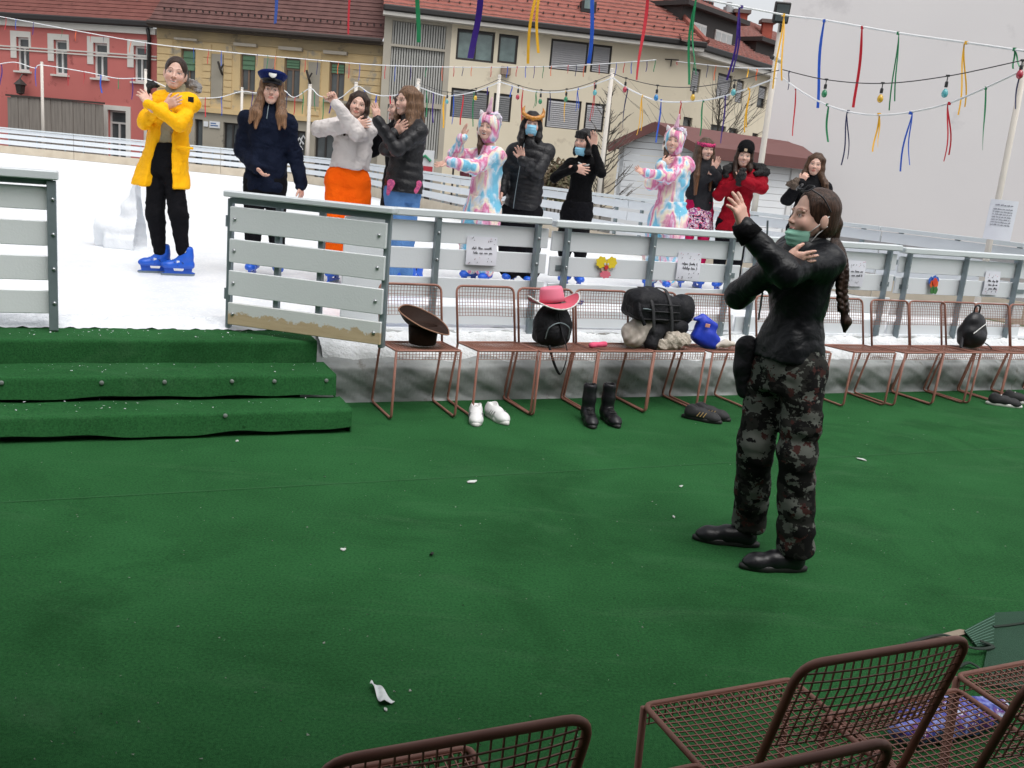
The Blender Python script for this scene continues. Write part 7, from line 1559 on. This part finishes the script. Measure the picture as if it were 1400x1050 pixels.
b = P.mb(); b.lathe([(.004, -.012), (.018, -.006), (.02, .004), (.006, .012)], J(1129, 327, -.03), 10); b.build('hair_tie', whitefr, P.root, smooth=True)
mask(P, maskg, .052)
b = P.mb()                                 # sunglasses pushed up on the head
for sx in (-1, 1):
    b.tube(spl([P.hl(sx*.02, -.088, .098), P.hl(sx*.055, -.075, .105), P.hl(sx*.060, -.055, .125), P.hl(sx*.025, -.065, .125), P.hl(sx*.02, -.088, .098)]), .003, 6); b.tube(spl([P.hl(sx*.062, -.068, .112), P.hl(sx*.085, -.02, .085), P.hl(sx*.087, .03, .03)]), .003, 6)
b.tube([P.hl(-.02, -.085, .108), P.hl(.02, -.085, .108)], .003, 6); b.build('sunglasses', pm('dark_metal_frame', (.05, .05, .055), .3, metal=.6), P.root, smooth=True)
bt = make_shoe(.285, 'boot2' if False else 'low', blackleather, rub, pm('black_lace', (.02, .02, .02), .8))
for (a, c_, z) in (((957, 738), (1027, 747), 0), ((1023, 777), (1090, 780), 0)):
    toe, heel = atz(a[0], a[1], 0), atz(c_[0], c_[1], 0); d = (toe-heel); yw = math.atan2(d.x, -d.y); put_shoe(bt, (toe+heel)/2, yw, None, None, 'lace_up_shoe', parent=P.root)
    o_ = P.root.children[-1]; sc = d.length/.29; o_.scale = (1.1, sc, 1.12)
# ================================================================== SNOW SWAN, LITTER, LOOSE CARPET, BAG
snowb = pm('packed_snow', (.78, .80, .83), .6, (.71, .74, .78), vs=9, bump=.3, bs=30, spec=.25)
Yw = atz(165, 338, ICE_Z).y; sw = thing('snow_swan', atz(165, 338, ICE_Z), 'white swan figure of packed snow on the ice beside the yellow jacket', 'snow figure'); J = lambda x, y, d=0: at(x, y, Yw+d)
F = Field(V3(J(118, 345, -.3)), V3(J(205, 235, .35)), .014)
F.box(J(178, 332, 0)+Vector((0, 0, 0)), (.42, .35, .16), None, .04, .04); F.ell(J(170, 312, 0), (.30, .17, .13), None, .05); F.cone(J(140, 320, 0), J(133, 292, 0), .09, .035, .05); F.chain([J(181, 310, 0), J(180, 285, -.03), J(187, 262, -.06), J(193, 250, -.1)], [.13, .09, .055, .05], .05); F.ell(J(192, 246, -.1), (.065, .07, .05), None, .03); F.cone(J(190, 247, -.14), J(184, 249, -.2), .025, .012, .02); F.cone(J(128, 332, .02), J(150, 334, .02), .07, .09, .05); F.noise(.010, 18, 3); F.cut((0, 0, ICE_Z-.005), (0, 0, -1)); soft('swan_body', F, snowb, sw)
b = MB(sw.location); b.lathe([(.001, .008), (.009, .004), (.01, -.004)], J(184, 245, -.155), 8, basis((1, 0, 0), (0, -1, 0))); b.build('eye', darkfr, sw)
# pennants fixed inside the boards, seen through the chairs
for i, (px, py, w, lab) in enumerate(((790, 413, .10, 'small violet pennant on the lowest board behind the pink hat'), (1008, 418, .16, 'violet and white printed strip on the lowest board left of the camouflage trousers'))):
    s, z = onp(px, py, .372); c0 = fw(s, .368, z); t = thing('pennant', c0, lab, 'pennant')
    b = MB(c0); b.prism([fw(s-w/2, .368, z+.02), fw(s+w/2, .368, z+.012), fw(s+w/2-.02, .368, z-.02), fw(s-w/2+.02, .368, z-.012)], FN*-.004); fix_normals(b.build('pennant_cloth', pm('violet_print', lin((86, 88, 150)), .7, lin((60, 62, 120)), vs=20), t))
    b = MB(c0); scrawl(b, lambda x, y: fw(s+x, .363, z+y), -w*.3, w*.3, -.006, .012, 3+i, .0015); b.build('pennant_print', whitefr, t)
# litter on the carpet
rnd = random.Random(11); white_l = pm('white_litter', (.62, .66, .62), .8); dry = pm('dry_leaf', (.20, .13, .07), .9); drk = pm('dark_bit', (.012, .016, .012), .9)
def flake(px, py, r, mat, lab, name, seed, asp=1., up=.006):
    rn = random.Random(seed); p = atz(px, py, 0); b = MB(p); n = 9; a0 = rn.uniform(0, 6); P = []
    for k in range(n):
        g = 2*math.pi*k/n; q = r*rn.uniform(.65, 1.1); x, y = q*math.cos(g), q*math.sin(g)*asp; P.append(p+Vector((x*math.cos(a0)-y*math.sin(a0), x*math.sin(a0)+y*math.cos(a0), .005+up*rn.random())))
    b._a(P+[p+Vector((0, 0, .006+up))], [(k, (k+1) % n, n) for k in range(n)]); b._a([q-Vector((0, 0, .003)) for q in P]+[p+Vector((0, 0, .003))], [((k+1) % n, k, n) for k in range(n)])
    o = b.mesh(name); ob = new_obj(name, o, mat); ob.location = p; return tag(ob, lab, 'litter', 'litter on the carpet')
flake(644, 660, .036, white_l, 'pale oval leaf lying alone in the middle of the carpet', 'fallen_leaf', 1, .5)
flake(1177, 629, .034, white_l, 'pale oval leaf on the carpet right of the camouflage trousers', 'fallen_leaf', 2, .5)
flake(590, 760, .020, drk, 'small black scrap on the carpet below the white sneakers', 'scrap', 3, .5, .012)
flake(469, 753, .012, white_l, 'tiny pale scrap left of the small black scrap', 'scrap', 4)
flake(931, 666, .018, white_l, 'pale smear-like scrap left of the standing lace-up shoes', 'scrap', 5, .4)
flake(921, 708, .016, white_l, 'pale scrap just above the nearer pair of feet', 'scrap', 6, .4)
flake(324, 604, .010, white_l, 'tiny pale scrap in front of the steps', 'scrap', 7)
# torn white tissue
p = atz(521, 950, 0); t = thing('torn_tissue', p, 'torn strip of white tissue lying at the bottom of the carpet', 'tissue'); b = MB(p); a, c = atz(509, 936, .008), atz(530, 962, .008); d = (c-a).normalized(); n_ = Vector((-d.y, d.x, 0)); L_ = (c-a).length
for sg in (0, 1): b.grid(lambda u, v: a+d*(L_*u)+n_*((v-.5)*(.018+.030*u*u))+Vector((0, 0, .008+.010*math.sin(u*7+v*5)-.002*sg)), 10, 4, bool(sg))
b.build('tissue_sheet', pm('tissue_white', (.72, .76, .76), .8), t, smooth=True); flake(527, 972, .007, white_l, 'tiny white crumb below the torn tissue', 'scrap', 8)
b = MB()
for k in range(420):
    px, py = rnd.uniform(0, 1400), rnd.uniform(560, 1040); p = atz(px, py, .003); q = rnd.choice((.0025, .004, .006)); b._a([p+Vector((rnd.uniform(-q, q), rnd.uniform(-q, q), .002*i)) for i in range(3)]+[p+Vector((q, -q, .004))], [(0, 1, 2), (0, 2, 3), (0, 1, 3)])
tag(b.build('carpet_crumbs', pm('pale_crumbs', (.34, .40, .33), .9, (.08, .09, .07), vs=900, va=4)), 'scattered tiny crumbs and bits over the green carpet', 'crumbs', kind='stuff')
st_ = MB(off := Vector((0, 0, 0)))
b = MB()
for k in range(260):
    s, zz, dd = rnd.uniform(-3.4, -.9), 0, 0; lv_ = rnd.choice(((.42, -.02, .2), (.28, -.34, -.05), (.14, -.63, -.38))); d = rnd.uniform(lv_[1], lv_[2]); p = fw(s, d, lv_[0]+.008); q = rnd.choice((.003, .005, .009)); b._a([p+Vector((rnd.uniform(-q, q), rnd.uniform(-q, q), rnd.uniform(0, .004))) for i in range(4)], [(0, 1, 2), (0, 2, 3)])
tag(b.build('step_ice_chips', snowb), 'scattered ice chips on the green steps', 'ice chips', kind='stuff')
# loose carpet piece with a torn, frayed corner at the right edge
a0, a1, a2, a3 = atz(1360, 838, .012), atz(1560, 828, .012), atz(1600, 960, .012), atz(1340, 935, .012)
t = thing('loose_carpet_piece', a0, 'loose dark green carpet piece with a frayed corner at the right edge', 'carpet'); b = MB(a0); b.prism([a0-Vector((0, 0, .01)), a3-Vector((0, 0, .01)), a2-Vector((0, 0, .01)), a1-Vector((0, 0, .01))], (0, 0, .012)); fix_normals(b.build('carpet_sheet', pm('dark_teal_carpet', lin((36, 74, 54)), .95, lin((28, 62, 44)), vs=5, bump=.5, bs=300), t))
tri = [atz(1318, 863, .012), atz(1336, 885, .012), atz(1358, 882, .014), atz(1360, 841, .014)]
b = MB(a0); b.prism(tri, (0, 0, .004)); fix_normals(b.build('frayed_corner', pm('dark_teal_carpet'  , (0, 0, 0)), t))
b = MB(a0)
for k in range(9): e = tri[3].lerp(tri[2], (k+.5)/9); f_ = tri[0].lerp(tri[1], (k+.5)/9); b.tube([f_+Vector((0, 0, .004)), f_.lerp(e, .5)+Vector((0, 0, .005)), e+Vector((0, 0, .004))], .0011, 4)
b.build('pale_threads', pm('pale_teal_thread', lin((110, 146, 130)), .8), t)
b = MB(a0); b.tube(spl([atz(1240, 880, .01), atz(1290, 868, .02), atz(1330, 886, .03), atz(1358, 884, .02), atz(1340, 876, .03)]), .008, 6, flat=.4); b.tube(spl([atz(1310, 912, .01), atz(1325, 906, .02), atz(1340, 914, .01)]), .008, 6, flat=.4); b.build('torn_edge', pm('dark_carpet_backing', (.02, .035, .025), .9), t)
b = MB(a0); b.prism([atz(1240, 880, .006), atz(1262, 884, .006), atz(1330, 864, .006), atz(1312, 861, .006)], (0, 0, .003)); fix_normals(b.build('exposed_backing', pm('tan_backing', (.30, .24, .18), .9), t))
b = MB(a0); b.tube(spl([atz(1358, 857, .018), atz(1385, 854, .018), atz(1420, 848, .018)]), .006, 5); b.build('carpet_split', pm('dark_carpet_backing', (.02, .035, .025), .9), t)
# patterned plastic bag under the foreground chair
p = atz(1290, 985, .40); t = thing('patterned_plastic_bag', atz(1290, 985, 0), 'blue and violet patterned plastic bag lying on the floor under the foreground chairs', 'bag')
c = atz(1285, 1000, .02); F = Field(V3(c)-np.array([.30, .25, .03]), V3(c)+np.array([.34, .25, .14]), .009)
for (x, y, r) in ((-.13, -.06, .05), (-.06, -.02, .06), (.0, .02, .07), (.08, .05, .06), (.16, .09, .05), (.22, .10, .035)): F.ell(c+Vector((x, y, .03)), (r*1.25, r, r*.75), None, .05)
F.noise(.012, 34, 4, n=7); F.cut((0, 0, .004), (0, 0, -1)); soft('bag_film', F, ramp_mat('purple_blue_print', 16, ((.30, lin((34, 42, 120))), (.42, lin((84, 84, 170))), (.50, lin((140, 150, 214))), (.56, lin((60, 70, 150))), (.62, lin((120, 70, 140))), (.70, lin((190, 200, 230)))), .25, 'LINEAR', specks=(60, .16)), t)
# roadside odds and ends beyond the far boards
c0 = at(581, 222, 30); t = thing('shop_board', Vector((c0.x, 30, 0)), 'white and red advertising board below the louvred bay', 'sign'); b = MB(t.location); b.box((c0.x, 30, c0.z), (.55, .06, .75)); b.build('board_face', pm('white_sign', (.7, .72, .74), .4), t)
b = MB(t.location); b.box((c0.x, 29.95, c0.z-.22), (.50, .02, .22)); b.build('red_field', pm('red_sign', (.45, .03, .05), .5), t)
b = MB(t.location); b.tube([(c0.x-.18, 29.95, c0.z+.08), (c0.x, 29.95, c0.z+.2), (c0.x+.18, 29.95, c0.z+.05)], .04, 6); b.build('green_mark', pm('green_sign', (.03, .25, .12), .5), t)
b = MB(t.location); b.box((c0.x, 30.05, c0.z/2), (.5, .05, c0.z)); b.build('stand', darkfr, t)
c0 = at(632, 232, 24); t = thing('metal_bench', Vector((c0.x, 24, 0)), 'dark metal bench frame with a maroon coat beyond the far boards', 'bench'); b = MB(t.location)
for dx in (-.22, .22): b.tube([(c0.x+dx, 24, 0), (c0.x+dx, 24, c0.z+.35)], .025, 6)
for dz in (.35, .05, -.2): b.tube([(c0.x-.22, 24, c0.z+dz), (c0.x+.22, 24, c0.z+dz)], .02, 6)
b.build('bench_frame', darkfr, t)
F = Field((c0.x-.2, 23.7, c0.z-.5), (c0.x+.4, 24.2, c0.z+.3), .02); F.chain([(c0.x+.05, 23.95, c0.z+.1), (c0.x+.08, 23.95, c0.z-.25)], [.09, .13], .05); F.noise(.02, 14, 2); soft('maroon_coat', F, pm('maroon_cloth', (.12, .02, .035), .8), t)
